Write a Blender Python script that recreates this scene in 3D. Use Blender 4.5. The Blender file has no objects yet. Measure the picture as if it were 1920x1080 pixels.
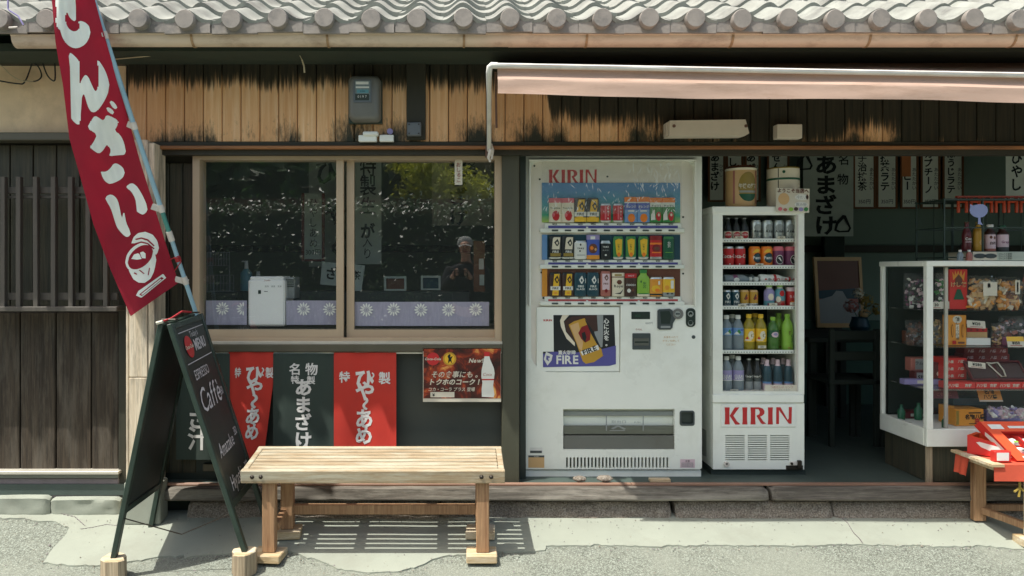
import bpy, bmesh, math, random
from mathutils import Vector, Matrix, noise
from mathutils.geometry import tessellate_polygon
random.seed(7)
R = math.radians
SC = bpy.context.scene
COL = SC.collection

# ------------------------------------------------------------------ camera, sky, sun, exposure
F, U0, V0, EYE = 1400.0, 865.0, 505.0, 1.45      # focal length in photo pixels, vanishing point, eye height
cam_d = bpy.data.cameras.new('camera')
cam = bpy.data.objects.new('camera', cam_d)
COL.objects.link(cam)
cam_d.sensor_width = 36.0
cam_d.lens = 36.0 * F / 1920.0
cam_d.shift_x = (960 - U0) / 1920.0
cam_d.shift_y = -(540 - V0) / 1920.0
cam_d.clip_start, cam_d.clip_end = 0.05, 500
cam.location = (0, 0, EYE)
cam.rotation_euler = (R(90), 0, 0)
SC.camera = cam

SUN_DIR = Vector((0.365, 0.26, -1.0)).normalized()
sun_d = bpy.data.lights.new('sun', 'SUN')
sun_d.energy, sun_d.angle, sun_d.color = 2.9, R(0.5), (1.0, 0.985, 0.915)
sun = bpy.data.objects.new('sun', sun_d)
COL.objects.link(sun)
sun.rotation_euler = SUN_DIR.to_track_quat('-Z', 'Y').to_euler()
w = bpy.data.worlds.new('World')
SC.world = w
w.use_nodes = True
nt = w.node_tree
sky = nt.nodes.new('ShaderNodeTexSky')
sky.sky_type = 'NISHITA'
sky.sun_disc = False
sky.sun_elevation = math.asin(-SUN_DIR.z)
sky.sun_rotation = math.atan2(-SUN_DIR.x, -SUN_DIR.y)
sky.air_density, sky.dust_density = 1.0, 3.0
tint = nt.nodes.new('ShaderNodeMix')
tint.data_type, tint.blend_type = 'RGBA', 'MULTIPLY'
tint.inputs[0].default_value = 1.0
tint.inputs[7].default_value = (1.05, 1.03, 0.92, 1)
nt.links.new(sky.outputs[0], tint.inputs[6])
bg = nt.nodes['Background']
nt.links.new(tint.outputs[2], bg.inputs[0])
bg.inputs[1].default_value = 0.125
vs = SC.view_settings
vs.view_transform, vs.look, vs.exposure, vs.gamma = 'Standard', 'None', 0.98, 1.0
vs.use_curve_mapping = False


def P(u, v, d):
    """Point at distance d from the facade-parallel camera plane whose bearing is (u, v)."""
    return Vector(((u - U0) * d / F, d, EYE - (v - V0) * d / F))


def gz(d, x=0):
    """Height of the ground: the street is level, the apron rises to the sill stones."""
    t = min(max((d - 3.6) / 0.52, 0.0), 1.0)
    return 0.1 * t


def GP(u, v):
    d = 3.6
    for _ in range(30):
        d = (EYE - gz(d)) * F / (v - V0)
    return Vector(((u - U0) * d / F, d, gz(d)))


# ------------------------------------------------------------------ materials
MATS = {}


def lin(c):
    c = [x / 255.0 for x in c]
    return tuple(x / 12.92 if x <= 0.04045 else ((x + 0.055) / 1.055) ** 2.4 for x in c)


class NT:
    def __init__(s, name):
        s.m = bpy.data.materials.new(name)
        s.m.use_nodes = True
        s.t = s.m.node_tree
        s.b = s.t.nodes['Principled BSDF']
        s.out = s.t.nodes['Material Output']

    def n(s, typ, **kw):
        o = s.t.nodes.new(typ)
        for k, v in kw.items():
            setattr(o, k, v)
        return o

    def l(s, a, b):
        s.t.links.new(a, b)

    def coord(s, scale=(1, 1, 1), rand=True, world=False):
        mp = s.n('ShaderNodeMapping')
        mp.inputs['Scale'].default_value = scale
        if world:
            g = s.n('ShaderNodeNewGeometry')
            s.l(g.outputs['Position'], mp.inputs[0])
            return mp.outputs[0]
        tc = s.n('ShaderNodeTexCoord')
        if rand:
            oi = s.n('ShaderNodeObjectInfo')
            mu = s.n('ShaderNodeMath', operation='MULTIPLY')
            mu.inputs[1].default_value = 37.0
            s.l(oi.outputs['Random'], mu.inputs[0])
            ad = s.n('ShaderNodeVectorMath', operation='ADD')
            s.l(tc.outputs['Object'], ad.inputs[0])
            s.l(mu.outputs[0], ad.inputs[1])
            s.l(ad.outputs[0], mp.inputs[0])
        else:
            s.l(tc.outputs['Object'], mp.inputs[0])
        return mp.outputs[0]

    def noise(s, vec, scale=5, detail=4, rough=0.6, dist=0.0):
        o = s.n('ShaderNodeTexNoise')
        o.inputs['Scale'].default_value = scale
        o.inputs['Detail'].default_value = detail
        o.inputs['Roughness'].default_value = rough
        o.inputs['Distortion'].default_value = dist
        s.l(vec, o.inputs['Vector'])
        return o.outputs[0]

    def ramp(s, fac, stops, interp='LINEAR'):
        o = s.n('ShaderNodeValToRGB')
        o.color_ramp.interpolation = interp
        e = o.color_ramp.elements
        while len(e) < len(stops):
            e.new(0.5)
        for i, (p, c) in enumerate(stops):
            e[i].position = p
            e[i].color = (c, c, c, 1) if not hasattr(c, '__len__') else (*c, 1)
        s.l(fac, o.inputs[0])
        return o.outputs[0]

    def mix(s, fac, a, b, typ='MIX'):
        o = s.n('ShaderNodeMix', data_type='RGBA', blend_type=typ)
        for i, x in ((0, fac), (6, a), (7, b)):
            if hasattr(x, 'links'):
                s.l(x, o.inputs[i])
            elif i == 0:
                o.inputs[0].default_value = x
            else:
                o.inputs[i].default_value = (*x, 1)
        return o.outputs[2]

    def math(s, op, a, b=None):
        o = s.n('ShaderNodeMath', operation=op)
        for i, x in enumerate((a, b)):
            if x is None:
                continue
            if hasattr(x, 'links'):
                s.l(x, o.inputs[i])
            else:
                o.inputs[i].default_value = x
        return o.outputs[0]

    def bump(s, h, strength=0.3, dist=0.01):
        o = s.n('ShaderNodeBump')
        o.inputs['Strength'].default_value = strength
        o.inputs['Distance'].default_value = dist
        s.l(h, o.inputs['Height'])
        s.l(o.outputs[0], s.b.inputs['Normal'])

    def base(s, c, rough=0.6, metal=0.0, spec=0.5):
        if hasattr(c, 'links'):
            s.l(c, s.b.inputs['Base Color'])
        else:
            s.b.inputs['Base Color'].default_value = (*c, 1)
        if hasattr(rough, 'links'):
            s.l(rough, s.b.inputs['Roughness'])
        else:
            s.b.inputs['Roughness'].default_value = rough
        s.b.inputs['Metallic'].default_value = metal
        s.b.inputs['Specular IOR Level'].default_value = spec


def plain(name, rgb, rough=0.55, metal=0.0, var=0.12, scale=9, bump=0.0, bscale=120, spec=0.5, dirt=None, stretch=(1, 1, 1)):
    m = NT(name)
    c = lin(rgb)
    v = m.coord(stretch)
    n = m.noise(v, scale, 5)
    col = m.ramp(n, [(0.3, tuple(x * (1 - var) for x in c)), (0.7, tuple(min(1, x * (1 + var * .6)) for x in c))])
    if dirt:
        dn = m.noise(v, scale * 0.45, 7, 0.72)
        col = m.mix(m.ramp(dn, [(0.5, 0.0), (0.72, dirt[1])]), col, lin(dirt[0]))
    m.base(col, m.ramp(n, [(0.3, max(0.05, rough - .07)), (0.7, min(1, rough + .08))]), metal, spec)
    if bump:
        m.bump(m.noise(v, bscale, 4), bump, 0.004)
    MATS[name] = m.m
    return m


def wood(name, ca, cb, axis='x', gs=6.0, rough=0.65, bump=0.25, wear=None, knots=True):
    """Sawn timber: long grain along one axis, darker growth lines, optional grey wear."""
    m = NT(name)
    st = {'x': (.55, 14, 14), 'y': (14, .55, 14), 'z': (14, 14, .55)}[axis]
    v = m.coord(st)
    g = m.noise(v, gs, 6, 0.62, 0.5)
    st2 = {'x': (1.6, 60, 60), 'y': (60, 1.6, 60), 'z': (60, 60, 1.6)}[axis]
    fine = m.noise(m.coord(st2), 4, 4, 0.7)
    col = m.ramp(g, [(0.28, lin(ca)), (0.5, tuple((a + b) / 2 for a, b in zip(lin(ca), lin(cb)))), (0.7, lin(cb))])
    col = m.mix(m.ramp(fine, [(0.35, 0.55), (0.6, 0.0)]), col, tuple(x * .5 for x in lin(ca)))
    if wear:
        wn = m.noise(m.coord({'x': (.6, 4, 4), 'y': (4, .6, 4), 'z': (4, 4, .6)}[axis]), 3.2, 7, 0.7)
        col = m.mix(m.ramp(wn, [(0.47, 0.0), (0.66, wear[1])]), col, lin(wear[0]))
    m.base(col, rough, 0, 0.35)
    m.bump(m.mix(0.5, g, fine), bump, 0.006)
    MATS[name] = m.m
    return m


# --- the paints, metals and cloths
plain('white_paint', (238, 240, 229), 0.32, var=.05, scale=4, dirt=((186, 184, 164), .35))
plain('white_plastic', (234, 236, 228), 0.4, var=.05, dirt=((190, 186, 170), .3))
plain('pure_white', (250, 250, 246), 0.35, var=.02)
plain('lamp_cover', (214, 204, 186), 0.5, var=.06)
plain('panel_cream', (236, 228, 216), 0.5, var=.04)
plain('grey_beige', (200, 192, 182), 0.45, var=.06)
plain('silver', (196, 200, 198), 0.3, 0.9, var=.08)
plain('steel', (120, 122, 116), 0.35, 0.75, var=.15, dirt=((96, 90, 78), .4), stretch=(1, 4, 9))
plain('alu', (196, 190, 176), 0.42, 0.25, var=.08, scale=14)
plain('bronze_alu', (188, 166, 138), 0.45, 0.1, var=.1, scale=6, stretch=(.4, .4, .4))
plain('bronze_dark', (92, 88, 74), 0.45, 0.3, var=.12)
plain('board_green', (60, 66, 62), 0.42, var=.13, scale=2.2, dirt=((80, 80, 72), .3))
plain('post_olive', (72, 72, 58), 0.5, var=.15, scale=4, stretch=(3, 3, .5))
plain('dark_metal', (50, 60, 54), 0.5, 0.1, var=.15)
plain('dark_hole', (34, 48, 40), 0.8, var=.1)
plain('frame_black', (42, 58, 49), 0.45, var=.2, scale=14, bump=.1)
plain('chalkboard', (46, 54, 50), 0.55, var=.35, scale=5, dirt=((66, 60, 60), .45))
plain('chalk', (205, 202, 205), 0.9, var=.2, scale=60)
plain('meter_grey', (112, 112, 106), 0.45, var=.08, dirt=((92, 84, 70), .5))
plain('meter_face', (120, 134, 134), 0.3, var=.2, scale=60)
plain('box_grey', (98, 104, 108), 0.5, var=.08)
plain('dark_brown', (52, 50, 38), 0.7, var=.25, stretch=(8, 8, .6))
plain('black_cable', (26, 30, 28), 0.6)
plain('pale_cable', (170, 160, 138), 0.6)
plain('string', (196, 182, 150), 0.8)
plain('ceramic', (214, 206, 196), 0.25)
plain('pvc_white', (214, 212, 204), 0.4, var=.08, dirt=((168, 160, 146), .5))
plain('gutter_beige', (214, 194, 172), 0.45, var=.1, scale=6, dirt=((112, 72, 44), .65), stretch=(1, 1, 3))
plain('gutter_metal', (170, 140, 106), 0.5, 0.3, var=.25, scale=30)
plain('tile_grey', (150, 152, 144), 0.55, var=.2, scale=9, bump=.3, bscale=70, dirt=((84, 84, 82), .75))
plain('tile_end', (144, 136, 128), 0.65, var=.18, scale=16, bump=.25, bscale=60, dirt=((82, 82, 82), .75))
plain('soffit', (48, 58, 46), 0.85, var=.2)
plain('plaster', (240, 212, 172), 0.9, var=.18, scale=3, bump=.2, bscale=50, dirt=((146, 122, 92), .6))
plain('upper_plaster', (196, 164, 158), 0.9, var=.1)
plain('slat_brown', (86, 80, 72), 0.7, var=.25, stretch=(9, 9, .6), scale=5)
plain('footing', (128, 118, 120), 0.9, var=.14, scale=7, bump=.3, bscale=90, dirt=((92, 86, 86), .5))
plain('pinkish_rail', (146, 112, 92), 0.5, var=.15)
plain('orange_rail', (150, 100, 58), 0.55, var=.35, scale=5, stretch=(1, 6, 6))
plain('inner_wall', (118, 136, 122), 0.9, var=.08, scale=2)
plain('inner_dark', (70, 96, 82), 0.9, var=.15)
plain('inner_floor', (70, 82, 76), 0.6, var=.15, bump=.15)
plain('banner_red', (164, 28, 50), 0.8, var=.12, scale=4, bump=.08, bscale=40)
plain('banner_white', (242, 244, 234), 0.8, var=.05)
plain('noren_red', (188, 52, 40), 0.85, var=.1, scale=5, bump=.1, bscale=300)
plain('noren_dark', (50, 62, 56), 0.9, var=.12, bump=.1, bscale=300)
plain('noren_white', (214, 212, 208), 0.85, var=.06)
plain('pole_blue', (150, 186, 200), 0.35, var=.1)
plain('pole_green', (70, 140, 130), 0.35, var=.1)
plain('rope_red', (172, 44, 50), 0.8)
plain('awning_cloth', (196, 166, 148), 0.8, var=.1, scale=5, dirt=((150, 118, 92), .6), stretch=(.7, 1, 4))
plain('curtain', (176, 172, 192), 0.9, var=.12, scale=26, stretch=(3, 1, .6))
plain('daisy', (250, 250, 244), 0.9, var=.05)
plain('paper', (208, 202, 184), 0.85, var=.06)
plain('paper_grey', (186, 196, 182), 0.85, var=.1)
plain('sheet_olive', (150, 152, 136), 0.9, var=.12)
plain('strip_wood', (116, 76, 44), 0.8, var=.2)
plain('wine_edge', (110, 50, 42), .8)
plain('case_back', (30, 44, 37), .8)
plain('dark_chair', (42, 50, 42), .8)
plain('paper_pale', (228, 232, 216), .85, var=.06)
plain('strip_orange', (196, 120, 70), 0.8, var=.1)
plain('ink', (22, 34, 30), 0.85, var=.25)
plain('ink_red', (140, 50, 44), 0.85)
plain('logo_red', (190, 40, 42), 0.5, var=.05)
plain('concrete', (150, 154, 141), 0.9, var=.07, scale=5, bump=.2, bscale=160, dirt=((132, 132, 120), .65))
plain('table_cloth', (206, 84, 58), 0.85, var=.12, bump=.1, bscale=90)
plain('box_orange', (226, 84, 40), 0.5, var=.06)
plain('box_red', (206, 46, 38), 0.5, var=.06)
plain('pack_white', (226, 228, 222), 0.4, var=.08)
plain('rust', (120, 92, 78), 0.6, .3, var=.3, scale=40)
plain('bolt', (64, 58, 52), 0.4, .7)
plain('bark', (84, 66, 50), 0.9, var=.3, bump=.5, bscale=20)
plain('far_wall', (120, 70, 58), 0.9, var=.2, scale=2)
plain('jacket', (46, 48, 52), 0.85, var=.2, bump=.2)
plain('trousers', (40, 42, 52), 0.85, var=.2)
plain('skin_tone', (206, 160, 134), 0.5, var=.06)
plain('cap_grey', (176, 178, 172), 0.8, var=.08)
plain('phone_black', (20, 20, 22), 0.2)
plain('hair', (28, 24, 22), 0.6)
plain('shoe', (60, 58, 56), 0.7)
for nm, c in dict(red=(188, 36, 40), dkred=(130, 30, 34), pink=(214, 110, 120), cream=(224, 214, 190), yellow=(230, 184, 50), gold=(190, 146, 52),
                  black=(30, 34, 36), teal=(28, 66, 78), blue=(66, 92, 178), sky=(108, 150, 196), orange=(232, 128, 40), green=(58, 128, 66),
                  dkgreen=(24, 86, 58), lime=(140, 186, 70), white=(222, 222, 214), brown=(104, 62, 44), rose=(170, 104, 92), lilac=(150, 140, 186),
                  purple=(120, 60, 96), dkgrey=(66, 74, 74), grey=(146, 150, 148), coffee=(66, 44, 38), olive=(148, 126, 56), mustard=(222, 150, 56),
                  wine=(96, 34, 38), torii=(214, 82, 46), palepink=(216, 190, 196), bubble=(150, 160, 208), band_blue=(86, 84, 150), band_red=(190, 84, 84),
                  tan=(206, 168, 116), aqua=(92, 150, 160)).items():
    plain('p_' + nm, c, 0.35, var=.06)


def clear(name, rgb, alpha=.3, ior=1.45, rough=.03):
    """Thin clear sheet or liquid-filled wall: part see-through, part tinted, with mirror reflection by angle."""
    m = NT(name)
    tr = m.n('ShaderNodeBsdfTransparent')
    tr.inputs[0].default_value = (*lin(rgb), 1) if alpha > .05 else (.97, .98, .97, 1)
    df = m.n('ShaderNodeBsdfDiffuse')
    df.inputs[0].default_value = (*lin(rgb), 1)
    mx = m.n('ShaderNodeMixShader')
    mx.inputs[0].default_value = alpha
    m.l(tr.outputs[0], mx.inputs[1])
    m.l(df.outputs[0], mx.inputs[2])
    gl = m.n('ShaderNodeBsdfGlossy')
    gl.inputs['Roughness'].default_value = rough
    lw = m.n('ShaderNodeLayerWeight')
    f0 = ((ior - 1) / (ior + 1)) ** 2
    fr = m.math('ADD', m.math('MULTIPLY', m.math('POWER', lw.outputs['Facing'], 5.0), 1 - f0), f0)
    m2 = m.n('ShaderNodeMixShader')
    m.l(fr, m2.inputs[0])
    m.l(mx.outputs[0], m2.inputs[1])
    m.l(gl.outputs[0], m2.inputs[2])
    m.l(m2.outputs[0], m.out.inputs[0])
    MATS[name] = m.m
    return m, gl


clear('window_glass', (232, 240, 234), 0.02, 2.3, 0.0)
clear('case_glass', (240, 246, 242), 0.01, 1.33, 0.0)
clear('acrylic', (250, 250, 250), 0.0, 1.3, 0.02)
clear('water_clear', (190, 204, 210), 0.4)
clear('lemon_clear', (206, 186, 70), 0.5)
clear('green_clear', (110, 160, 84), 0.5)
clear('bag_clear', (226, 230, 226), 0.04, 1.45, 0.1)
clear('glint_white', (246, 250, 248), .75, 1.5, .2)  # flat white for the highlights painted on the plastic film
m, gl = clear('crinkle_film', (244, 246, 246), 0.02, 2.0, 0.04)
vv = m.coord((9, 1, 3.2), rand=False)
bp = m.n('ShaderNodeBump')
bp.inputs['Strength'].default_value = 1.0
bp.inputs['Distance'].default_value = .22
m.l(m.noise(vv, 2.6, 5, .62, .8), bp.inputs['Height'])
m.l(bp.outputs[0], gl.inputs['Normal'])

for nm, c, rg in (('leaf_hedge', (64, 98, 50), .34), ('leaf_maple', (206, 210, 70), .5)):
    m = NT(nm)
    n = m.noise(m.coord((1, 1, 1)), 3.0, 4)
    cc = m.ramp(n, [(.3, tuple(x * .6 for x in lin(c))), (.7, tuple(x * 1.3 for x in lin(c)))])
    m.base(cc, rg, 0, .8)
    tl = m.n('ShaderNodeBsdfTranslucent')
    m.l(cc, tl.inputs[0])
    mx = m.n('ShaderNodeMixShader')
    mx.inputs[0].default_value = .45
    m.l(m.b.outputs[0], mx.inputs[1])
    m.l(tl.outputs[0], mx.inputs[2])
    m.l(mx.outputs[0], m.out.inputs[0])
    MATS[nm] = m.m
for nm in ('banner_red', 'awning_cloth'):
    t_ = MATS[nm].node_tree
    pb = t_.nodes['Principled BSDF']
    tl = t_.nodes.new('ShaderNodeBsdfTranslucent')
    lk = pb.inputs['Base Color'].links[0].from_socket
    t_.links.new(lk, tl.inputs[0])
    mx = t_.nodes.new('ShaderNodeMixShader')
    mx.inputs[0].default_value = 0.2
    t_.links.new(pb.outputs[0], mx.inputs[1])
    t_.links.new(tl.outputs[0], mx.inputs[2])
    t_.links.new(mx.outputs[0], t_.nodes['Material Output'].inputs[0])
wood('bench_wood', (160, 134, 102), (194, 180, 152), 'x', 5, .7, .3, ((194, 190, 170), .9))
wood('bench_leg', (146, 108, 78), (194, 156, 118), 'z', 5, .6, .25)
wood('block_wood', (176, 146, 104), (222, 204, 168), 'x', 5, .7, .25, ((230, 224, 206), .6))
wood('lathe_wood', (146, 128, 104), (196, 178, 150), 'z', 4, .75, .3)
wood('rail_wood', (118, 96, 72), (168, 142, 110), 'y', 4, .75, .3)
wood('cabinet_wood', (58, 60, 50), (88, 82, 64), 'z', 4, .6, .2)
wood('beam_wood', (74, 69, 62), (126, 118, 108), 'x', 3.2, .85, .7, ((164, 158, 146), .6))
wood('old_plank', (42, 36, 29), (88, 76, 62), 'z', 3.0, .8, .6, ((120, 112, 100), .4))
wood('pale_post', (212, 192, 162), (244, 230, 206), 'z', 3.2, .75, .3, ((92, 84, 74), .85))

# upper planks: tan wood whose dark coating has weathered off in a ragged line, mildew near the foot
m = NT('band_plank')
pos = m.n('ShaderNodeNewGeometry').outputs['Position']
sx = m.n('ShaderNodeSeparateXYZ')
m.l(pos, sx.inputs[0])
g = m.noise(m.coord((14, 14, .5)), 5, 5, .6, .4)
tan_c = m.ramp(g, [(.25, lin((216, 160, 108))), (.5, lin((230, 182, 132))), (.75, lin((242, 206, 164)))])
pale = m.noise(m.coord((3, 3, .9), rand=False), 2.2, 5)
tan_c = m.mix(m.ramp(pale, [(.5, 0.0), (.72, .6)]), tan_c, lin((230, 208, 182)))
hx = m.math('MULTIPLY_ADD', sx.outputs[0], 1 / 6.0)
m.t.nodes[-1].inputs[2].default_value = 0.4                     # x -2.4..3.6 -> 0..1
def xs(x): return (x + 2.4) / 6.0
def hz(z): return (z - 2.0) / 0.7
hgt = m.ramp(hx, [(0, hz(2.455)), (xs(-.3), hz(2.44)), (xs(.40), hz(2.43)), (xs(.47), hz(2.40)), (xs(.50), hz(2.255)), (xs(1.05), hz(2.235)), (xs(1.12), hz(2.20)), (xs(1.17), hz(2.13)),
                  (xs(2.10), hz(2.12)), (xs(2.14), hz(2.215)), (xs(2.40), hz(2.215)), (xs(2.44), hz(2.10)), (1, hz(2.10))])
zz = m.math('MULTIPLY_ADD', sx.outputs[2], 1 / 0.7)
m.t.nodes[-1].inputs[2].default_value = -2.0 / 0.7
rag = m.noise(m.coord((1, 1, .03), rand=False, world=True), 85, 5, .75)
rag2 = m.noise(m.coord((1, 1, .12), rand=False, world=True), 9, 3, .6)
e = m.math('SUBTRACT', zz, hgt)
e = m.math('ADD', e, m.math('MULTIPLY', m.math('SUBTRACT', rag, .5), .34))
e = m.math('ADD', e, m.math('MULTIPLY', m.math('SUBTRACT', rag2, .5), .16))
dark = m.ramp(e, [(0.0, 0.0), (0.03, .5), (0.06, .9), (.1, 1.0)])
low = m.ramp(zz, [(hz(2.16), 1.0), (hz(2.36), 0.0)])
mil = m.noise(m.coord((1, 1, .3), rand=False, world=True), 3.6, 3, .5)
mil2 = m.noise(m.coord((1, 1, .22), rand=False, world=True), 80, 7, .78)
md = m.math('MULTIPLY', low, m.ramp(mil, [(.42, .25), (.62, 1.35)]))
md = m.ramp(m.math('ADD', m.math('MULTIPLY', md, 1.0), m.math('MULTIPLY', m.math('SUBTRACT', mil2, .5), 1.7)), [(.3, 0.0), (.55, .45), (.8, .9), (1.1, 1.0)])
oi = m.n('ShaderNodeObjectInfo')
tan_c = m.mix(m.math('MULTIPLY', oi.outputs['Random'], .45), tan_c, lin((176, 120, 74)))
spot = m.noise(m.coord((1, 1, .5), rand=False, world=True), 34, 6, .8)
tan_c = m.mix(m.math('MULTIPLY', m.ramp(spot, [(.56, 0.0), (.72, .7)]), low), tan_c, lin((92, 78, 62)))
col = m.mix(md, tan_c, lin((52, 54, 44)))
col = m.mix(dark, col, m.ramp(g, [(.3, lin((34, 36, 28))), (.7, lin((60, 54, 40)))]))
m.base(col, .75, 0, .3)
m.bump(g, .25, .004)
MATS['band_plank'] = m.m

# street: coarse asphalt with stone chips showing
m = NT('asphalt')
v = m.coord((1, 1, 1), rand=False)
vo = m.n('ShaderNodeTexVoronoi')
vo.inputs['Scale'].default_value = 190
m.l(v, vo.inputs['Vector'])
chips = m.ramp(vo.outputs['Color'], [(.1, lin((92, 94, 85))), (.5, lin((120, 124, 114))), (.95, lin((166, 172, 160)))])
big = m.noise(v, 1.1, 7, .7)
col = m.mix(m.ramp(big, [(.44, 0.0), (.56, .6)]), chips, lin((140, 143, 131)))
gr = m.noise(v, 260, 3, .7)
col = m.mix(m.ramp(gr, [(.32, .5), (.46, 0.0)]), col, lin((92, 88, 80)))
m.base(col, .92, 0, .25)
m.bump(m.mix(.5, vo.outputs['Distance'], gr), .6, .006)
MATS['asphalt'] = m.m

# rough split stone under the sill
m = NT('rough_stone')
v = m.coord((1, 1, 1))
n1 = m.noise(v, 26, 6, .75, .6)
n2 = m.noise(v, 120, 4, .7)
col = m.ramp(n2, [(.3, lin((92, 84, 76))), (.5, lin((160, 148, 134))), (.7, lin((206, 196, 182)))])
col = m.mix(m.ramp(n1, [(.3, .5), (.55, 0.0)]), col, lin((110, 98, 86)))
m.base(col, .95, 0, .2)
m.bump(m.mix(.45, n1, n2), 1.0, .03)
MATS['rough_stone'] = m.m

# printed poster ground with warm blurred lights
m = NT('poster_print')
v = m.coord((1, 1, 1), rand=False)
n = m.noise(v, 9, 4, .6, .8)
col = m.ramp(n, [(.36, lin((42, 22, 18))), (.5, lin((86, 30, 22))), (.6, lin((168, 64, 30))), (.7, lin((236, 180, 96)))])
m.base(col, .4, 0, .5)
MATS['poster_print'] = m.m

# sea-and-sky print behind the top row of cans
m = NT('sea_print')
sx = m.n('ShaderNodeSeparateXYZ')
tc = m.n('ShaderNodeTexCoord')
m.l(tc.outputs['Generated'], sx.inputs[0])
n = m.noise(tc.outputs['Generated'], 3, 4)
z = m.math('ADD', sx.outputs[2], m.math('MULTIPLY', m.math('SUBTRACT', n, .5), .5))
col = m.ramp(z, [(.0, lin((168, 196, 96))), (.2, lin((70, 160, 130))), (.45, lin((64, 150, 170))), (.9, lin((84, 140, 190)))])
m.base(col, .4)
MATS['sea_print'] = m.m


# ------------------------------------------------------------------ mesh builder
ORG = {}


class MB:
    def __init__(s):
        s.v, s.f, s.m, s.sm = [], [], [], []

    def add(s, vs, fs, m, smooth=False):
        k = len(s.v)
        s.v += [tuple(p) for p in vs]
        for f in fs:
            s.f.append([i + k for i in f])
            s.m.append(m)
            s.sm.append(smooth)
        return s

    def hexa(s, p, m, c=0.0):
        """Eight corners: near face 0-3 (anticlockwise), far face 4-7."""
        return s.add(p, [(0, 1, 2, 3), (5, 4, 7, 6), (4, 0, 3, 7), (1, 5, 6, 2), (3, 2, 6, 7), (4, 5, 1, 0)], m)

    def box(s, a, b, m, c=0.0, M=None):
        (x0, y0, z0), (x1, y1, z1) = [min(p, q) for p, q in zip(a, b)], [max(p, q) for p, q in zip(a, b)]
        c = min(c, (x1 - x0) * .45, (y1 - y0) * .45, (z1 - z0) * .45)
        if c <= 0:
            vs = [Vector(q) for q in ((x0, y0, z0), (x1, y0, z0), (x1, y0, z1), (x0, y0, z1), (x0, y1, z0), (x1, y1, z0), (x1, y1, z1), (x0, y1, z1))]
            fs = [(0, 1, 2, 3), (5, 4, 7, 6), (4, 0, 3, 7), (1, 5, 6, 2), (3, 2, 6, 7), (4, 5, 1, 0)]
        else:
            bm = bmesh.new()
            pts = []
            for X in (x0, x1):
                for Y in (y0, y1):
                    for Z in (z0, z1):
                        sxx, syy, szz = (1 if X == x0 else -1), (1 if Y == y0 else -1), (1 if Z == z0 else -1)
                        pts += [(X, Y + syy * c, Z + szz * c), (X + sxx * c, Y, Z + szz * c), (X + sxx * c, Y + syy * c, Z)]
            vs = [Vector(p) for p in pts]
            ix = lambda i, j, k, a: ((i * 2 + j) * 2 + k) * 3 + a
            fs = []
            for i in (0, 1):
                fs.append((ix(i, 0, 0, 0), ix(i, 1, 0, 0), ix(i, 1, 1, 0), ix(i, 0, 1, 0)))
                fs.append((ix(0, i, 0, 1), ix(1, i, 0, 1), ix(1, i, 1, 1), ix(0, i, 1, 1)))
                fs.append((ix(0, 0, i, 2), ix(1, 0, i, 2), ix(1, 1, i, 2), ix(0, 1, i, 2)))
            for i in (0, 1):
                for j in (0, 1):
                    fs.append((ix(i, j, 0, 0), ix(i, j, 1, 0), ix(i, j, 1, 1), ix(i, j, 0, 1)))
                    fs.append((ix(i, 0, j, 0), ix(i, 1, j, 0), ix(i, 1, j, 2), ix(i, 0, j, 2)))
                    fs.append((ix(0, i, j, 1), ix(1, i, j, 1), ix(1, i, j, 2), ix(0, i, j, 2)))
                    for k in (0, 1):
                        fs.append((ix(i, j, k, 0), ix(i, j, k, 1), ix(i, j, k, 2)))
            bm.free()
        if M is not None:
            vs = [M @ p for p in vs]
        return s.add(vs, fs, m)

    def pbox(s, u0, v0, u1, v1, d0, d1, m, c=0.0):
        a, b = P(u0, v1, d0), P(u1, v0, d0)
        return s.box(a, (b.x, d1, b.z), m, c)

    def bar(s, p, q, wx, wy, m, up=None, c=0.0):
        p, q = Vector(p), Vector(q)
        d = q - p
        L = d.length
        d.normalize()
        up = Vector(up) if up else (Vector((0, 1, 0)) if abs(d.z) > .6 else Vector((0, 0, 1)))
        sd = d.cross(up).normalized()
        up = sd.cross(d).normalized()
        M = Matrix((( sd.x, up.x, d.x, p.x), (sd.y, up.y, d.y, p.y), (sd.z, up.z, d.z, p.z), (0, 0, 0, 1)))
        return s.box((-wx / 2, -wy / 2, 0), (wx / 2, wy / 2, L), m, c, M)

    def tube(s, pts, r, m, n=8, smooth=True, caps=True):
        pts = [Vector(p) for p in pts]
        rr = r if hasattr(r, '__len__') else [r] * len(pts)
        vs, fs = [], []
        prev = None
        for i, p in enumerate(pts):
            t = (pts[min(i + 1, len(pts) - 1)] - pts[max(i - 1, 0)]).normalized()
            if prev is None:
                a = t.orthogonal().normalized()
            else:
                a = (prev - t * prev.dot(t)).normalized()
            prev = a
            b = t.cross(a)
            for k in range(n):
                an = 2 * math.pi * k / n
                vs.append(p + (a * math.cos(an) + b * math.sin(an)) * rr[i])
        for i in range(len(pts) - 1):
            for k in range(n):
                fs.append((i * n + k, i * n + (k + 1) % n, (i + 1) * n + (k + 1) % n, (i + 1) * n + k))
        s.add(vs, fs, m, smooth)
        if caps:
            s.add([vs[k] for k in range(n)], [tuple(range(n))[::-1]], m)
            s.add([vs[(len(pts) - 1) * n + k] for k in range(n)], [tuple(range(n))], m)
        return s

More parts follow.
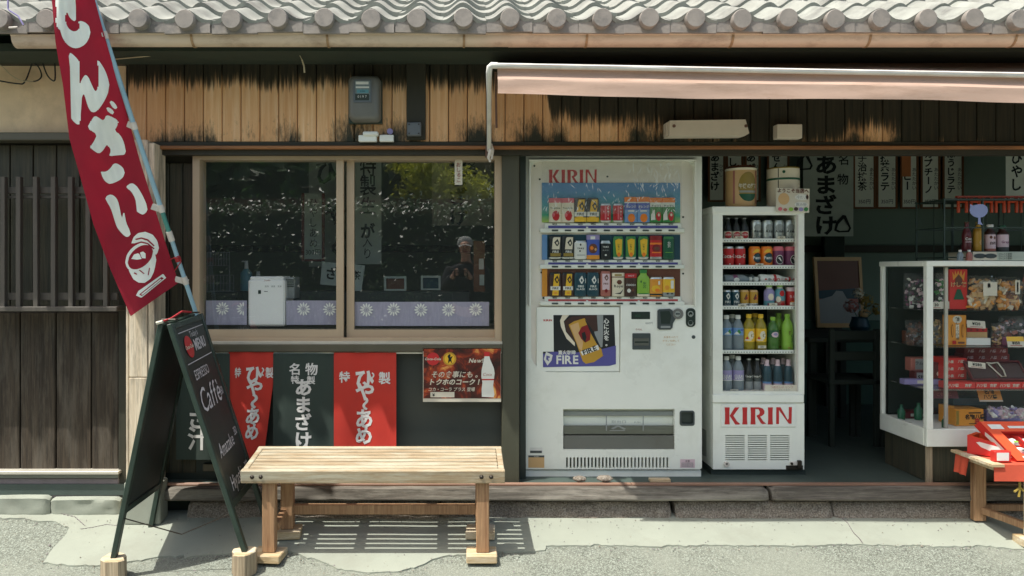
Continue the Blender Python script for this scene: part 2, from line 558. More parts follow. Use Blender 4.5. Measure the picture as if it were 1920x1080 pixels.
    def lathe(s, prof, n=20, M=None, c=(0, 0, 0)):
        """prof: (radius, z, material of the ring that ends here)."""
        M = M or Matrix.Identity(4)
        c = Vector(c)
        for (r0, z0, _), (r1, z1, mt) in zip(prof, prof[1:]):
            vs, fs = [], []
            for k in range(n):
                a = 2 * math.pi * k / n
                ca, sa = math.cos(a), math.sin(a)
                vs += [M @ (Vector((r0 * ca, r0 * sa, z0)) + c), M @ (Vector((r1 * ca, r1 * sa, z1)) + c)]
            for k in range(n):
                j = (k + 1) % n
                if r0 < 1e-6:
                    fs.append((2 * k, 2 * j + 1, 2 * k + 1))
                elif r1 < 1e-6:
                    fs.append((2 * k, 2 * j, 2 * k + 1))
                else:
                    fs.append((2 * k, 2 * j, 2 * j + 1, 2 * k + 1))
            s.add(vs, fs, mt, True)
        return s

    def poly(s, loops, fn, m):
        """Flat outline(s) in 2-D, filled and carried into space by fn."""
        loops = [[Vector((a, b, 0)) for a, b in L] for L in loops]
        flat = [p for L in loops for p in L]
        s.add([fn(p.x, p.y) for p in flat], [t for t in tessellate_polygon(loops)], m)
        return s

    def plate(s, outer, holes, d0, d1, m, rim=None, conv=None):
        """Upright plate outlined in photo bearings at d0, with openings, extruded to d1."""
        conv = conv or (lambda u, v: P(u, v, d0))
        loops = [outer] + holes
        s.poly(loops, conv, m)
        for L in loops:
            vs = []
            for a, b in L:
                p = conv(a, b)
                vs += [p, Vector((p.x, d1, p.z))]
            k = len(L)
            s.add(vs, [(2 * i, 2 * ((i + 1) % k), 2 * ((i + 1) % k) + 1, 2 * i + 1) for i in range(k)], rim or m)
        return s

    def grid(s, fn, nu, nv, m, smooth=True):
        vs = [fn(i / nu, j / nv) for j in range(nv + 1) for i in range(nu + 1)]
        fs = [(j * (nu + 1) + i, j * (nu + 1) + i + 1, (j + 1) * (nu + 1) + i + 1, (j + 1) * (nu + 1) + i) for j in range(nv) for i in range(nu)]
        return s.add(vs, fs, m, smooth)

    def text(s, t, size, fn, m, bold=0.0, vertical=False, shear=0.0, sx=1.0, gap=1.0):
        """Print characters centred on (0, 0); fn carries (right, up) in metres into space."""
        vs, fs = layout(t, bold, vertical, sx, gap)
        s.add([fn((a + shear * b) * size, b * size) for a, b in vs], fs, m)
        return s

    def mesh(s, name, off=Vector((0, 0, 0)), recalc=True):
        me = bpy.data.meshes.new(name)
        me.from_pydata([(a - off.x, b - off.y, c - off.z) for a, b, c in s.v], [], s.f)
        names = []
        for x in s.m:
            if x not in names:
                names.append(x)
        for x in names:
            me.materials.append(MATS[x])
        me.polygons.foreach_set('material_index', [names.index(x) for x in s.m])
        me.polygons.foreach_set('use_smooth', s.sm)
        if recalc:
            bm = bmesh.new()
            bm.from_mesh(me)
            bmesh.ops.remove_doubles(bm, verts=bm.verts, dist=1e-6)
            bmesh.ops.recalc_face_normals(bm, faces=bm.faces)
            bm.to_mesh(me)
            bm.free()
        me.update()
        if any(s.sm):
            me.set_sharp_from_angle(angle=R(42))
        return me

    def build(s, name, parent=None, base=None, recalc=True):
        off = ORG[parent.name] if parent else Vector(base if base is not None else (0, 0, 0))
        o = bpy.data.objects.new(name, s.mesh(name, off, recalc))
        COL.objects.link(o)
        if parent:
            o.parent = parent
        else:
            o.location = off
        ORG[o.name] = off
        return o


def tag(o, label=None, cat=None, group=None, kind=None):
    for k, v in (('label', label), ('category', cat), ('group', group), ('kind', kind)):
        if v:
            o[k] = v
    return o


def thing(name, label, cat, base, group=None):
    o = bpy.data.objects.new(name, None)
    COL.objects.link(o)
    o.empty_display_size = .1
    o.location = base
    ORG[o.name] = Vector(base)
    return tag(o, label, cat, group)


def share(src, name, parent, loc, rot=(0, 0, 0)):
    """Another piece using the same mesh, at its own spot under parent."""
    o = bpy.data.objects.new(name, src)
    COL.objects.link(o)
    o.parent = parent
    o.location = Vector(loc) - ORG[parent.name]
    o.rotation_euler = rot
    ORG[o.name] = ORG[parent.name]
    return o


# ------------------------------------------------------------------ characters
GL = {}


def warm(chars, bold):
    todo = [c for c in dict.fromkeys(chars) if (c, bold) not in GL and not c.isspace()]
    obs = []
    for c in todo:
        cu = bpy.data.curves.new('glyph', 'FONT')
        cu.body, cu.offset, cu.resolution_u = c, bold, 2
        o = bpy.data.objects.new('glyph', cu)
        COL.objects.link(o)
        obs.append((c, o, cu))
    dg = bpy.context.evaluated_depsgraph_get()
    dg.update()
    for c, o, cu in obs:
        me = bpy.data.meshes.new_from_object(o.evaluated_get(dg))
        vs = [(v.co.x, v.co.y) for v in me.vertices]
        GL[(c, bold)] = (vs, [tuple(p.vertices) for p in me.polygons], min([a for a, b in vs] or [0]), max([a for a, b in vs] or [.3]))
        bpy.data.objects.remove(o)
        bpy.data.curves.remove(cu)
        bpy.data.meshes.remove(me)


def layout(t, bold=0.0, vertical=False, sx=1.0, gap=1.0):
    warm(t, bold)
    V, Fc = [], []
    x = y = 0.0
    for c in t:
        if c.isspace():
            x += .32
            y -= .5
            continue
        vs, fs, a, b = GL[(c, bold)]
        wide = ord(c) > 0x2fff
        k = len(V)
        if vertical:
            cx = (a + b) / 2
            if c in 'ー〜':
                V += [((q - .38) * sx, -(p - cx) + y) for p, q in vs]
            else:
                V += [((p - cx) * sx, q - .38 + y) for p, q in vs]
            y -= 1.0 * gap
        else:
            o = 0.5 - (a + b) / 2 if wide else -a
            V += [((p + o + x) * sx, q) for p, q in vs]
            x += (1.0 if wide else (b - a) + .075) * gap
        Fc += [tuple(i + k for i in f) for f in fs]
    if not V:
        return [], []
    mx = (min(p for p, q in V) + max(p for p, q in V)) / 2
    my = (min(q for p, q in V) + max(q for p, q in V)) / 2
    return [(p - mx, q - my) for p, q in V], Fc


def facing(c, off=0.0):
    """Carry (right, up) onto the upright plane through c that faces the street."""
    c = Vector(c)
    return lambda a, b: Vector((c.x + a, c.y - off, c.z + b))


def plane_fn(o, r, u):
    o, r, u = Vector(o), Vector(r), Vector(u)
    return lambda a, b: o + r * a + u * b


def circle(cx, cy, rx, ry=None, n=20):
    ry = ry or rx
    return [(cx + rx * math.cos(2 * math.pi * k / n), cy + ry * math.sin(2 * math.pi * k / n)) for k in range(n)]


def rrect(u0, v0, u1, v1, r, n=4):
    pts = []
    for cx, cy, a0 in ((u1 - r, v1 - r, 0), (u0 + r, v1 - r, 90), (u0 + r, v0 + r, 180), (u1 - r, v0 + r, 270)):
        for k in range(n + 1):
            a = R(a0 + 90 * k / n)
            pts.append((cx + r * math.cos(a), cy + r * math.sin(a)))
    return pts


warm('KIRINFEMU0123456789¥', 0.03)
warm('ひや〜あめ名物特製まざけ汁ぜんい', 0.035)

# ================================================================== THE GROUND
mb = MB()
ys = [-60, -20, -8, -4, 0, 2, 3, 3.6, 3.8, 4.0, 4.12, 4.3, 7.2]
xs_ = [-60, -20, -8, -4, -2, 0, 2, 4, 8, 20, 60]
mb.grid(lambda a, b: Vector((xs_[round(a * 10)], ys[round(b * 12)], gz(ys[round(b * 12)]) - (.03 if ys[round(b * 12)] > 4.2 else 0))), 10, 12, 'asphalt')
tag(mb.build('road'), kind='structure')

edge = [(-260, 992), (-120, 985), (0, 973), (50, 976), (100, 979), (130, 992), (125, 1002), (100, 1030), (80, 1058), (135, 1063), (190, 1062), (250, 1054), (300, 1046), (345, 1043), (348, 1049), (400, 1041),
        (500, 1036), (545, 1036), (590, 1050), (640, 1069), (690, 1076), (745, 1074), (790, 1062), (830, 1046), (900, 1039), (985, 1036), (1022, 1034), (1024, 1026), (1100, 1025), (1200, 1027), (1340, 1024), (1500, 1026),
        (1620, 1023), (1740, 1025), (1850, 1027), (1900, 1032), (2000, 1034), (2200, 1032)]
fr, last = [], None
for a, b in edge:
    p = GP(a, b)
    if last is not None:
        k = max(1, int((p - last).length / .018))
        for i in range(1, k):
            q = last.lerp(p, i / k)
            fr.append(q + Vector((noise.noise(q * 13) * .008, noise.noise(q * 11 + Vector((5, 0, 0))) * .014 + noise.noise(q * 43) * .012, 0)))
    fr.append(p)
    last = p
mb = MB()
vs, fs = [], []
N = 6
for p in fr:
    vs.append((p.x, p.y, gz(p.y) - .004))
    for j in range(N + 1):
        d = p.y + (4.17 - p.y) * j / N
        vs.append((p.x, d, gz(d) + .008 + .003 * noise.noise(Vector((p.x * 3, d * 3, 0)))))
W = N + 2
for i in range(len(fr) - 1):
    for j in range(W - 1):
        fs.append((i * W + j, (i + 1) * W + j, (i + 1) * W + j + 1, i * W + j + 1))
mb.add(vs, fs, 'concrete', True)
pav = tag(mb.build('pavement', recalc=False), kind='structure')
mb = MB()
for line in ([(1566, 962), (1576, 972), (1590, 985), (1600, 1002), (1612, 1014), (1618, 1023)], [(96, 963), (112, 966), (140, 972), (160, 990)], [(224, 990), (200, 987), (176, 992), (150, 996)]):
    q = [GP(a, b) for a, b in line]
    for p0, p1 in zip(q, q[1:]):
        k = 4
        for i in range(k):
            a, b = p0.lerp(p1, i / k), p0.lerp(p1, (i + 1) / k)
            wd = .0008 + .0012 * random.random()
            mb.hexa([(a.x - wd, a.y, gz(a.y) + .006), (a.x + wd, a.y, gz(a.y) + .006), (b.x + wd, b.y, gz(b.y) + .0125), (b.x - wd, b.y, gz(b.y) + .0125),
                     (a.x - wd, a.y, gz(a.y) + .012), (a.x + wd, a.y, gz(a.y) + .012), (b.x + wd, b.y, gz(b.y) + .0128), (b.x - wd, b.y, gz(b.y) + .0128)], 'footing')
tag(mb.build('crack', pav), kind='stuff')

mb = MB()
rnd = random.Random(5)
for k in range(1500):
    if k < 800:
        p = fr[rnd.randrange(len(fr))] + Vector((rnd.gauss(0, .03), rnd.gauss(-.012, .025), 0))
    elif k < 1050:
        p = Vector((rnd.uniform(-2.6, 2.8), 4.045 - abs(rnd.gauss(0, .035)), 0))
    else:
        p = Vector((rnd.uniform(-2.6, 3), rnd.uniform(3.3, 4.0), 0))
    r_ = rnd.uniform(.0015, .0045) * (1.6 if rnd.random() < .06 else 1)
    z = gz(p.y) + (.0105 if k >= 800 else .006)
    a = rnd.uniform(0, 3)
    c, s_ = math.cos(a) * r_, math.sin(a) * r_
    mb.add([(p.x + c, p.y + s_, z), (p.x - s_, p.y + c, z), (p.x - c, p.y - s_, z), (p.x + s_, p.y - c, z), (p.x + c * .2, p.y, z + r_ * .9)], [(0, 1, 4), (1, 2, 4), (2, 3, 4), (3, 0, 4)], rnd.choice(['rough_stone', 'concrete', 'footing']))
tag(mb.build('grit', recalc=False), 'loose grit and small stones scattered over the street and apron', kind='stuff')

# ================================================================== THE SHOP BUILDING
shop = thing('shop_building', 'old wooden shop front with grey tiled eave and weathered plank wall', 'shop building', (0, 4.2, 0))
DW = 4.12

# roof deck, upper wall and tiles
PITCH = .5
mb = MB()
zr = lambda d: 2.612 + (d - 3.655) * PITCH
mb.hexa([(-3.6, 3.72, 2.615), (4.6, 3.72, 2.615), (4.6, 3.72, zr(3.72)), (-3.6, 3.72, zr(3.72)), (-3.6, 5.2, zr(5.2) - .05), (4.6, 5.2, zr(5.2) - .05), (4.6, 5.2, zr(5.2)), (-3.6, 5.2, zr(5.2))], 'soffit')
roof = mb.build('roof', shop)
TW = .2247


def tile_mesh(eave):
    mb = MB()
    L, T = .30, .023
    prof = lambda t: .052 * ((math.cos(2 * math.pi * t) + 1) / 2) ** 1.35
    n = 14
    top, bot = [], []
    sl = math.atan(PITCH) - .075
    for j in range(2):
        y = L * j
        for i in range(n + 1):
            t = -.5 + i / n * 1.03
            top.append(Vector((t * TW, y, prof(t) + T)))
            bot.append(Vector((t * TW, y, prof(t))))
    vs = top + bot
    k = n + 1
    fs = [(i, i + 1, k + i + 1, k + i) for i in range(n)]
    fs += [(2 * k + i, 2 * k + k + i, 2 * k + k + i + 1, 2 * k + i + 1) for i in range(n)]
    fs += [(i, 2 * k + i, 2 * k + i + 1, i + 1) for i in range(n)]
    fs += [(0, k, 3 * k, 2 * k), (n, 2 * k + n, 3 * k + n, k + n)]
    Rm = Matrix.Rotation(sl, 4, 'X')
    mb.add([Rm @ p for p in vs], fs, 'tile_grey', True)
    if eave:
        # hanging apron strip between the round ends
        a, b = [], []
        for i in range(n + 1):
            t = -.5 + i / n
            z = prof(t) + .016
            a += [(t * TW, -.004, z), (t * TW, -.004, -.040), (t * TW, .012, z), (t * TW, .012, -.040)]
        f = []
        for i in range(n):
            q, r = 4 * i, 4 * i + 4
            f += [(q, q + 1, r + 1, r), (q + 2, r + 2, r + 3, q + 3), (q + 1, q + 3, r + 3, r + 1), (q, r, r + 2, q + 2)]
        mb.add(a, f, 'tile_end')
    return mb.mesh('roof_tile')


def disc_mesh():
    mb = MB()
    M = Matrix.Rotation(R(90), 4, 'X')
    mb.lathe([(0, .058, 'tile_end'), (.0435, .058, 'tile_end'), (.0465, .0545, 'tile_end'), (.0468, 0.02, 'tile_end'), (.045, -.03, 'tile_grey'), (0, -.03, 'tile_grey')], 26, M)
    return mb.mesh('round_tile_end')


tm, te, dm = tile_mesh(False), tile_mesh(True), disc_mesh()
for r in range(5):
    for k in range(-15, 18):
        x = .0106 + TW * k
        d = 3.655 + r * .21
        zj = random.uniform(-.004, .004)
        share(te if r == 0 else tm, 'roof_tile', roof, (x + random.uniform(-.003, .003), d + random.uniform(-.004, .004), zr(d) + .035 + zj), (random.uniform(-.012, .012), random.uniform(-.02, .02), random.uniform(-.012, .012)))
        if r == 0:
            share(dm, 'round_tile_end', roof, (x + random.uniform(-.003, .003), d + .012, zr(d) + .052 + random.uniform(-.004, .004)), (0, random.uniform(0, 6.2), 0))
mb = MB()
mb.box((-3.6, 4.66, 2.9), (4.6, 4.8, 5.2), 'upper_plaster')
mb.box((-3.6, 4.62, zr(4.62) + .02), (4.6, 4.655, zr(4.62) + .11), 'soffit')
mb.build('upper_wall', shop)

# gutter with strap brackets
mb = MB()
GD, GZ, GR = 3.725, 2.611, .047


def gutter_run(x0, x1, dz=0):
    n = 9
    sec = []
    for k in range(n + 1):
        a = math.pi + math.pi * k / n
        sec.append((GR * math.cos(a), GR * 1.08 * math.sin(a)))
    sec2 = [(a * .93, b * .93) for a, b in sec]
    loop = sec + sec2[::-1]
    vs = [(x, GD + a, GZ + dz + b) for x in (x0, x1) for a, b in loop]
    k = len(loop)
    mb.add(vs, [(i, (i + 1) % k, k + (i + 1) % k, k + i) for i in range(k)], 'gutter_beige')
    mb.tube([(x0, GD - GR, GZ + dz + .002), (x1, GD - GR, GZ + dz + .002)], .006, 'gutter_beige', 8)


gutter_run(-2.22, -1.985, -.008)
gutter_run(-1.985, .235, 0)
gutter_run(.235, 4.4, -.002)
mb.box((-1.999, GD - GR - .006, GZ - .06), (-1.965, GD + .02, GZ + .006), 'gutter_beige', .004)
gut = mb.build('gutter', shop)
mb = MB()
arc = [(GD + (GR + .004) * math.cos(math.pi + math.pi * k / 10), GZ + (GR + .004) * 1.08 * math.sin(math.pi + math.pi * k / 10)) for k in range(11)]
for (a, b), (c, e_) in zip(arc, arc[1:]):
    mb.hexa([(-.006, a, b), (.006, a, b), (.006, c, e_), (-.006, c, e_), (-.006, a, b + .003), (.006, a, b + .003), (.006, c, e_ + .003), (-.006, c, e_ + .003)], 'gutter_metal')
mb.box((-.008, GD - GR - .012, GZ - .002), (.008, GD - GR + .010, GZ + .013), 'gutter_metal', .003)
brm = mb.mesh('gutter_bracket')
for u in (360, 614, 870, 1100, 1373, 1630, 1903):
    share(brm, 'gutter_bracket', gut, ((u - U0) * 3.69 / F, 0, 0))

# eave boards
mb = MB()
mb.hexa([(-3.6, 3.80, 2.560), (4.6, 3.80, 2.560), (4.6, 3.80, 2.60), (-3.6, 3.80, 2.60), (-3.6, 5, 2.64), (4.6, 5, 2.64), (4.6, 5, 2.66), (-3.6, 5, 2.66)], 'soffit')
mb.build('soffit', shop)

# upper plank band
band = MB()
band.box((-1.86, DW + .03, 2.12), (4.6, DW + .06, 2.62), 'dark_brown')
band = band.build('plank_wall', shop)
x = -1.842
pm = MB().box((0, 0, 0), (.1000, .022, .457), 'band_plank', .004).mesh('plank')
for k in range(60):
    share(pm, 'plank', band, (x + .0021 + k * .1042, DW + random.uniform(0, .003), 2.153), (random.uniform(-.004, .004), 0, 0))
mb = MB()
mb.pbox(235, 266, 3000, 273, DW - .004, DW + .03, 'dark_brown')
mb.pbox(292, 273, 3000, 279, DW - .03, DW + .03, 'orange_rail', .003)
mb.pbox(292, 279, 3000, 290, DW + .0, DW + .06, 'dark_brown')
mb.build('lintel', shop)

# left bay: plaster, beams, boards, grille
mb = MB()
mb.pbox(-300, 118, 236, 252, DW + .03, DW + .08, 'plaster')
mb.build('plaster_panel', shop)
mb = MB()
mb.pbox(-300, 96, 234, 119, DW - .02, DW + .06, 'dark_brown', .006)
mb.pbox(-300, 248, 240, 263, DW - .03, DW + .06, 'bronze_dark', .004)
mb.build('wall_beam', shop)
mb = MB()
mb.pbox(-300, 263, 224, 590, DW + .1, DW + .14, 'dark_brown')
bay = mb.build('dark_bay', shop)
bm_ = MB().box((0, 0, 0), (.125, .016, .95), 'cabinet_wood', .003).mesh('plank')
for k in range(8):
    share(bm_, 'plank', bay, (-2.93 + k * .131, DW + .082, 1.2))
lat = MB()
D1 = 4.0
lat.pbox(-300, 350, 196, 363, D1 + .03, D1 + .05, 'slat_brown', .003)
lat.pbox(-300, 367, 196, 372, D1 + .035, D1 + .05, 'slat_brown', .002)
lat.pbox(-300, 549, 220, 563, D1 + .03, D1 + .05, 'slat_brown', .003)
lat.pbox(-300, 575, 219, 584, D1 - .01, D1 + .11, 'slat_brown', .003)
lat = lat.build('window_grille', shop)
z0, z1 = P(0, 582, D1).z, P(0, 331, D1).z
sm_ = MB().box((-.0125, 0, 0), (.0125, .03, z1 - z0), 'slat_brown', .002).mesh('slat')
for u in (-95, -62, -29, 4, 33.5, 66, 99, 132, 164, 197):
    share(sm_, 'slat', lat, ((u - U0) * D1 / F, D1, z0), (0, random.uniform(-.004, .004), 0))
mb = MB()
mb.pbox(-300, 584, 224, 884, DW + .07, DW + .1, 'dark_brown')
skirt = mb.build('plank_skirt', shop)
zb, zt = P(0, 883, DW + .04).z, P(0, 586, DW + .04).z
for a, b in ((-235, -168), (-167, -99), (-98, -31), (-30, 36), (38, 103), (105, 170), (172, 222)):
    xa, xb = P(a + .5, 0, DW + .04).x, P(b - .2, 0, DW + .04).x
    q = MB()
    q.box((xa, DW + .04 + random.uniform(0, .004), zb), (xb, DW + .068, zt), 'old_plank', .004)
    q.build('plank', skirt)
mb = MB()
mb.pbox(-300, 884, 222, 890, DW - .015, DW + .08, 'alu', .002)
mb.pbox(-300, 890, 222, 897, DW + .0, DW + .07, 'steel', .002)
mb.build('drip_rail', shop)
mb = MB()
mb.pbox(-300, 896, 223, 936, DW + .015, DW + .1, 'footing', .006)
mb.build('concrete_footing', shop)


def rough_block(x0, x1, d0, d1, z0, z1, mat, amp, seed, parent, name, nx=None, lean=0.0):
    """Block with a broken face: subdivided front and top pushed about by noise."""
    nx = nx or max(6, int((x1 - x0) / .018))
    mb = MB()
    prof = [(d1, z0), (d0 + .012, z0)] + [(d0 + .002 + lean * t, z0 + (z1 - z0) * t) for t in (.15, .35, .55, .75, .92)] + [(d0 + .016 + lean, z1), (d0 + .05 + lean, z1 + .002), (d1, z1)]
    sd = Vector((seed * 7.3, 0, 0))

    def fn(a, b):
        i = round(b * (len(prof) - 1))
        d, z = prof[i]
        x = x0 + (x1 - x0) * a
        n = noise.fractal(Vector((x * 9, z * 22, d * 9)) + sd, 1.0, 2.0, 4)
        n2 = noise.noise(Vector((x * 5, z * 5, 3)) + sd)
        kk = 1 if 0 < i < len(prof) - 1 else 0
        end = min(a, 1 - a) * (x1 - x0)
        rnd = max(0, .02 - end) * .6
        return Vector((x, d + kk * (n * amp + rnd), z + kk * (n2 * amp * .5 - (rnd if i > 5 else 0)) * (1 if i > 4 else .4)))
    mb.grid(fn, nx, len(prof) - 1, mat)
    for xx in (x0, x1):
        mb.add([fn(0 if xx == x0 else 1, j / (len(prof) - 1)) for j in range(len(prof))], [tuple(range(len(prof)))], mat)
    return mb.build(name, parent)


kerb = MB()
kerb.box((-3.4, 4.2, -.02), (4.6, 4.3, .16), 'footing')
kerb = kerb.build('stone_plinth', shop)
for i, (a, b, top) in enumerate(((-300, -60, 932), (-59, 92, 931), (93, 224, 934))):
    rough_block(P(a, 0, 4.1).x, P(b, 0, 4.1).x, 4.09 + .004 * i, 4.25, .07, P(0, top, 4.1).z, 'concrete', .008, i + 20, kerb, 'stone')
DS = 4.085
for i, (a, b) in enumerate(((352, 545), (547, 824), (827, 1258), (1266, 1560), (1562, 1860), (1862, 2300))):
    rough_block(P(a, 0, DS).x, P(b, 0, DS).x, DS - .035 + random.uniform(-.004, .006), 4.25, .085, .180 + random.uniform(-.003, .003), 'rough_stone', .011 if a < 1000 else .006, i, kerb, 'stone', lean=.045)
sill = MB()
sill.box((-1.75, 4.13, .19), (4.6, 4.2, .258), 'dark_brown')
sill = sill.build('threshold', shop)
DB = 4.030
for i, (a, b) in enumerate(((303, 1444), (1451, 2300))):
    rough_block(P(a, 0, DB).x, P(b, 0, DB).x, DB, 4.16, .196, .262, 'beam_wood', .0045, i + 40, sill, 'timber', 90, lean=.022)
mb = MB()
for a, b in ((300, 1183), (1184, 2300)):
    mb.box((P(a, 0, 4.1).x, 4.088, .264), (P(b, 0, 4.1).x, 4.102, .275), 'pinkish_rail', .002)
    mb.box((P(a, 0, 4.1).x, 4.112, .264), (P(b, 0, 4.1).x, 4.124, .274), 'pinkish_rail', .002)
mb.build('door_track', sill)

# pale corner post, split into lengths, and the dark post beside it
post = MB()
post.pbox(222, 262, 236, 930, DW + .02, DW + .09, 'dark_brown', .003)
post = post.build('corner_post', shop)
for (a, b, c, e_, dd, mt) in ((236, 262, 241.2, 972, .0, 'pale_post'), (242, 262, 276.5, 707, -.004, 'pale_post'), (242, 708.5, 276.5, 985, -.006, 'pale_post'), (277.5, 268, 290, 985, .001, 'pale_post')):
    q = MB()
    q.pbox(a, b, c, e_, 4.02 + dd, DW + .05, mt, .003)
    q.build('plank', post)
mb = MB()
mb.pbox(232, 905, 300, 984, 3.99, 4.1, 'concrete', .006)
mb.build('post_footing', shop)

# recess between the post and the window
mb = MB()
mb.pbox(288, 280, 366, 912, DW + .11, DW + .15, 'dark_brown')
rec = mb.build('recess_panel', shop)
pq = MB().box((0, 0, 0), (.072, .014, 1.75), 'cabinet_wood', .003).mesh('plank')
for k in range(3):
    share(pq, 'plank', rec, (P(290, 0, 4.2).x + k * .077, DW + .095, .3))

# the sliding window
win = MB()
WD = 4.17
win.plate([(361, 282), (942, 282), (942, 646), (361, 646)], [[(374, 299), (928, 299), (928, 634), (374, 634)]], WD, WD + .11, 'bronze_alu')
win.pbox(361, 640, 942, 646, WD - .02, WD + .02, 'alu', .002)
win = win.build('window', shop)


def sash(u0, v0, u1, v1, d, st, label=None):
    q = MB()
    q.plate([(u0, v0), (u1, v0), (u1, v1), (u0, v1)], [[(u0 + st[0], v0 + st[1]), (u1 - st[2], v0 + st[1]), (u1 - st[2], v1 - st[3]), (u0 + st[0], v1 - st[3])]], d, d + .026, 'bronze_alu')
    q.build('sash', win)
    g = MB()
    a, b = P(u0 + st[0] - 3, v1 - st[3] + 3, d), P(u1 - st[2] + 3, v0 + st[1] - 3, d)
    g.add([(a.x, d + .012, a.z), (b.x, d + .012, a.z), (b.x, d + .012, b.z), (a.x, d + .012, b.z)], [(0, 1, 2, 3)], 'window_glass')
    g.build('pane', win, recalc=False)


sash(363, 284, 644, 637, WD + .02, (11, 14, 13.5, 19))
sash(650, 284, 940, 637, WD + .055, (14, 14, 13, 19))
mb = MB()
mb.pbox(361, 646, 942, 660, WD - .03, WD + .1, 'bronze_dark', .004)
mb.pbox(361, 660, 942, 664, WD + .01, WD + .1, 'dark_hole')
mb.build('window_sill', shop)
mb = MB()
mb.pbox(360, 662, 946, 845, WD + .06, WD + .1, 'board_green')
mb.pbox(300, 845, 946, 908, WD + .05, WD + .1, 'dark_metal', .004)
mb.pbox(380, 870, 946, 884, WD + .03, WD + .08, 'bronze_dark', .003)
mb.build('lower_panel', shop)
mb = MB()
mb.pbox(941, 282, 974, 906, WD - .02, WD + .12, 'post_olive', .004)
mb.pbox(975, 290, 986, 906, WD + .06, WD + .12, 'dark_metal')
mb.build('door_post', shop)

# the room inside
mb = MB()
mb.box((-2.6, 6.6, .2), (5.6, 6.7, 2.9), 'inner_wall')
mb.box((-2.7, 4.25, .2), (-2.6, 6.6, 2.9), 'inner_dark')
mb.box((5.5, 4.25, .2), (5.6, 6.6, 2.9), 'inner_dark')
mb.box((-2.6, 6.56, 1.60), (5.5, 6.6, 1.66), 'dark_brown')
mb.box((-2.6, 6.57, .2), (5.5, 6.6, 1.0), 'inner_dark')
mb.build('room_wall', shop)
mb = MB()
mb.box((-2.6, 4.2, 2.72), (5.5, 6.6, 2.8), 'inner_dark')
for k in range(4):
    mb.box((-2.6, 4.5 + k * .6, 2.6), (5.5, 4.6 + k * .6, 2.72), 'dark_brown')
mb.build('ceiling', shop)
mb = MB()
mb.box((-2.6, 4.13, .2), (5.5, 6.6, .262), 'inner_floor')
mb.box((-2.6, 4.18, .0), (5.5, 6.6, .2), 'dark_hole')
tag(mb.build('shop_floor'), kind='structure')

# ================================================================== THE BENCH
bench = thing('bench', 'pale slatted wooden bench standing on small blocks in the sun', 'bench', (-.43, 3.82, .03))
bx0, bx1 = -1.073, .212
by0, by1 = 3.622, 3.955
zf, zk = .472, .514                      # it leans with the slope of the apron
bz = lambda y: zf + (zk - zf) * (y - by0) / (by1 - by0)


def bslab(x0, x1, y0, y1, dz0, dz1, m, name, c=.003):
    q = MB()
    L = math.hypot(y1 - y0, bz(y1) - bz(y0))
    M = Matrix.Translation((0, y0, bz(y0))) @ Matrix.Rotation(math.atan2(zk - zf, by1 - by0), 4, 'X')
    q.box((x0, 0, dz0), (x1, L, dz1), m, c, M)
    return q.build(name, bench)


bslab(bx0, bx1, by0, by0 + .032, -.064, 0, 'bench_wood', 'apron')
bslab(bx0, bx1, by1 - .03, by1, -.06, 0, 'bench_wood', 'apron')
for a, b in ((bx0, bx0 + .03), (bx1 - .03, bx1)):
    bslab(a + (.002 if a == bx0 else -.0), b - (.0 if a == bx0 else .002), by0 + .033, by1 - .031, -.06, -.001, 'bench_wood', 'end_rail')
ns = 6
gap = .0125
wsl = (by1 - by0 - .032 - .03 - gap * (ns + 1)) / ns
for i in range(ns):
    y0 = by0 + .032 + gap + i * (wsl + gap)
    bslab(bx0 + .031, bx1 - .031, y0, y0 + wsl, -.020 + random.uniform(-.001, .001), -.001 + random.uniform(-.001, .001), 'bench_wood', 'slat', .0045)
for xx in (bx0 + .16, -.66, -.24, bx1 - .2):
    bslab(xx - .022, xx + .022, by0 + .034, by1 - .032, -.058, -.021, 'bench_leg', 'batten')
for xx, yy in ((-.945, by0 + .034), (.105, by0 + .034), (-.905, by1 - .09), (.105, by1 - .09)):
    q = MB()
    zt = bz(yy) - .021 if yy > 3.8 else bz(yy) - .021
    gy = gz(yy + .025)
    q.box((xx - .0315, yy, gy + .046), (xx + .0315, yy + .056, bz(yy) - .024), 'bench_leg', .004)
    q.build('leg', bench)
    q = MB()
    M = Matrix.Translation((xx - .005, yy + .028, gy)) @ Matrix.Rotation(random.uniform(-.12, .12), 4, 'Z')
    q.box((-.075, -.065, .006), (.075, .065, .045), 'block_wood', .004, M)
    q.build('foot_block', bench)
q = MB()
q.bar((-.93, by1 - .06, .20), (.105, by1 - .06, .20), .03, .05, 'bench_leg', c=.003)
q.build('stretcher', bench)
for yy, xx in ((by0 + .09, -.92), (by0 + .09, .105)):
    q = MB()
    q.bar((xx, by0 + .09, .17), (xx, by1 - .09, .19), .03, .04, 'bench_leg', c=.003)
    q.build('side_stretcher', bench)
dome = MB()
dome.lathe([(0, -.009, 'bolt'), (.005, -.008, 'bolt'), (.0085, -.004, 'bolt'), (.0105, 0, 'bolt')], 12, Matrix.Rotation(R(-90), 4, 'X'))
dome = dome.mesh('bolt')
for xx in (-1.045, -1.003, .068, .115):
    share(dome, 'bolt', bench, (xx + .03, by0 - .001, bz(by0) - .03), (0, 0, 0))

# ================================================================== THE A-BOARD
T1, T2 = Vector((-1.385, 3.5, 1.195)), Vector((-1.415, 3.98, 1.213))
R1, L1 = Vector((-1.027, 3.55, .108)), Vector((-1.628, 3.5, .098))
R2, L2 = Vector((-1.055, 4.03, .10)), Vector((-1.655, 3.985, .075))
ab = thing('menu_board', 'black folding chalkboard menu stand with handwritten drinks on its face', 'menu board', (-1.36, 3.76, .05))


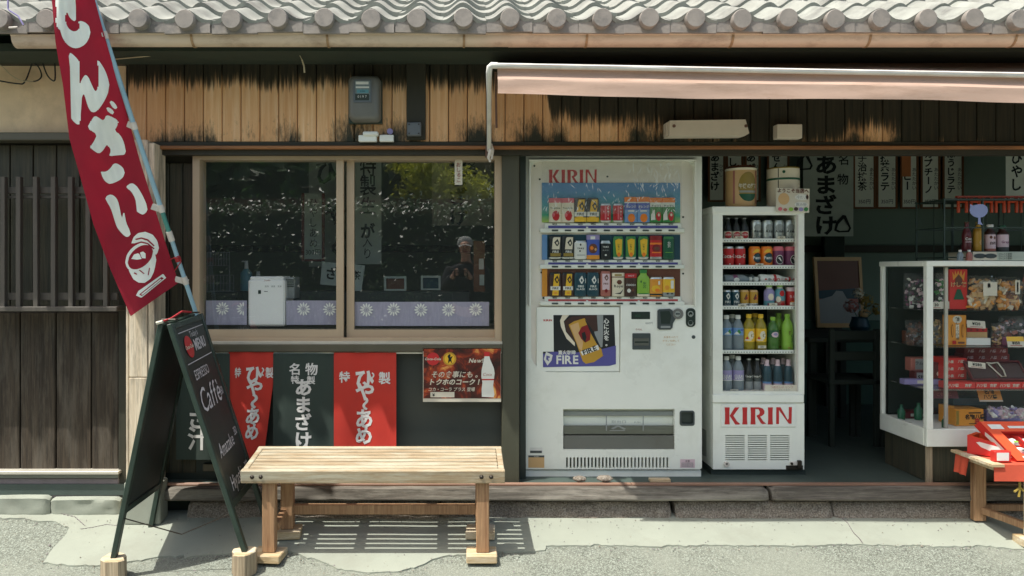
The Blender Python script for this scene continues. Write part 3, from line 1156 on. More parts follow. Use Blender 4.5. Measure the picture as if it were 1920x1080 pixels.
def board(t1, t2, f1, f2, out):
    """One leaf: two legs, rails and a black panel; out is the side it faces."""
    wv = (t2 - t1).normalized()
    dv = (f1 - t1).normalized()
    nrm = wv.cross(dv).normalized()
    if nrm.dot(out) < 0:
        nrm = -nrm
    for p, q_ in ((t1, f1), (t2, f2)):
        q = MB()
        q.bar(p, q_, .038, .024, 'frame_black', up=nrm, c=.003)
        q.build('leg', ab)
    for t in (.015, .80):
        q = MB()
        q.bar(t1.lerp(f1, t) + wv * .02, t2.lerp(f2, t) - wv * .02, .022, .034 if t > .5 else .03, 'frame_black', up=dv, c=.003)
        q.build('rail', ab)
    q = MB()
    cs = [t1.lerp(f1, .02) + wv * .015, t2.lerp(f2, .02) - wv * .015, t2.lerp(f2, .80) - wv * .015, t1.lerp(f1, .80) + wv * .015]
    q.hexa([c + nrm * .006 for c in cs] + [c - nrm * .004 for c in cs], 'chalkboard')
    pnl = q.build('panel', ab)
    return pnl, wv, dv, nrm


pr, wv, dv, nrm = board(T1 + Vector((.02, 0, 0)), T2 + Vector((.02, 0, 0)), R1, R2, Vector((1, 0, .3)))
board(T1 - Vector((.02, 0, 0)), T2 - Vector((.02, 0, 0)), L1, L2, Vector((-1, 0, .3)))
q = MB()
for t in (.12, .85):
    c = T1.lerp(T2, t) + Vector((0, 0, .014))
    q.box((c.x - .035, c.y - .02, c.z - .004), (c.x + .035, c.y + .02, c.z + .004), 'bolt', .002)
q.build('hinge', ab)
q = MB()
q.tube([T1 + Vector((-.03, -.02, .004)), T1 + Vector((.0, .06, .02)), T1.lerp(T2, .5) + Vector((0, 0, .035)), T1.lerp(T2, .75) + Vector((.01, 0, .02))], .005, 'rope_red', 6)
q.tube([T1 + Vector((-.035, -.022, .004)), T1 + Vector((-.005, -.022, .012))], .008, 'paper', 6)
q.build('cord', ab)
q = MB()
q.tube([R1.lerp(T1, .17) + Vector((0, 0, 0)), Vector((-1.33, 3.55, .19)), L1.lerp(T1, .17)], .003, 'bolt', 5)
q.build('chain', ab)
W_ = .45
bo = T1 + Vector((.02, 0, 0)) + wv * .015 + nrm * .0085          # top near corner of the written face
bf = lambda a, b: bo + wv * a + dv * b                           # right, down
lt = lambda cx, cy: plane_fn(bf(cx, cy), wv, -dv)
for y in (.055, .21):
    q = MB()
    q.poly([[(0.02, y), (W_ - .02, y), (W_ - .02, y + .004), (.02, y + .004)]], bf, 'chalk')
    q.build('chalk_line', pr, recalc=False)
for (t, sz, cx, cy, bo_, sh_, sx_) in (('MENU', .078, .29, .14, .03, 0, .85), ("Today's", .042, .24, .085, 0, .2, 1), ('ESPRESSO', .07, .18, .275, 0, 0, .78), ('Caffè', .17, .2, .40, .0, .2, .85), ('350', .06, .38, .415, 0, 0, .7),
                                       ('Amazake', .10, .19, .66, 0, .15, .7), ('350', .06, .39, .64, 0, 0, .7), ('Hiyashi', .10, .18, .845, 0, .15, .75), ('300', .06, .39, .83, 0, 0, .7)):
    q = MB()
    q.text(t, sz, lt(cx, cy), 'chalk', bo_, shear=sh_, sx=sx_)
    q.build('lettering', pr, recalc=False)
q = MB()
q.poly([circle(.115, .135, .058, .055, 28)], lambda a, b: bf(a, b) + nrm * .001, 'logo_red')
q.text('Coca-Cola', .026, plane_fn(bf(.115, .135) + nrm * .002, wv, -dv), 'paper', .03, shear=.25)
q.build('sign_disc', pr, recalc=False)
for nm, p, sz in (('wooden offcut block under the near left foot of the menu board', L1, 1.0), ('thick pale log slice under the near right foot of the menu board beside the bench', R1, 1.0)):
    q = MB()
    g_ = gz(p.y)
    ring = []
    n = 14
    sd = p.x * 9
    for k in range(n):
        a = 2 * math.pi * k / n
        rr = .056 * (1 + .5 * noise.noise(Vector((math.cos(a) * 1.2, math.sin(a) * 1.2, sd))))
        ring.append((rr * math.cos(a) * 1.05, rr * math.sin(a)))
    zt = p.z + .004
    q.add([(p.x + a, p.y + b, g_ + .004) for a, b in ring] + [(p.x + a * .98, p.y + b * .98, zt - .005) for a, b in ring], [(k, (k + 1) % n, n + (k + 1) % n, n + k) for k in range(n)] + [tuple(range(n))[::-1]], 'lathe_wood')
    q.add([(p.x + a * .98, p.y + b * .98, zt - .005) for a, b in ring] + [(p.x + a * .9, p.y + b * .9, zt) for a, b in ring], [(k, (k + 1) % n, n + (k + 1) % n, n + k) for k in range(n)], 'block_wood')
    q.add([(p.x + a * .9, p.y + b * .9, zt) for a, b in ring], [tuple(range(n))], 'block_wood')
    tag(q.build('log_block', base=(p.x, p.y, g_)), nm, 'wood block', 'log blocks under the menu board')

# ================================================================== THE BANNER ON ITS POLE
flag = thing('banner_flag', 'tall red cloth banner with white brush lettering hung from a leaning pole', 'banner', (-1.2, 4.16, .3))
inv = lambda v: 1 / (.2778 + (70 - v) * 5.94e-5)                       # the pole leans out over the street as it rises
pole = lambda v: P(175 + .3208 * v + .000012 * v * v, v, inv(v))
q = MB()
q.tube([pole(v) for v in (-330, -100, 0, 200, 380, 391)], .0125, 'pole_blue', 12)
q.tube([pole(v) for v in (391, 434)], .0115, 'pole_green', 12)
q.tube([pole(v) for v in (434, 520, 700)], .0115, 'pole_blue', 12)
q.tube([pole(v) for v in (434, 452)], .016, 'ceramic', 12)
pl = q.build('pole', flag)
Ledge = [(-330, 66), (-100, 90), (0, 97), (80, 104), (160, 118), (260, 130), (330, 150), (420, 175), (500, 205), (593, 245)]
Redge = [(-330, 102), (-100, 152), (0, 178), (60, 194), (130, 214), (220, 240), (300, 262), (380, 287), (460, 312), (530, 335)]


def along(E_, t):
    t = min(max(t, 0), 1) * (len(E_) - 1)
    i = min(int(t), len(E_) - 2)
    f = t - i
    return [E_[i][k] + (E_[i + 1][k] - E_[i][k]) * f for k in (0, 1)]


def cloth_uv(s_, t):
    a, b = along(Ledge, t), along(Redge, t)
    return (a[1] + (b[1] - a[1]) * s_, a[0] + (b[0] - a[0]) * s_)


def cloth(s_, t, off=0.0):
    u, v = cloth_uv(s_, t)
    dr = inv(along(Redge, t)[0]) - .01
    d = dr - (1 - s_) * (.09 + .04 * t)
    wv_ = .022 * math.sin(t * 9 + s_ * 2.2) * (1 - s_ * .8) + .012 * math.sin(s_ * 6 + t * 15)
    wv_ += .010 * noise.noise(Vector((s_ * 3.0, t * 9, 2))) + .005 * noise.noise(Vector((s_ * 9, t * 22, 5)))
    return P(u, v, d + wv_ - off)


def cloth_inv(u, v):
    s_, t = .5, .5
    for _ in range(14):
        a, b = cloth_uv(s_, t)
        a1, b1 = cloth_uv(s_ + .01, t)
        a2, b2 = cloth_uv(s_, t + .01)
        j = ((a1 - a) * 100, (a2 - a) * 100, (b1 - b) * 100, (b2 - b) * 100)
        det = j[0] * j[3] - j[1] * j[2]
        du, dv_ = u - a, v - b
        s_ += .7 * (j[3] * du - j[1] * dv_) / det
        t += .7 * (-j[2] * du + j[0] * dv_) / det
        s_, t = min(max(s_, -.2), 1.2), min(max(t, 0.0), 1.0)
    return s_, t


q = MB()
q.grid(lambda a, b: cloth(a, b), 22, 130, 'banner_red')
fl = q.build('cloth', flag)


def curved(pts, n=6):
    o = []
    for i in range(len(pts) - 1):
        p0, p1, p2, p3 = pts[max(i - 1, 0)], pts[i], pts[i + 1], pts[min(i + 2, len(pts) - 1)]
        for k in range(n):
            t = k / n
            o.append(.5 * ((2 * p1) + (p2 - p0) * t + (2 * p0 - 5 * p1 + 4 * p2 - p3) * t * t + (3 * p1 - p0 - 3 * p2 + p3) * t ** 3))
    return o + [pts[-1]]


def dense(pts, step=5.0):
    o = []
    for (a, b), (c, e_) in zip(pts, pts[1:] + pts[:1]):
        k = max(1, int(math.hypot(c - a, e_ - b) / step))
        o += [(a + (c - a) * i / k, b + (e_ - b) * i / k) for i in range(k)]
    return o


def smooth(pts, it=1):
    for _ in range(it):
        o = []
        for p, r in zip(pts, pts[1:] + pts[:1]):
            o += [(p[0] * .75 + r[0] * .25, p[1] * .75 + r[1] * .25), (p[0] * .25 + r[0] * .75, p[1] * .25 + r[1] * .75)]
        pts = o
    return pts


Z4 = lambda L, oy=0: [(a / 4, b / 4 + oy) for a, b in L]
brush = [
    Z4([(415, -60), (418, 0), (420, 60), (432, 100), (415, 150), (432, 215), (455, 225), (462, 270), (490, 320), (530, 355), (580, 365), (640, 335), (672, 280), (680, 230), (665, 190), (635, 165), (600, 155), (588, 165), (600, 195), (595, 215), (570, 235),
        (545, 235), (515, 215), (495, 180), (488, 130), (500, 85), (512, 105), (517, 125), (545, 155), (565, 160), (575, 130), (570, 50), (565, 0), (560, -60)]),
    Z4([(513, 398), (530, 395), (560, 420), (600, 465), (600, 530), (592, 640), (612, 600), (635, 560), (660, 570), (690, 640), (715, 692), (735, 660), (740, 600), (743, 540), (728, 452), (748, 462), (785, 520), (812, 590), (822, 650), (807, 710), (770, 780), (740, 820),
        (710, 845), (678, 837), (655, 790), (640, 730), (628, 702), (615, 720), (610, 790), (605, 870), (598, 930), (580, 937), (545, 905), (530, 880), (533, 800), (530, 700), (530, 600), (525, 500)]),
    Z4([(797, 805), (822, 806), (857, 835), (850, 862), (825, 850), (800, 828)]),
    Z4([(818, 758), (842, 755), (872, 785), (882, 814), (860, 820), (836, 797)]),
    [(163, 240), (171, 226), (177.5, 216.5), (186, 221), (194.5, 227), (199, 215), (210, 219), (222.5, 226.5), (220, 236), (214.5, 245), (225, 252), (232.5, 266), (237, 290), (222, 291), (204, 293), (207, 286), (208, 280), (203, 274), (200, 271), (193, 283), (185, 288.5), (175, 282),
     (168, 276), (176, 266), (182, 252), (174, 247)],
    Z4([(755, 204), (775, 209), (802, 205), (830, 180), (850, 148), (875, 144), (915, 168), (938, 205), (927, 247), (890, 277), (828, 302), (798, 290), (773, 260), (760, 228)], 270),
    Z4([(787, 402), (818, 378), (850, 383), (877, 410), (892, 450), (905, 520), (915, 566), (925, 505), (941, 530), (942, 580), (960, 620), (984, 670), (962, 700), (935, 692), (905, 662), (873, 620), (850, 540), (830, 480), (800, 430)], 270),
    Z4([(945, 318), (985, 290), (1022, 310), (1052, 355), (1082, 410), (1103, 465), (1107, 500), (1076, 533), (1045, 520), (1016, 497), (1025, 470), (1015, 410), (985, 355), (955, 335)], 270)]
q = MB()


def on_cloth(loops, off, mtl):
    """Print an outline on the cloth in small pieces, so that it follows the folds."""
    pts = loops[0]
    u0, u1 = min(a for a, b in pts), max(a for a, b in pts)
    n = max(5, int((u1 - u0) / 2.2))

    def cut(u):
        return sorted(b + (e_ - b) * (u - a) / (c - a) for (a, b), (c, e_) in zip(pts, pts[1:] + pts[:1]) if (a <= u) != (c <= u))
    for i in range(n):
        a, b = u0 + (u1 - u0) * i / n, u0 + (u1 - u0) * (i + 1) / n
        z0_, z1_ = cut(a + .02 * (b - a)), cut(b - .02 * (b - a))
        if len(z0_) != len(z1_):
            z0_ = z1_ = cut((a + b) / 2)
        for k in range(0, len(z0_) - 1, 2):
            m_ = max(1, int(max(z0_[k + 1] - z0_[k], z1_[k + 1] - z1_[k]) / 6))
            vs = []
            for j in range(m_ + 1):
                f = j / m_
                for u, z_ in ((a, z0_), (b, z1_)):
                    vs.append(cloth(*cloth_inv(u, z_[k] + (z_[k + 1] - z_[k]) * f), off))
            q.add(vs, [(2 * j, 2 * j + 1, 2 * j + 3, 2 * j + 2) for j in range(m_)], mtl)


for g in brush:
    on_cloth([smooth(g)], .0025, 'banner_white')
C8 = lambda L: [(a / 4, b / 4 + 270) for a, b in L]
el = lambda cx, cy, rx, ry, ang, n=26: [(cx + rx * math.cos(t) * math.cos(ang) - ry * math.sin(t) * math.sin(ang), cy + rx * math.cos(t) * math.sin(ang) + ry * math.sin(t) * math.cos(ang)) for t in [2 * math.pi * k / n for k in range(n)]]
on_cloth([C8([(985, 745), (1000, 700), (1035, 668), (1090, 658), (1145, 680), (1180, 725), (1192, 780), (1178, 828), (1150, 830), (1110, 768), (1050, 745)])], .0025, 'banner_white')
for k in (0, 1):
    on_cloth([C8([(1012, 712 + 32 * k), (1060, 700 + 30 * k), (1110, 714 + 28 * k), (1160, 762 + 22 * k), (1156, 772 + 22 * k), (1106, 726 + 26 * k), (1060, 711 + 30 * k), (1014, 722 + 32 * k)])], .004, 'banner_red')
on_cloth([C8(el(1052, 848, 128, 92, -.75))], .0038, 'banner_white')
on_cloth([C8([(958, 900), (968, 955), (1000, 1015), (1040, 1040), (1085, 1042), (1130, 1010), (1158, 950), (1172, 870), (1165, 820), (1130, 850), (1080, 910), (1020, 940)])], .0025, 'banner_white')
on_cloth([C8(el(1053, 848, 112, 70, -.75))], .005, 'banner_red')
on_cloth([C8([(985, 862), (1005, 828), (1040, 818), (1052, 838), (1062, 862), (1030, 868)])], .006, 'banner_white')
on_cloth([C8([(1050, 815), (1072, 805), (1092, 822), (1092, 858), (1066, 856), (1056, 838)])], .006, 'banner_white')
for L in ([(1005, 960), (1030, 975), (1028, 982), (1003, 970)], [(1045, 940), (1085, 972), (1080, 977), (1040, 946)], [(1125, 930), (1115, 985), (1108, 983), (1118, 928)]):
    on_cloth([C8(L)], .0045, 'banner_red')
on_cloth([[(306, 513), (311.5, 521), (265, 558.5), (255, 554), (259, 546)]], .0025, 'banner_white')
on_cloth([[(303, 519), (307, 522), (266, 555), (261, 552)]], .004, 'banner_red')
on_cloth([[(301, 522.5), (303, 524), (267, 553), (264.5, 551.5)]], .005, 'banner_white')
q.build('lettering', fl, recalc=False)
for v in (60, 230, 385, 520):
    a, c = pole(v + 8), cloth(.96, [t / 200 for t in range(201) if along(Redge, t / 200)[0] >= v][0])
    q = MB()
    b = c + (a - c) * 1.28
    q.bar(c, b, .004, .032, 'ceramic', up=(pole(v + 30) - pole(v)).normalized(), c=.001)
    q.tube([pole(v - 1), pole(v + 13)], .0155, 'ceramic', 12)
    q.build('loop_tab', flag)
q = MB()
c = cloth(.99, .965)
pp = pole(487)
q.tube([cloth(.97, .93), pole(480) + Vector((.015, -.01, 0)), pole(488) + Vector((.018, -.012, -.01)), c], .003, 'rope_red', 6)
q.tube([pole(482), pole(490)], .016, 'rope_red', 10)
q.build('tie', flag)
q = MB()
e0, e1 = pole(640), pole(704)
q.tube([e0, e1], .018, 'pvc_white', 12)
q.box((e1.x - .02, e1.y, e1.z - .02), (e1.x + .02, 4.23, e1.z + .06), 'steel', .003)
q.build('pole_holder', flag)

# ================================================================== CLOTHS AND POSTER UNDER THE WINDOW
q = MB()
q.tube([P(385, 662, 4.165), P(944, 661, 4.165)], .006, 'white_plastic', 8)
for u in (400, 770, 930):
    q.tube([P(u, 662, 4.165), P(u, 658, 4.2)], .004, 'bolt', 6)
tag(q.build('curtain_rod', base=P(665, 662, 4.165)), 'thin white rod below the window sill that carries the shop cloths', 'curtain rod')


def noren(u0, u1, v0, v1, mtl, label, texts, tuck=(0, 0), seed=0, taper=0, group='split shop cloths hung under the window'):
    base = P((u0 + u1) / 2, v0, 4.15)
    t_ = thing('shop_cloth', label, 'hanging cloth', base, group)

    def fn(a, b, off=0.0):
        uu0 = u0 - tuck[0] * b ** .7 * 0 + (tuck[0] * b)
        uu1 = u1 - (tuck[1] * max(0, b - .25) / .75)
        u = uu0 + (uu1 - uu0) * a
        d = 4.152 + .010 * math.sin(a * 5.2 + seed + b * .8) * (.25 + b) + .004 * math.sin(a * 13 + seed * 3)
        return P(u, v0 + (v1 - v0) * b, d - off)
    q = MB()
    q.grid(lambda a, b: fn(a, b), 24, 12, mtl)
    c = q.build('cloth', t_)
    q = MB()
    for (s_, cu, cv, size, vert, sx) in texts:
        # size in photo pixels; letters follow the folds
        vs, fs = layout(s_, .022 if all(0x4e00 <= ord(c) <= 0x9fff for c in s_) else .035, vert, sx)
        pts = []
        for a, b in vs:
            uu, vv_ = cu + a * size, cv - b * size
            pts.append(fn((uu - u0) / (u1 - u0), (vv_ - v0) / (v1 - v0), .002))
        q.add(pts, fs, 'noren_white')
    if q.v:
        o = q.build('lettering', t_, recalc=False)
    return t_


noren(330, 431, 663, 862, 'noren_dark', 'black shop cloth half hidden behind the chalkboard menu stand', [('汁', 372, 822, 46, False, .9), ('ざ', 372, 784, 40, False, .9), ('物', 401, 690, 22, False, 1)], seed=1)
noren(429, 513, 660, 868, 'noren_red', 'narrow red shop cloth with its right edge tucked back beside the menu stand', [('ひ', 477, 703, 36, False, .9), ('や', 479, 727, 34, False, .95), ('〜', 481, 752, 28, True, 1.4), ('あ', 481, 780, 34, False, .92), ('め', 482, 810, 33, False, .92), ('特', 447, 699, 20, False, .6), ('製', 505, 699, 21, False, .7), ('〜', 493, 697, 16, True, 1)], tuck=(-7, 20), seed=2)
noren(512, 628, 663, 868, 'noren_dark', 'black shop cloth with white brush lettering between the two red ones', [('名', 552, 692, 23, False, 1), ('物', 584, 692, 24, False, 1), ('特', 553, 712, 16, False, 1), ('製', 583, 713, 16, False, 1), ('あまざけ', 569, 776, 33, True, 1.02), ('汁', 570, 843, 36, False, .9)], seed=3)
noren(626, 743, 661, 868, 'noren_red', 'wide bright red shop cloth right of the black one', [('ひ', 684, 713, 42, False, .9), ('や', 684, 733, 38, False, .98), ('〜', 685, 756, 26, True, 1.3), ('あ', 683, 785, 38, False, .92), ('め', 682, 817, 36, False, .95), ('特', 646, 707, 22, False, .95), ('製', 721, 709, 24, False, .95), ('〜', 699, 707, 18, True, 1)], seed=5)

PD = 4.14
q = MB()
q.pbox(793, 653, 939.5, 753.5, PD, PD + .004, 'paper')
q.poly([[(794, 654), (939, 654), (939, 747), (794, 747)]], lambda u, v: P(u, v, PD - .001), 'poster_print')
px = lambda u, v, off=.0025: plane_fn(P(u, v, PD - off), (PD / F, 0, 0), (0, 0, PD / F))
pp = lambda u, v: P(u, v, PD - .002)
post_o = thing('drink_poster', 'glossy brown drink poster with a white bottle below the window', 'poster', P(866, 753, PD))
q.build('sheet', post_o)
q = MB()
q.poly([circle(812, 673, 12)], pp, 'logo_red')
q.poly([circle(843, 673, 12.5)], pp, 'p_gold')
q.poly([circle(843, 673, 9.5)], lambda u, v: P(u, v, PD - .003), 'p_yellow')
q.poly([[(842, 664), (845, 665), (844, 670), (849, 667), (846, 674), (848, 682), (844, 677), (840, 682), (841, 673), (839, 668)]], lambda u, v: P(u, v, PD - .004), 'ink')
q.text('Coca-Cola', 6.2, px(812, 673, .003), 'paper', .03, shear=.25)
q.text('New!', 11, px(893, 676), 'paper', .03, shear=.25)
q.text('その食事にも。', 13.2, px(853, 702), 'paper', .015, shear=.2)
q.text('トクホのコーク！', 12.4, px(853, 716), 'paper', .035, shear=.2)
q.text('コカ・コーラ プラス 登場', 8.2, px(847, 730), 'paper', .012, shear=.15, sx=.92)
q.poly([[(807, 735), (852, 735), (852, 745), (807, 745)]], pp, 'paper')
q.text('¥', 7, px(813, 740.5, .003), 'ink', .03)
bt = [(908.5, 668), (908, 662), (918, 662), (917.5, 668), (919, 674), (926, 690), (927.5, 700), (926, 712), (924.5, 724), (927, 740), (925.5, 745), (903.5, 744), (903, 730), (904.5, 718), (902.5, 706), (903, 694), (906, 680)]
q.poly([bt], lambda u, v: P(u, v, PD - .0025), 'p_white')
q.poly([[(908, 660), (918, 660), (918, 668), (908, 668)]], lambda u, v: P(u, v, PD - .0032), 'logo_red')
q.poly([[(903.5, 710.5), (926.3, 710.5), (926, 713), (903.6, 713)]], lambda u, v: P(u, v, PD - .0032), 'logo_red')
q.text('Coca', 8, px(914, 702, .0034), 'p_rose', .0, shear=.2)
q.build('print', post_o, recalc=False)

# ================================================================== DRINKS: builder
def strips(mb, pts, fn, mt, step):
    """Fill an outline with narrow upright strips so that it hugs a round wall."""
    u0, u1 = min(a for a, b in pts), max(a for a, b in pts)
    n = max(4, int((u1 - u0) / step))

    def cut(u):
        z = []
        for (a, b), (c, e_) in zip(pts, pts[1:] + pts[:1]):
            if (a <= u) != (c <= u):
                z.append(b + (e_ - b) * (u - a) / (c - a))
        return sorted(z)
    for i in range(n):
        a, b = u0 + (u1 - u0) * i / n, u0 + (u1 - u0) * (i + 1) / n
        e_ = (b - a) * .02
        za_, zb_ = cut(a + e_), cut(b - e_)
        if len(za_) != len(zb_):
            za_ = zb_ = cut((a + b) / 2)
        for k in range(0, len(za_) - 1, 2):
            mb.add([fn(a, za_[k]), fn(b, zb_[k]), fn(b, zb_[k + 1]), fn(a, za_[k + 1])], [(0, 1, 2, 3)], mt)


def drink(spec):
    """spec: shape, radius, height, body, top, bands[(z0,z1,mat)], decals. Stands on z=0 and faces the street (-Y)."""
    sh, r, h, body, top = spec['s'], spec['r'], spec['h'], spec['b'], spec.get('t', 'silver')
    mb = MB()
    if sh == 'can':
        prof = [(0, .01), (.80, .0), (.97, .05), (1, .09), (1, .88), (.985, .91), (.84, .97), (.86, 1.0), (.78, 1.0), (.76, .985), (0, .985)]
        tz = .90
    elif sh == 'carton':
        prof = [(0, 0), (.98, .0), (1, .02), (1, .80), (1.02, .81), (1.02, .99), (.98, 1.0), (0, 1.0)]
        tz = .805
    elif sh == 'pet':
        prof = [(0, .015), (.86, .0), (1, .03), (1, .22), (.95, .27), (1, .32), (1, .60), (.97, .66), (.82, .75), (.55, .83), (.40, .87), (.40, .895), (.46, .90), (.46, .995), (.40, 1.0), (0, 1.0)]
        tz = .895
    elif sh == 'glass':
        prof = [(0, .01), (.9, 0), (1, .03), (.98, .2), (.88, .33), (1, .5), (.9, .62), (.5, .80), (.40, .86), (.40, .95), (.50, .955), (.50, .995), (.4, 1), (0, 1)]
        tz = .95
    else:                                                    # 'short' wide bottle
        prof = [(0, .0), (.96, .0), (1, .03), (1, .62), (.93, .7), (.55, .8), (.5, .86), (.6, .87), (.6, .99), (.55, 1), (0, 1)]
        tz = .865
    cuts = sorted({z for b in spec.get('bands', []) for z in b[:2]} | {tz})
    out = [(prof[0][0] * r, prof[0][1] * h)]
    for (r0, z0), (r1, z1) in zip(prof, prof[1:]):
        if z1 > z0:
            for c in cuts:
                if z0 + 1e-4 < c < z1 - 1e-4:
                    out.append(((r0 + (r1 - r0) * (c - z0) / (z1 - z0)) * r, c * h))
        out.append((r1 * r, z1 * h))
    rings = [(out[0][0], out[0][1], body)]
    for (r0, z0), (r1, z1) in zip(out, out[1:]):
        zm = (z0 + z1) / 2 / h
        mt = top if zm > tz else body
        for b in spec.get('bands', []):
            if b[0] <= zm <= b[1]:
                mt = b[2]
        rings.append((r1, z1, mt))
    mb.lathe(rings, 20)
    if sh in ('pet', 'glass', 'short') and spec.get('liq'):
        mb.lathe([(0, .03 * h, spec['liq']), (.88 * r, .03 * h, spec['liq']), (.90 * r, .6 * h, spec['liq']), (0, .6 * h, spec['liq'])], 16)

    def wrap(off):
        rr = r * (1.012 + off)
        return lambda a, b: Vector((rr * math.sin(a / r), -rr * math.cos(a / r), b))
    for i, dcl in enumerate(spec.get('d', [])):
        fn = wrap(.006 * i)
        k = dcl[0]
        if k == 'rect':
            _, u0, v0, u1, v1, mt = dcl
            n = 8
            vs = [fn(r * (u0 + (u1 - u0) * j / n), h * z) for z in (v0, v1) for j in range(n + 1)]
            mb.add(vs, [(j, j + 1, n + 2 + j, n + 1 + j) for j in range(n)], mt)
        elif k == 'oval':
            _, cu, cv, ru, rv, mt = dcl
            strips(mb, [(a * r, b * h) for a, b in circle(cu, cv, ru, rv, 20)], fn, mt, r * .16)
        elif k == 'poly':
            _, pts, mt = dcl
            strips(mb, [(a * r, b * h) for a, b in pts], fn, mt, r * .16)
        elif k == 'text':
            _, s_, cu, cv, size, mt, vert, sx = dcl
            vs, fs = layout(s_, .03, vert, sx)
            mb.add([fn(a * size * r + cu * r, b * size * r + cv * h) for a, b in vs], fs, mt)
    return mb.mesh('drink', recalc=True)


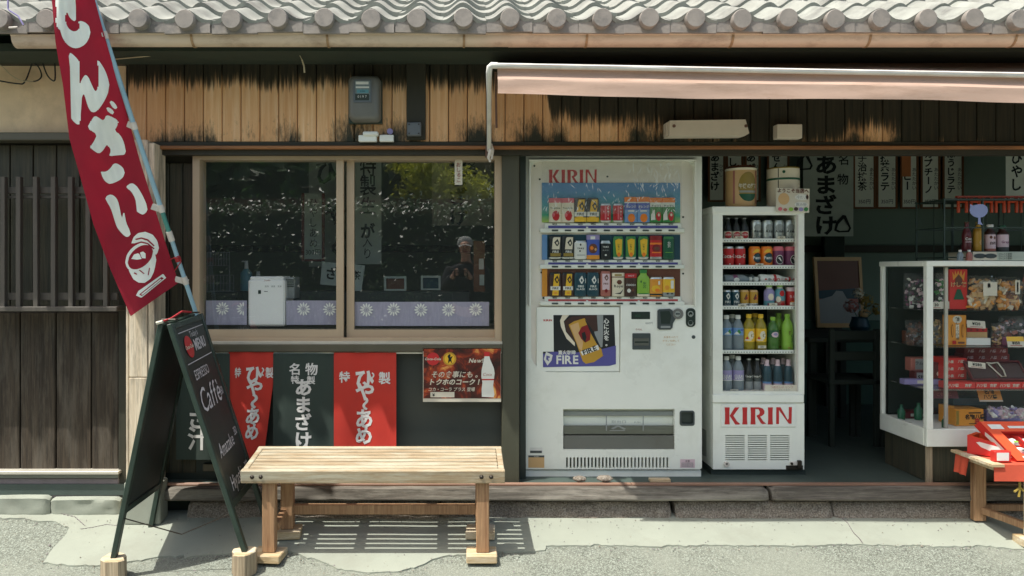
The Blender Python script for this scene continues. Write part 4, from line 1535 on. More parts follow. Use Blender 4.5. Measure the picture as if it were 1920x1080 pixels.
flame = lambda cu, cv, a, b, m1, m2: [('poly', [(cu, cv - b), (cu + a, cv - b * .1), (cu + a * .2, cv + b), (cu - a, cv + b * .1)], m1), ('poly', [(cu + a * .1, cv - b * .55), (cu + a * .5, cv), (cu, cv + b * .35), (cu - a * .4, cv)], m2)]
CANS = {
    'peach': dict(s='carton', r=.0335, h=.136, b='p_cream', t='p_pink', d=[('oval', .1, .27, .62, .21, 'p_red'), ('text', 'Tropicana', 0, .58, .42, 'p_dkgreen', False, .9), ('oval', -.3, .31, .25, .09, 'p_pink')]),
    'gold': dict(s='can', r=.033, h=.137, b='p_black', t='p_black', bands=[(.02, .2, 'p_yellow')], d=[('poly', [(-.75, .2), (.5, .2), (.75, .93), (-.35, .93)], 'p_yellow')] + flame(.2, .66, .45, .2, 'p_black', 'p_yellow') + [('rect', -1.2, .24, 1.2, .43, 'p_white'), ('text', 'FIRE', 0, .335, .62, 'p_black', False, 1)]),
    'redcan': dict(s='can', r=.0275, h=.105, b='p_red', bands=[(0, .1, 'silver')], d=[('rect', -.2, .15, .1, .86, 'p_pink'), ('text', 'Cola', .45, .5, .7, 'p_white', True, .9)]),
    'bluefruit': dict(s='carton', r=.0335, h=.142, b='p_blue', t='p_orange', bands=[(0, .5, 'p_sky'), (.76, .80, 'p_white')], d=[('oval', .05, .17, .62, .17, 'p_orange'), ('text', 'オレンジ', 0, .62, .5, 'p_white', False, .9), ('rect', -.5, .42, .5, .48, 'p_white')]),
    'apple': dict(s='carton', r=.0335, h=.138, b='p_white', t='p_orange', bands=[(0, .62, 'p_green')], d=[('oval', .35, .24, .5, .19, 'p_red'), ('text', 'アップル', 0, .66, .5, 'p_dkgreen', False, .9), ('poly', [(-1, .3), (-.3, .55), (-.2, .1), (-1, .08)], 'p_white'), ('oval', .35, .3, .2, .06, 'p_cream')]),
    'silverfire': dict(s='can', r=.0345, h=.131, b='p_black', t='p_black', bands=[(.02, .09, 'silver')], d=[('poly', [(-.55, .42), (.7, .42), (.85, .94), (-.35, .94)], 'p_cream')] + flame(.25, .7, .42, .17, 'p_black', 'p_cream') + [('rect', -.8, .12, .9, .26, 'p_olive'), ('text', 'FIRE', .05, .32, .5, 'p_white', False, 1)]),
    'white_short': dict(s='can', r=.033, h=.104, b='p_white', d=[('oval', 0, .78, .14, .06, 'p_black'), ('text', 'TRIKE', 0, .58, .36, 'p_black', False, 1.1), ('oval', -.1, .44, .14, .05, 'p_black'), ('rect', -.6, .2, .8, .24, 'p_grey')]),
    'blue_pack': dict(s='carton', r=.034, h=.136, b='p_blue', t='p_lilac', bands=[(0, .17, 'p_mustard')], d=[('oval', 0, .44, .75, .2, 'p_brown'), ('oval', -.2, .46, .3, .08, 'p_orange'), ('oval', .4, .4, .2, .06, 'p_tan'), ('rect', -.4, .82, .3, .94, 'p_white')]),
    'black_short': dict(s='can', r=.027, h=.104, b='p_black', bands=[(.84, .9, 'silver')], d=[('text', 'TRIKE', 0, .66, .42, 'p_white', False, 1), ('text', 'BLACK', 0, .48, .36, 'p_grey', False, 1), ('oval', 0, .22, .22, .05, 'p_white')]),
    'green_yellow': dict(s='can', r=.0275, h=.128, b='p_green', t='p_green', bands=[(.0, .1, 'silver')], d=[('poly', [(-.7, .82), (.0, .9), (.8, .86), (.62, .2), (.1, .12), (-.45, .22)], 'p_yellow'), ('oval', .05, .2, .38, .1, 'p_orange'), ('text', 'レモン', 0, .54, .46, 'p_dkgreen', True, 1)]),
    'red_soup': dict(s='carton', r=.033, h=.132, b='p_red', t='p_dkred', bands=[(.62, .70, 'p_orange'), (0, .1, 'silver')], d=[('oval', 0, .46, .8, .17, 'p_dkred'), ('oval', 0, .45, .5, .08, 'p_brown'), ('rect', -.8, .26, .8, .31, 'p_orange')]),
    'green_tea': dict(s='can', r=.030, h=.127, b='p_dkgreen', t='p_green', d=[('text', '生茶', 0, .64, .56, 'p_white', True, 1), ('rect', -.7, .29, .7, .31, 'p_lime')]),
    'yellow_fire': dict(s='can', r=.0335, h=.134, b='p_coffee', t='p_black', d=[('poly', [(-.55, .04), (.5, .04), (.66, .94), (-.2, .94)], 'p_yellow')] + flame(.22, .7, .4, .18, 'p_coffee', 'p_yellow') + [('rect', -.85, .26, .85, .42, 'p_white'), ('text', 'FIRE', 0, .34, .5, 'p_coffee', False, 1), ('oval', 0, .14, .3, .05, 'p_mustard')]),
    'teal_fire': dict(s='can', r=.0335, h=.134, b='p_teal', t='p_teal', d=flame(.1, .68, .4, .19, 'p_white', 'p_teal') + [('text', 'FIRE', 0, .42, .5, 'p_white', False, 1), ('text', 'BLACK', 0, .30, .4, 'p_white', False, 1), ('rect', .78, .55, .92, .75, 'p_white')]),
    'rose_fire': dict(s='can', r=.0275, h=.141, b='p_rose', t='p_rose', d=[('rect', -.75, .26, .8, .9, 'p_palepink')] + flame(.1, .74, .42, .14, 'p_brown', 'p_palepink') + [('text', 'FIRE', 0, .5, .5, 'p_brown', False, 1), ('oval', .05, .22, .3, .08, 'p_dkred')]),
    'cream_milk': dict(s='carton', r=.0335, h=.132, b='p_cream', t='p_cream', bands=[(.80, .84, 'p_brown')], d=[('oval', .1, .6, .45, .1, 'p_brown'), ('text', 'Royal', 0, .42, .6, 'p_black', False, 1), ('poly', [(-.7, .12), (.2, .16), (.9, .34), (.3, .09)], 'p_black'), ('rect', -.7, .87, .5, .94, 'p_olive')]),
    'black_red': dict(s='carton', r=.0315, h=.128, b='p_coffee', t='p_red', d=[('text', 'COCOA', 0, .5, .46, 'p_white', False, 1), ('oval', -.4, .25, .35, .09, 'p_white'), ('oval', .3, .28, .25, .07, 'p_brown'), ('text', 'HOT', 0, .9, .4, 'p_palepink', False, 1.2)]),
    'lime_bottle': dict(s='short', r=.0335, h=.150, b='p_lime', t='p_green', bands=[(0, .10, 'p_cream')], d=[('text', '生茶', .1, .42, .55, 'p_dkgreen', True, 1), ('oval', -.45, .55, .12, .05, 'p_dkgreen'), ('rect', -.9, .08, .9, .12, 'p_green')]),
    'corn': dict(s='can', r=.034, h=.108, b='p_mustard', bands=[(.05, .14, 'p_black')], d=[('oval', -.1, .4, .7, .17, 'p_yellow'), ('oval', .15, .32, .4, .09, 'p_orange'), ('rect', .3, .6, .6, .8, 'p_white')]),
    'yellow_grey': dict(s='can', r=.0325, h=.108, b='p_yellow', bands=[(.0, .2, 'p_grey')], d=[('rect', .3, .4, .9, .82, 'p_white'), ('oval', -.2, .14, .22, .04, 'p_black'), ('oval', .5, .14, .22, .04, 'p_black'), ('oval', -.3, .45, .4, .12, 'p_mustard')]),
    # --- the glass-fronted fridge
    'soda_bottle': dict(s='glass', r=.024, h=.137, b='p_black', t='silver', d=[('rect', -1.3, .1, 1.3, .42, 'p_cream'), ('oval', 0, .26, .95, .14, 'p_red'), ('text', 'SODA', 0, .28, .6, 'p_white', False, .9)]),
    'silver_beer': dict(s='can', r=.0315, h=.122, b='silver', t='silver', d=[('oval', 0, .66, .8, .16, 'p_grey'), ('text', 'Asahi', 0, .48, .7, 'p_black', False, .95), ('oval', .1, .2, .3, .06, 'p_grey')]),
    'cola': dict(s='can', r=.031, h=.124, b='p_red', t='silver', d=[('text', 'Coca-Cola', .1, .55, 1.0, 'p_white', False, .8), ('rect', -.3, .14, -.1, .2, 'p_white')]),
    'fanta': dict(s='can', r=.033, h=.124, b='p_orange', t='p_orange', d=[('oval', .1, .46, .85, .24, 'p_black'), ('oval', .1, .46, .72, .19, 'p_teal'), ('text', 'Fanta', .1, .47, .75, 'p_white', False, .9), ('poly', [(-.9, .7), (-.2, .9), (.6, .84), (.2, .74)], 'p_yellow')]),
    'purple_can': dict(s='can', r=.0325, h=.124, b='p_purple', t='p_pink', bands=[(.80, .9, 'p_pink')], d=[('oval', .15, .38, .68, .22, 'p_white'), ('oval', .15, .38, .6, .19, 'p_black'), ('poly', [(-.2, .44), (.1, .52), (.5, .3), (.2, .3), (.1, .42)], 'p_white')]),
    'dark_fire': dict(s='can', r=.026, h=.105, b='p_teal', t='silver', d=flame(.0, .66, .5, .2, 'p_white', 'p_teal') + [('text', 'FIRE', 0, .34, .7, 'p_white', False, 1), ('text', 'BLACK', 0, .2, .45, 'p_grey', False, 1)]),
    'gold_can': dict(s='can', r=.0255, h=.105, b='p_gold', t='p_tan', bands=[(.02, .26, 'p_white')], d=[('poly', [(-.6, .5), (-.1, .8), (.2, .7), (-.2, .42)], 'p_brown'), ('poly', [(.1, .5), (.6, .8), (.8, .66), (.3, .4)], 'p_orange'), ('oval', 0, .55, .25, .08, 'p_dkred'), ('text', 'COFFEE', 0, .18, .45, 'p_black', False, 1)]),
    'lilac_bottle': dict(s='short', r=.030, h=.142, b='p_lilac', t='p_lime', bands=[(0, .3, 'p_aqua'), (.8, .865, 'p_white')], d=[('oval', .1, .46, .6, .14, 'p_cream'), ('rect', -.6, .1, .2, .2, 'p_purple')]),
    'juice_bottle': dict(s='short', r=.031, h=.142, b='p_aqua', t='p_lime', bands=[(0, .3, 'p_rose'), (.8, .865, 'p_white')], d=[('oval', .3, .6, .5, .12, 'p_red'), ('oval', -.4, .36, .5, .12, 'p_cream'), ('oval', .4, .16, .4, .08, 'p_red')]),
    'red_short': dict(s='carton', r=.030, h=.122, b='p_red', t='p_palepink', d=[('text', 'りんご', 0, .55, .6, 'p_palepink', False, .9), ('rect', -.6, .3, .6, .34, 'p_orange')]),
    'water': dict(s='pet', r=.0335, h=.215, b='water_clear', t='p_white', bands=[(.46, .66, 'p_sky')], d=[('poly', [(-.5, .48), (.0, .64), (.45, .52)], 'p_green'), ('poly', [(-.9, .48), (-.3, .57), (.2, .48)], 'p_white'), ('rect', .3, .58, .9, .62, 'p_blue')]),
    'lemon': dict(s='pet', r=.0335, h=.221, b='lemon_clear', t='p_yellow', bands=[(.27, .62, 'p_yellow')], d=[('oval', .2, .45, .55, .11, 'p_cream'), ('text', 'C', .45, .44, 1.0, 'p_olive', False, 1), ('oval', -.5, .35, .2, .06, 'p_red'), ('rect', -.9, .30, .2, .34, 'p_cream')]),
    'melon': dict(s='pet', r=.033, h=.205, b='green_clear', t='p_lime', bands=[(.42, .62, 'p_dkgreen')], d=[('oval', .0, .5, .72, .08, 'p_palepink'), ('oval', .0, .51, .4, .04, 'p_lilac')]),
    'tea': dict(s='pet', r=.0335, h=.222, b='p_lime', t='p_lime', d=[('text', '生茶', .4, .36, .7, 'p_dkgreen', True, 1), ('text', '緑茶', -.2, .5, .36, 'p_brown', True, 1), ('rect', -.5, .1, .0, .13, 'p_olive')]),
    'lilac_water': dict(s='pet', r=.033, h=.209, b='water_clear', t='p_white', bands=[(.34, .62, 'p_lilac')], d=[('text', 'CLEAR', 0, .46, .62, 'p_white', False, .9), ('text', 'WATER', 0, .39, .5, 'p_white', False, .9), ('rect', -1.2, .33, 1.2, .35, 'p_white')]),
    'coke_glass': dict(s='glass', r=.024, h=.196, b='p_black', t='silver', bands=[(0, .32, 'p_grey'), (.32, .42, 'p_dkgrey')], d=[('text', 'Coca-Cola', 0, .48, .75, 'p_white', False, .8)]),
    'pink_cap': dict(s='pet', r=.0265, h=.190, b='p_teal', t='p_palepink', bands=[(.04, .27, 'p_palepink'), (.27, .33, 'p_sky'), (.81, .895, 'p_palepink')], d=[('oval', .2, .18, .3, .05, 'p_red'), ('rect', -.6, .1, .5, .12, 'p_lilac')]),
}
MESH = {}


def put(kind, u, v, d, label, cat, group, name=None, rz=0, lay=False, k=1.0):
    if kind not in MESH:
        MESH[kind] = drink(CANS[kind])
        MESH[kind].name = kind + '_drink'
    sh = CANS[kind]['s']
    o = bpy.data.objects.new(name or ('drink_can' if sh in ('can', 'carton') else 'drink_bottle'), MESH[kind])
    COL.objects.link(o)
    p = P(u, v, d)
    o.location = p
    o.rotation_euler = (0, 0, rz) if not lay else (0, R(90) * lay, rz)
    o.scale = (k, k, k)
    return tag(o, label, cat, group)


# ================================================================== THE VENDING MACHINE
MD = 4.27
vm = thing('vending_machine', 'tall white drinks vending machine with three rows of sample cans', 'vending machine', P(1150, 895, MD) + Vector((0, .35, 0)))
q = MB()
cav = [(995, 322), (997, 311), (1003, 304), (1014, 301), (1284, 301), (1295, 304), (1301, 311), (1303, 322), (1303, 572), (1166, 572), (1164, 574), (1163, 698), (1026, 698), (1012, 692), (1002, 683), (996, 670)]
bin_ = [(1056, 767), (1265, 767), (1265, 843), (1056, 843)]
slots = [rrect(1061.5 + 6.72 * k, 857.5 - .0 * k, 1065 + 6.72 * k, 877.5, 1.2, 2) for k in range(29)]
coin = rrect(1275, 771, 1302, 797, 4)
q.plate(rrect(981.5, 288, 1316, 880, 4), [cav, bin_, coin] + slots, MD, MD + .045, 'white_paint')
q.build('front_door', vm)
q = MB()
a, b = P(983, 881, MD), P(1315, 289, MD)
q.box((a.x, MD + .046, a.z), (b.x, MD + .74, b.z), 'white_paint', .006)
q.pbox(984, 882, 1315, 895.5, MD + .012, MD + .7, 'white_paint', .003)
body = q.build('body', vm)
for u in (1010, 1290):
    q = MB()
    q.pbox(u - 9, 894, u + 9, 899, MD + .05, MD + .1, 'bolt', .003)
    q.build('foot', vm)
q = MB()
q.plate(cav, [], MD + .030, MD + .044, 'panel_cream')
bk = q.build('display_panel', vm)
q = MB()


def kirin(u0, u1, v0, v1, fn, mtl, parent):
    """The five red letters with flared stems, drawn in a 0..850 by 0..216 frame."""
    sx_, sy_ = (u1 - u0) / 852.0, (v1 - v0) / 218.0
    g = lambda L: [(u0 + (a - 262) * sx_, v0 + (b - 160) * sy_) for a, b in L]
    stem = lambda x: [(x - 2, 162), (x + 62, 162), (x + 58, 220), (x + 58, 320), (x + 62, 377), (x - 3, 377), (x + 2, 320), (x + 2, 220)]
    letters = [[stem(266), [(327, 268), (388, 168), (396, 162), (450, 162), (374, 266), (420, 338), (462, 372), (440, 379), (398, 378)]], [stem(489)],
               [stem(592), [(648, 162), (700, 162), (745, 176), (768, 210), (764, 244), (735, 270), (712, 278), (750, 336), (788, 368), (745, 374), (722, 362), (668, 276), (668, 264), (700, 250), (708, 218), (692, 186), (648, 182)]],
               [stem(811)], [[(916, 160), (970, 160), (1058, 318), (1074, 300), (1074, 158), (1114, 158), (1108, 368), (1072, 366), (950, 196), (950, 372), (914, 372)]]]
    for L in letters:
        k = MB()
        for l in L:
            k.poly([g(l)], fn, mtl)
        k.build('letter', parent, recalc=False)


kirin(1029, 1119, 318, 344, lambda u, v: P(u, v, MD + .0285), 'logo_red', vm)
for (v0, v1, mt, sd_) in ((343, 417, 'sea_print', 'p_sky'), (440, 487, 'p_teal', 'p_sky'), (503, 556, 'p_brown', 'p_mustard')):
    q = MB()
    a, b = P(1016, v1, MD + .0282), P(1275, v0, MD + .0282)
    o_ = Vector((a.x, MD + .0282, a.z))
    q.box((a.x, MD + .024, a.z), (b.x, MD + .0282, b.z), mt)
    if mt != 'sea_print':
        q.box((a.x - .0, MD + .0225, a.z), (a.x + .03, MD + .0238, b.z), sd_)
    q.build('back_card', vm)
btn = MB().box((-.0185, -.006, -.0045), (.0185, 0, .0045), 'p_dkgrey', .003).mesh('button')
for (vt, vb, bd) in ((418, 436, 'band_blue'), (487, 504, 'band_blue'), (556, 573, 'band_red')):
    q = MB()
    q.pbox(1021, vt, 1278, vb - 7, MD - .012 + .03, MD + .03, 'white_paint', .003)
    q.pbox(1012, vb - 8, 1284, vb, MD - .026 + .03, MD + .03, 'white_paint', .004)
    q.pbox(1028, vt + 5, 1271, vt + 10, MD - .0135 + .03, MD + .0175, 'p_' + bd)
    for u in (1101, 1198):
        q.pbox(u - 2, vt + 7, u + 2, vt + 11, MD - .0165 + .03, MD + .0174, 'white_plastic', .001)
    sh = q.build('shelf', vm)
    q = MB()
    for k in range(10):
        q.text('¥1' + random.choice('235') + '0', 4.3, plane_fn(P(1040 + 24.2 * k, vt + 2.4, MD + .0168), (MD / F, 0, 0), (0, 0, MD / F)), 'ink', .03)
    q.build('price_print', sh, recalc=False)
    for k in range(10):
        share(btn, 'button', sh, P(1040.5 + 24.3 * k, vb - 4, MD + .0035))
q = MB()
a, b = P(996, 572, MD + .006), P(1302, 302, MD + .006)
q.grid(lambda s_, t: Vector((a.x + (b.x - a.x) * s_, MD - .020, a.z + (b.z - a.z) * t)), 1, 1, 'acrylic', False)
# cover frame that carries the clear sheet in front of the samples
q.build('clear_cover', vm, recalc=False)
q = MB()
for (u0, v0, u1, v1) in ((992, 298, 1306, 301.5), (992, 301.5, 995, 574), (1303, 301.5, 1306, 574)):
    q.pbox(u0, v0, u1, v1, MD - .024, MD + .002, 'white_paint', .002)
q.build('cover_frame', vm)
q = MB()
q.grid(lambda s_, t: P(1016 + 262 * s_, 303 + 98 * t, MD - .030 + .010 * noise.fractal(Vector((s_ * 15, t * 5, 1)), 1.0, 2.0, 3)), 64, 26, 'crinkle_film', False)
q.build('plastic_film', vm, recalc=False)
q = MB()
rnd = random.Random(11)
for k in range(150):  # highlights of the crumpled film, painted as thin white slivers
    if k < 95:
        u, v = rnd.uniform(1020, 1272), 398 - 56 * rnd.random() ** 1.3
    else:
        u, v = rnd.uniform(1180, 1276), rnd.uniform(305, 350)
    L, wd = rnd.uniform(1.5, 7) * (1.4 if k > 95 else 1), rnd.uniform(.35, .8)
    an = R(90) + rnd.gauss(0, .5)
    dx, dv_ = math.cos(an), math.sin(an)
    q.add([P(u + dx * L, v + dv_ * L, MD - .043), P(u + dv_ * wd, v - dx * wd, MD - .043), P(u - dx * L, v - dv_ * L, MD - .043), P(u - dv_ * wd, v + dx * wd, MD - .044)], [(0, 1, 2, 3)], 'glint_white')
o = q.build('film_glint', vm, recalc=False)
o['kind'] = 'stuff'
# advertising card at the lower left of the window
q = MB()
q.pbox(1006, 576, 1162, 697, MD + .010, MD + .03, 'white_paint', .003)
q.build('poster_frame', vm)
q = MB()
fp = lambda o: (lambda u, v: P(u, v, MD + .0085 - o))
X7 = lambda L: [(1000 + a / 7.717, 570 + b / 7.717) for a, b in L]
q.poly([X7([(290, 160), (1170, 158), (1195, 870), (1100, 895), (140, 915), (140, 690), (296, 690)])], fp(.0), 'p_black')
q.poly([X7([(140, 720), (300, 690), (640, 700), (1000, 650), (1195, 600), (1195, 870), (1100, 895), (140, 915)])], fp(.0006), 'p_band_blue')
q.poly([X7([(420, 160), (520, 160), (440, 250), (470, 400), (600, 560), (600, 612), (480, 500), (400, 330), (385, 240)])], fp(.0010), 'p_cream')
q.poly([X7([(920, 160), (1010, 160), (1010, 420), (1000, 620), (940, 640), (880, 400), (935, 390)])], fp(.0010), 'p_grey')
q.poly([X7([(450, 250), (560, 180), (920, 160), (930, 380), (880, 400), (800, 330), (600, 560), (480, 400)])], fp(.0012), 'p_coffee')
q.poly([X7([(510, 300), (590, 250), (740, 205), (770, 250), (880, 420), (985, 650), (1010, 750), (880, 840), (760, 865), (715, 830), (620, 560)])], fp(.0016), 'p_gold')
q.poly([X7([(530, 310), (650, 265), (720, 560), (700, 680), (660, 640)])], fp(.0020), 'p_tan')
q.poly([X7([(740, 215), (770, 250), (880, 420), (985, 650), (930, 600), (840, 440)])], fp(.0020), 'p_black')
q.poly([X7([(650, 420), (700, 330), (780, 300), (830, 420), (820, 520), (750, 560), (690, 500)])], fp(.0024), 'p_dkred')
q.poly([X7([(700, 420), (745, 400), (770, 480), (750, 555), (710, 500)])], fp(.0028), 'p_black')
q.poly([X7([(680, 690), (935, 590), (955, 660), (710, 745)])], fp(.0026), 'p_white')
al = plane_fn(P(1000 + 815 / 7.717, 570 + 670 / 7.717, MD + .0055), Vector((.93, 0, .36)) * MD / F, Vector((-.36, 0, .93)) * MD / F)
q.text('FIRE', 13, al, 'p_black', .03, sx=1.1)
q.text('FIRE', 22, plane_fn(P(1063.8, 674.5, MD + .006), (MD / F, 0, 0), (0, 0, MD / F)), 'p_white', .03)
q.text('直火珈琲', 8.3, plane_fn(P(1063, 661, MD + .006), (MD / F, 0, 0), (0, 0, MD / F)), 'p_white', .03)
q.text('心に火を。', 10.6, plane_fn(P(1137, 623, MD + .006), (MD / F, 0, 0), (0, 0, MD / F)), 'p_white', .03, vertical=True)
q.text('KIRIN', 5, plane_fn(P(1027, 600.5, MD + .008), (MD / F, 0, 0), (0, 0, MD / F)), 'logo_red', .03, sx=1.2)
for L, mt, o in (([(185, 690), (280, 740), (262, 820), (205, 890), (150, 800)], 'p_white', .0012), ([(190, 745), (240, 760), (222, 830), (185, 800)], 'p_band_blue', .0018), ([(215, 775), (236, 785), (220, 815)], 'p_white', .0022)):
    q.poly([X7(L)], fp(o), mt)
q.build('poster', vm, recalc=False)
# control panel fittings
q = MB()
q.pbox(1184, 584.5, 1219, 598.5, MD - .003, MD + .004, 'dark_hole', .002)
q.text('0120', 6, plane_fn(P(1196, 592, MD - .0035), (MD / F, 0, 0), (0, 0, MD / F)), 'p_dkgreen', .0)
q.build('price_display', vm)
q = MB()
q.pbox(1186, 625, 1220, 655.5, MD - .006, MD + .004, 'p_dkgrey', .003)
q.pbox(1189, 634, 1217, 648, MD - .0075, MD - .004, 'steel', .002)
q.pbox(1190, 640, 1216, 643, MD - .0085, MD - .006, 'dark_hole')
q.build('note_slot', vm)
q = MB()
q.plate([(1233, 583), (1236, 580), (1256, 579), (1261, 582), (1263, 590), (1268, 596), (1262, 606), (1261, 614), (1257, 618), (1236, 618), (1233, 615)], [], MD - .008, MD + .004, 'p_dkgrey')
q.plate(circle(1271.5, 588.5, 10), [], MD - .010, MD + .004, 'meter_grey')
q.plate([(1238, 584), (1255, 583), (1259, 592), (1256, 607), (1240, 607)], [], MD - .0095, MD - .0075, 'dark_hole')
q.plate(circle(1270.5, 588.5, 5.4), [], MD - .012, MD - .009, 'silver')
q.plate([(1267, 587), (1275, 587), (1275, 590), (1267, 590)], [], MD - .013, MD - .011, 'p_dkgrey')
q.plate([(1239, 611), (1257, 611), (1257, 615), (1239, 615)], [], MD - .0095, MD - .0075, 'p_grey')
q.build('coin_slot', vm)
q = MB()
q.plate(rrect(1286.5, 578, 1304, 613, 7, 5), [], MD - .006, MD + .004, 'dark_hole')
q.plate(circle(1295, 588.5, 5.4), [circle(1295, 588.5, 3.6)], MD - .008, MD - .005, 'silver')
q.plate(circle(1295.5, 592, 2.4), [], MD - .010, MD - .005, 'silver')
q.plate(circle(1295, 606, 5), [circle(1295, 604.5, 4.2)], MD - .008, MD - .005, 'silver')
q.build('lock', vm)
q = MB()
q.plate(circle(1300.5, 632, 3.4), [], MD - .003, MD + .004, 'p_dkgrey')
q.build('keyhole', vm)
for u, v in ((1002, 311), (1012, 336), (1139, 331), (1281, 407), (1281, 513), (1015, 511), (1019, 559)):
    q = MB()
    q.plate(circle(u, v, 1.8, n=10), [], MD + .026, MD + .03, 'dark_hole')
    q.build('rivet', vm)
q = MB()
q.text('1000円', 5, plane_fn(P(1217, 606, MD - .001), (MD / F, 0, 0), (0, 0, MD / F)), 'p_grey', .0)
q.text('千円札', 4.4, plane_fn(P(1198, 618, MD - .001), (MD / F, 0, 0), (0, 0, MD / F)), 'p_rose', .0)
for k, s_ in enumerate(('お金を入れて', 'ボタンを押して', 'ください')):
    q.text(s_, 4.6, plane_fn(P(1258, 632 + k * 7, MD - .001), (MD / F, 0, 0), (0, 0, MD / F)), 'p_tan', .0)
q.build('instruction_print', vm, recalc=False)
# collection bin with its clear flap
q = MB()
q.pbox(1050, 762, 1270, 848, MD + .13, MD + .14, 'steel')
a, b = P(1052, 846, MD), P(1269, 764, MD)
q.hexa([(a.x, MD + .046, a.z + .07), (b.x, MD + .046, a.z + .07), (b.x, MD + .046, a.z + .10), (a.x, MD + .046, a.z + .10), (a.x, MD + .13, a.z + .02), (b.x, MD + .13, a.z + .02), (b.x, MD + .13, a.z + .06), (a.x, MD + .13, a.z + .06)], 'alu')
q.pbox(1056.5, 817, 1264.5, 842.5, MD + .012, MD + .03, 'meter_grey', .004)
q.pbox(1056.5, 798, 1264.5, 815, MD + .022, MD + .034, 'steel', .004)
q.pbox(1056.5, 771, 1264.5, 780, MD + .03, MD + .05, 'p_grey', .003)
q.build('collection_bin', vm)
q = MB()
a, b = P(1057, 842, MD), P(1264, 768, MD)
q.add([(a.x, MD + .006, a.z), (b.x, MD + .006, a.z), (b.x, MD + .01, b.z), (a.x, MD + .01, b.z)], [(0, 1, 2, 3)], 'acrylic')
q.poly([[(1145, 803), (1159, 797), (1174, 804), (1170, 806), (1159, 800), (1150, 805)]], lambda u, v: P(u, v, MD + .004), 'p_grey')
q.poly([[(1143, 806.5), (1172, 806.5), (1172, 808), (1143, 808)]], lambda u, v: P(u, v, MD + .004), 'p_grey')
q.text('取出口', 6, plane_fn(P(1160, 791, MD + .004), (MD / F, 0, 0), (0, 0, MD / F)), 'p_grey', .0, sx=1.6)
q.text('PUSH', 5, plane_fn(P(1195, 792, MD + .004), (MD / F, 0, 0), (0, 0, MD / F)), 'p_grey', .0)
for u in (1136, 1205):
    q.poly([[(u, 778), (u + 2, 778), (u + 2, 808), (u, 808)]], lambda u_, v: P(u_, v, MD + .004), 'p_grey')
q.build('flap', vm, recalc=False)
q = MB()
q.plate(rrect(1276, 772, 1301.5, 796, 3.5), [], MD + .012, MD + .03, 'dark_metal')
q.plate(rrect(1274.5, 770, 1302.5, 798.5, 4.5), [rrect(1277.5, 773, 1299.5, 794.5, 3)], MD - .003, MD + .004, 'p_dkgrey')
q.build('coin_return', vm)
q = MB()
q.pbox(1055, 853, 1265, 881, MD + .03, MD + .0445, 'dark_hole')
q.build('vent_backing', vm)
q = MB()
q.pbox(990.5, 855, 1020.5, 877, MD - .0012, MD + .001, 'p_tan')
q.pbox(990.5, 854, 1020.5, 857.5, MD - .0016, MD + .001, 'p_dkgrey')
q.build('sticker', vm)
q = MB()
q.pbox(994, 839, 1017, 850, MD - .0012, MD + .001, 'p_white')
q.pbox(994, 845, 1016, 849.5, MD - .0016, MD + .001, 'p_dkgrey')
q.build('sticker', vm)
q = MB()
q.text('KIRIN', 4, plane_fn(P(1006, 856, MD - .0019), (MD / F, 0, 0), (0, 0, MD / F)), 'paper', .0)
q.build('sticker_print', vm, recalc=False)
q = MB()
q.pbox(1275.5, 861, 1303, 877, MD - .0012, MD + .001, 'p_palepink')
q.text('注意', 4.5, plane_fn(P(1289, 864.5, MD - .0019), (MD / F, 0, 0), (0, 0, MD / F)), 'ink', .0)
for k in range(3):
    q.text('飲料自動販売機', 3.2, plane_fn(P(1289, 868.5 + 3 * k, MD - .0019), (MD / F, 0, 0), (0, 0, MD / F)), 'p_grey', .0)
q.build('sticker', vm)

VR = 'sample cans in the vending machine'
DC = MD + .002
top_ = ['left end', 'second from the left', 'third from the left', 'fourth from the left', 'fifth from the left', 'fifth from the right', 'fourth from the right', 'third from the right', 'second from the right', 'right end']
look = {'peach': 'cream peach juice pack with pink top', 'gold': 'black and yellow coffee can', 'redcan': 'short red cola can', 'bluefruit': 'blue orange-juice pack with orange lid', 'apple': 'white and green apple juice pack',
        'silverfire': 'black coffee can with cream panel', 'white_short': 'short white coffee can', 'blue_pack': 'blue and mustard pack', 'black_short': 'short black can with white lettering', 'green_yellow': 'green can with yellow splash',
        'red_soup': 'red soup can', 'green_tea': 'dark green tea can', 'yellow_fire': 'yellow and brown coffee can', 'teal_fire': 'dark teal coffee can', 'rose_fire': 'tall rose brown coffee can', 'cream_milk': 'cream milk tea can',
        'black_red': 'dark cocoa can with red top', 'lime_bottle': 'lime green tea bottle', 'corn': 'short golden corn soup can', 'yellow_grey': 'short yellow and grey can'}
rows = [('top', 417, ['peach', 'peach', 'gold', 'gold', 'redcan', 'redcan', 'bluefruit', 'bluefruit', 'apple', 'apple']),
        ('middle', 486, ['silverfire', 'silverfire', 'white_short', 'blue_pack', 'black_short', 'green_yellow', 'green_yellow', 'green_yellow', 'red_soup', 'green_tea']),
        ('bottom', 555.5, ['yellow_fire', 'yellow_fire', 'teal_fire', 'teal_fire', 'rose_fire', 'cream_milk', 'black_red', 'lime_bottle', 'corn', 'yellow_grey'])]
for rn, vb, ks in rows:
    for i, k in enumerate(ks):
        lb = '%s on the %s machine shelf, %s' % (look[k], rn, top_[i])
        put(k, 1041 + 23.6 * i, vb, MD + .013, lb, 'drink can' if CANS[k]['s'] != 'short' else 'drink bottle', VR, rz=random.uniform(-.12, .12)).scale = (1.09, .42, 1.02)

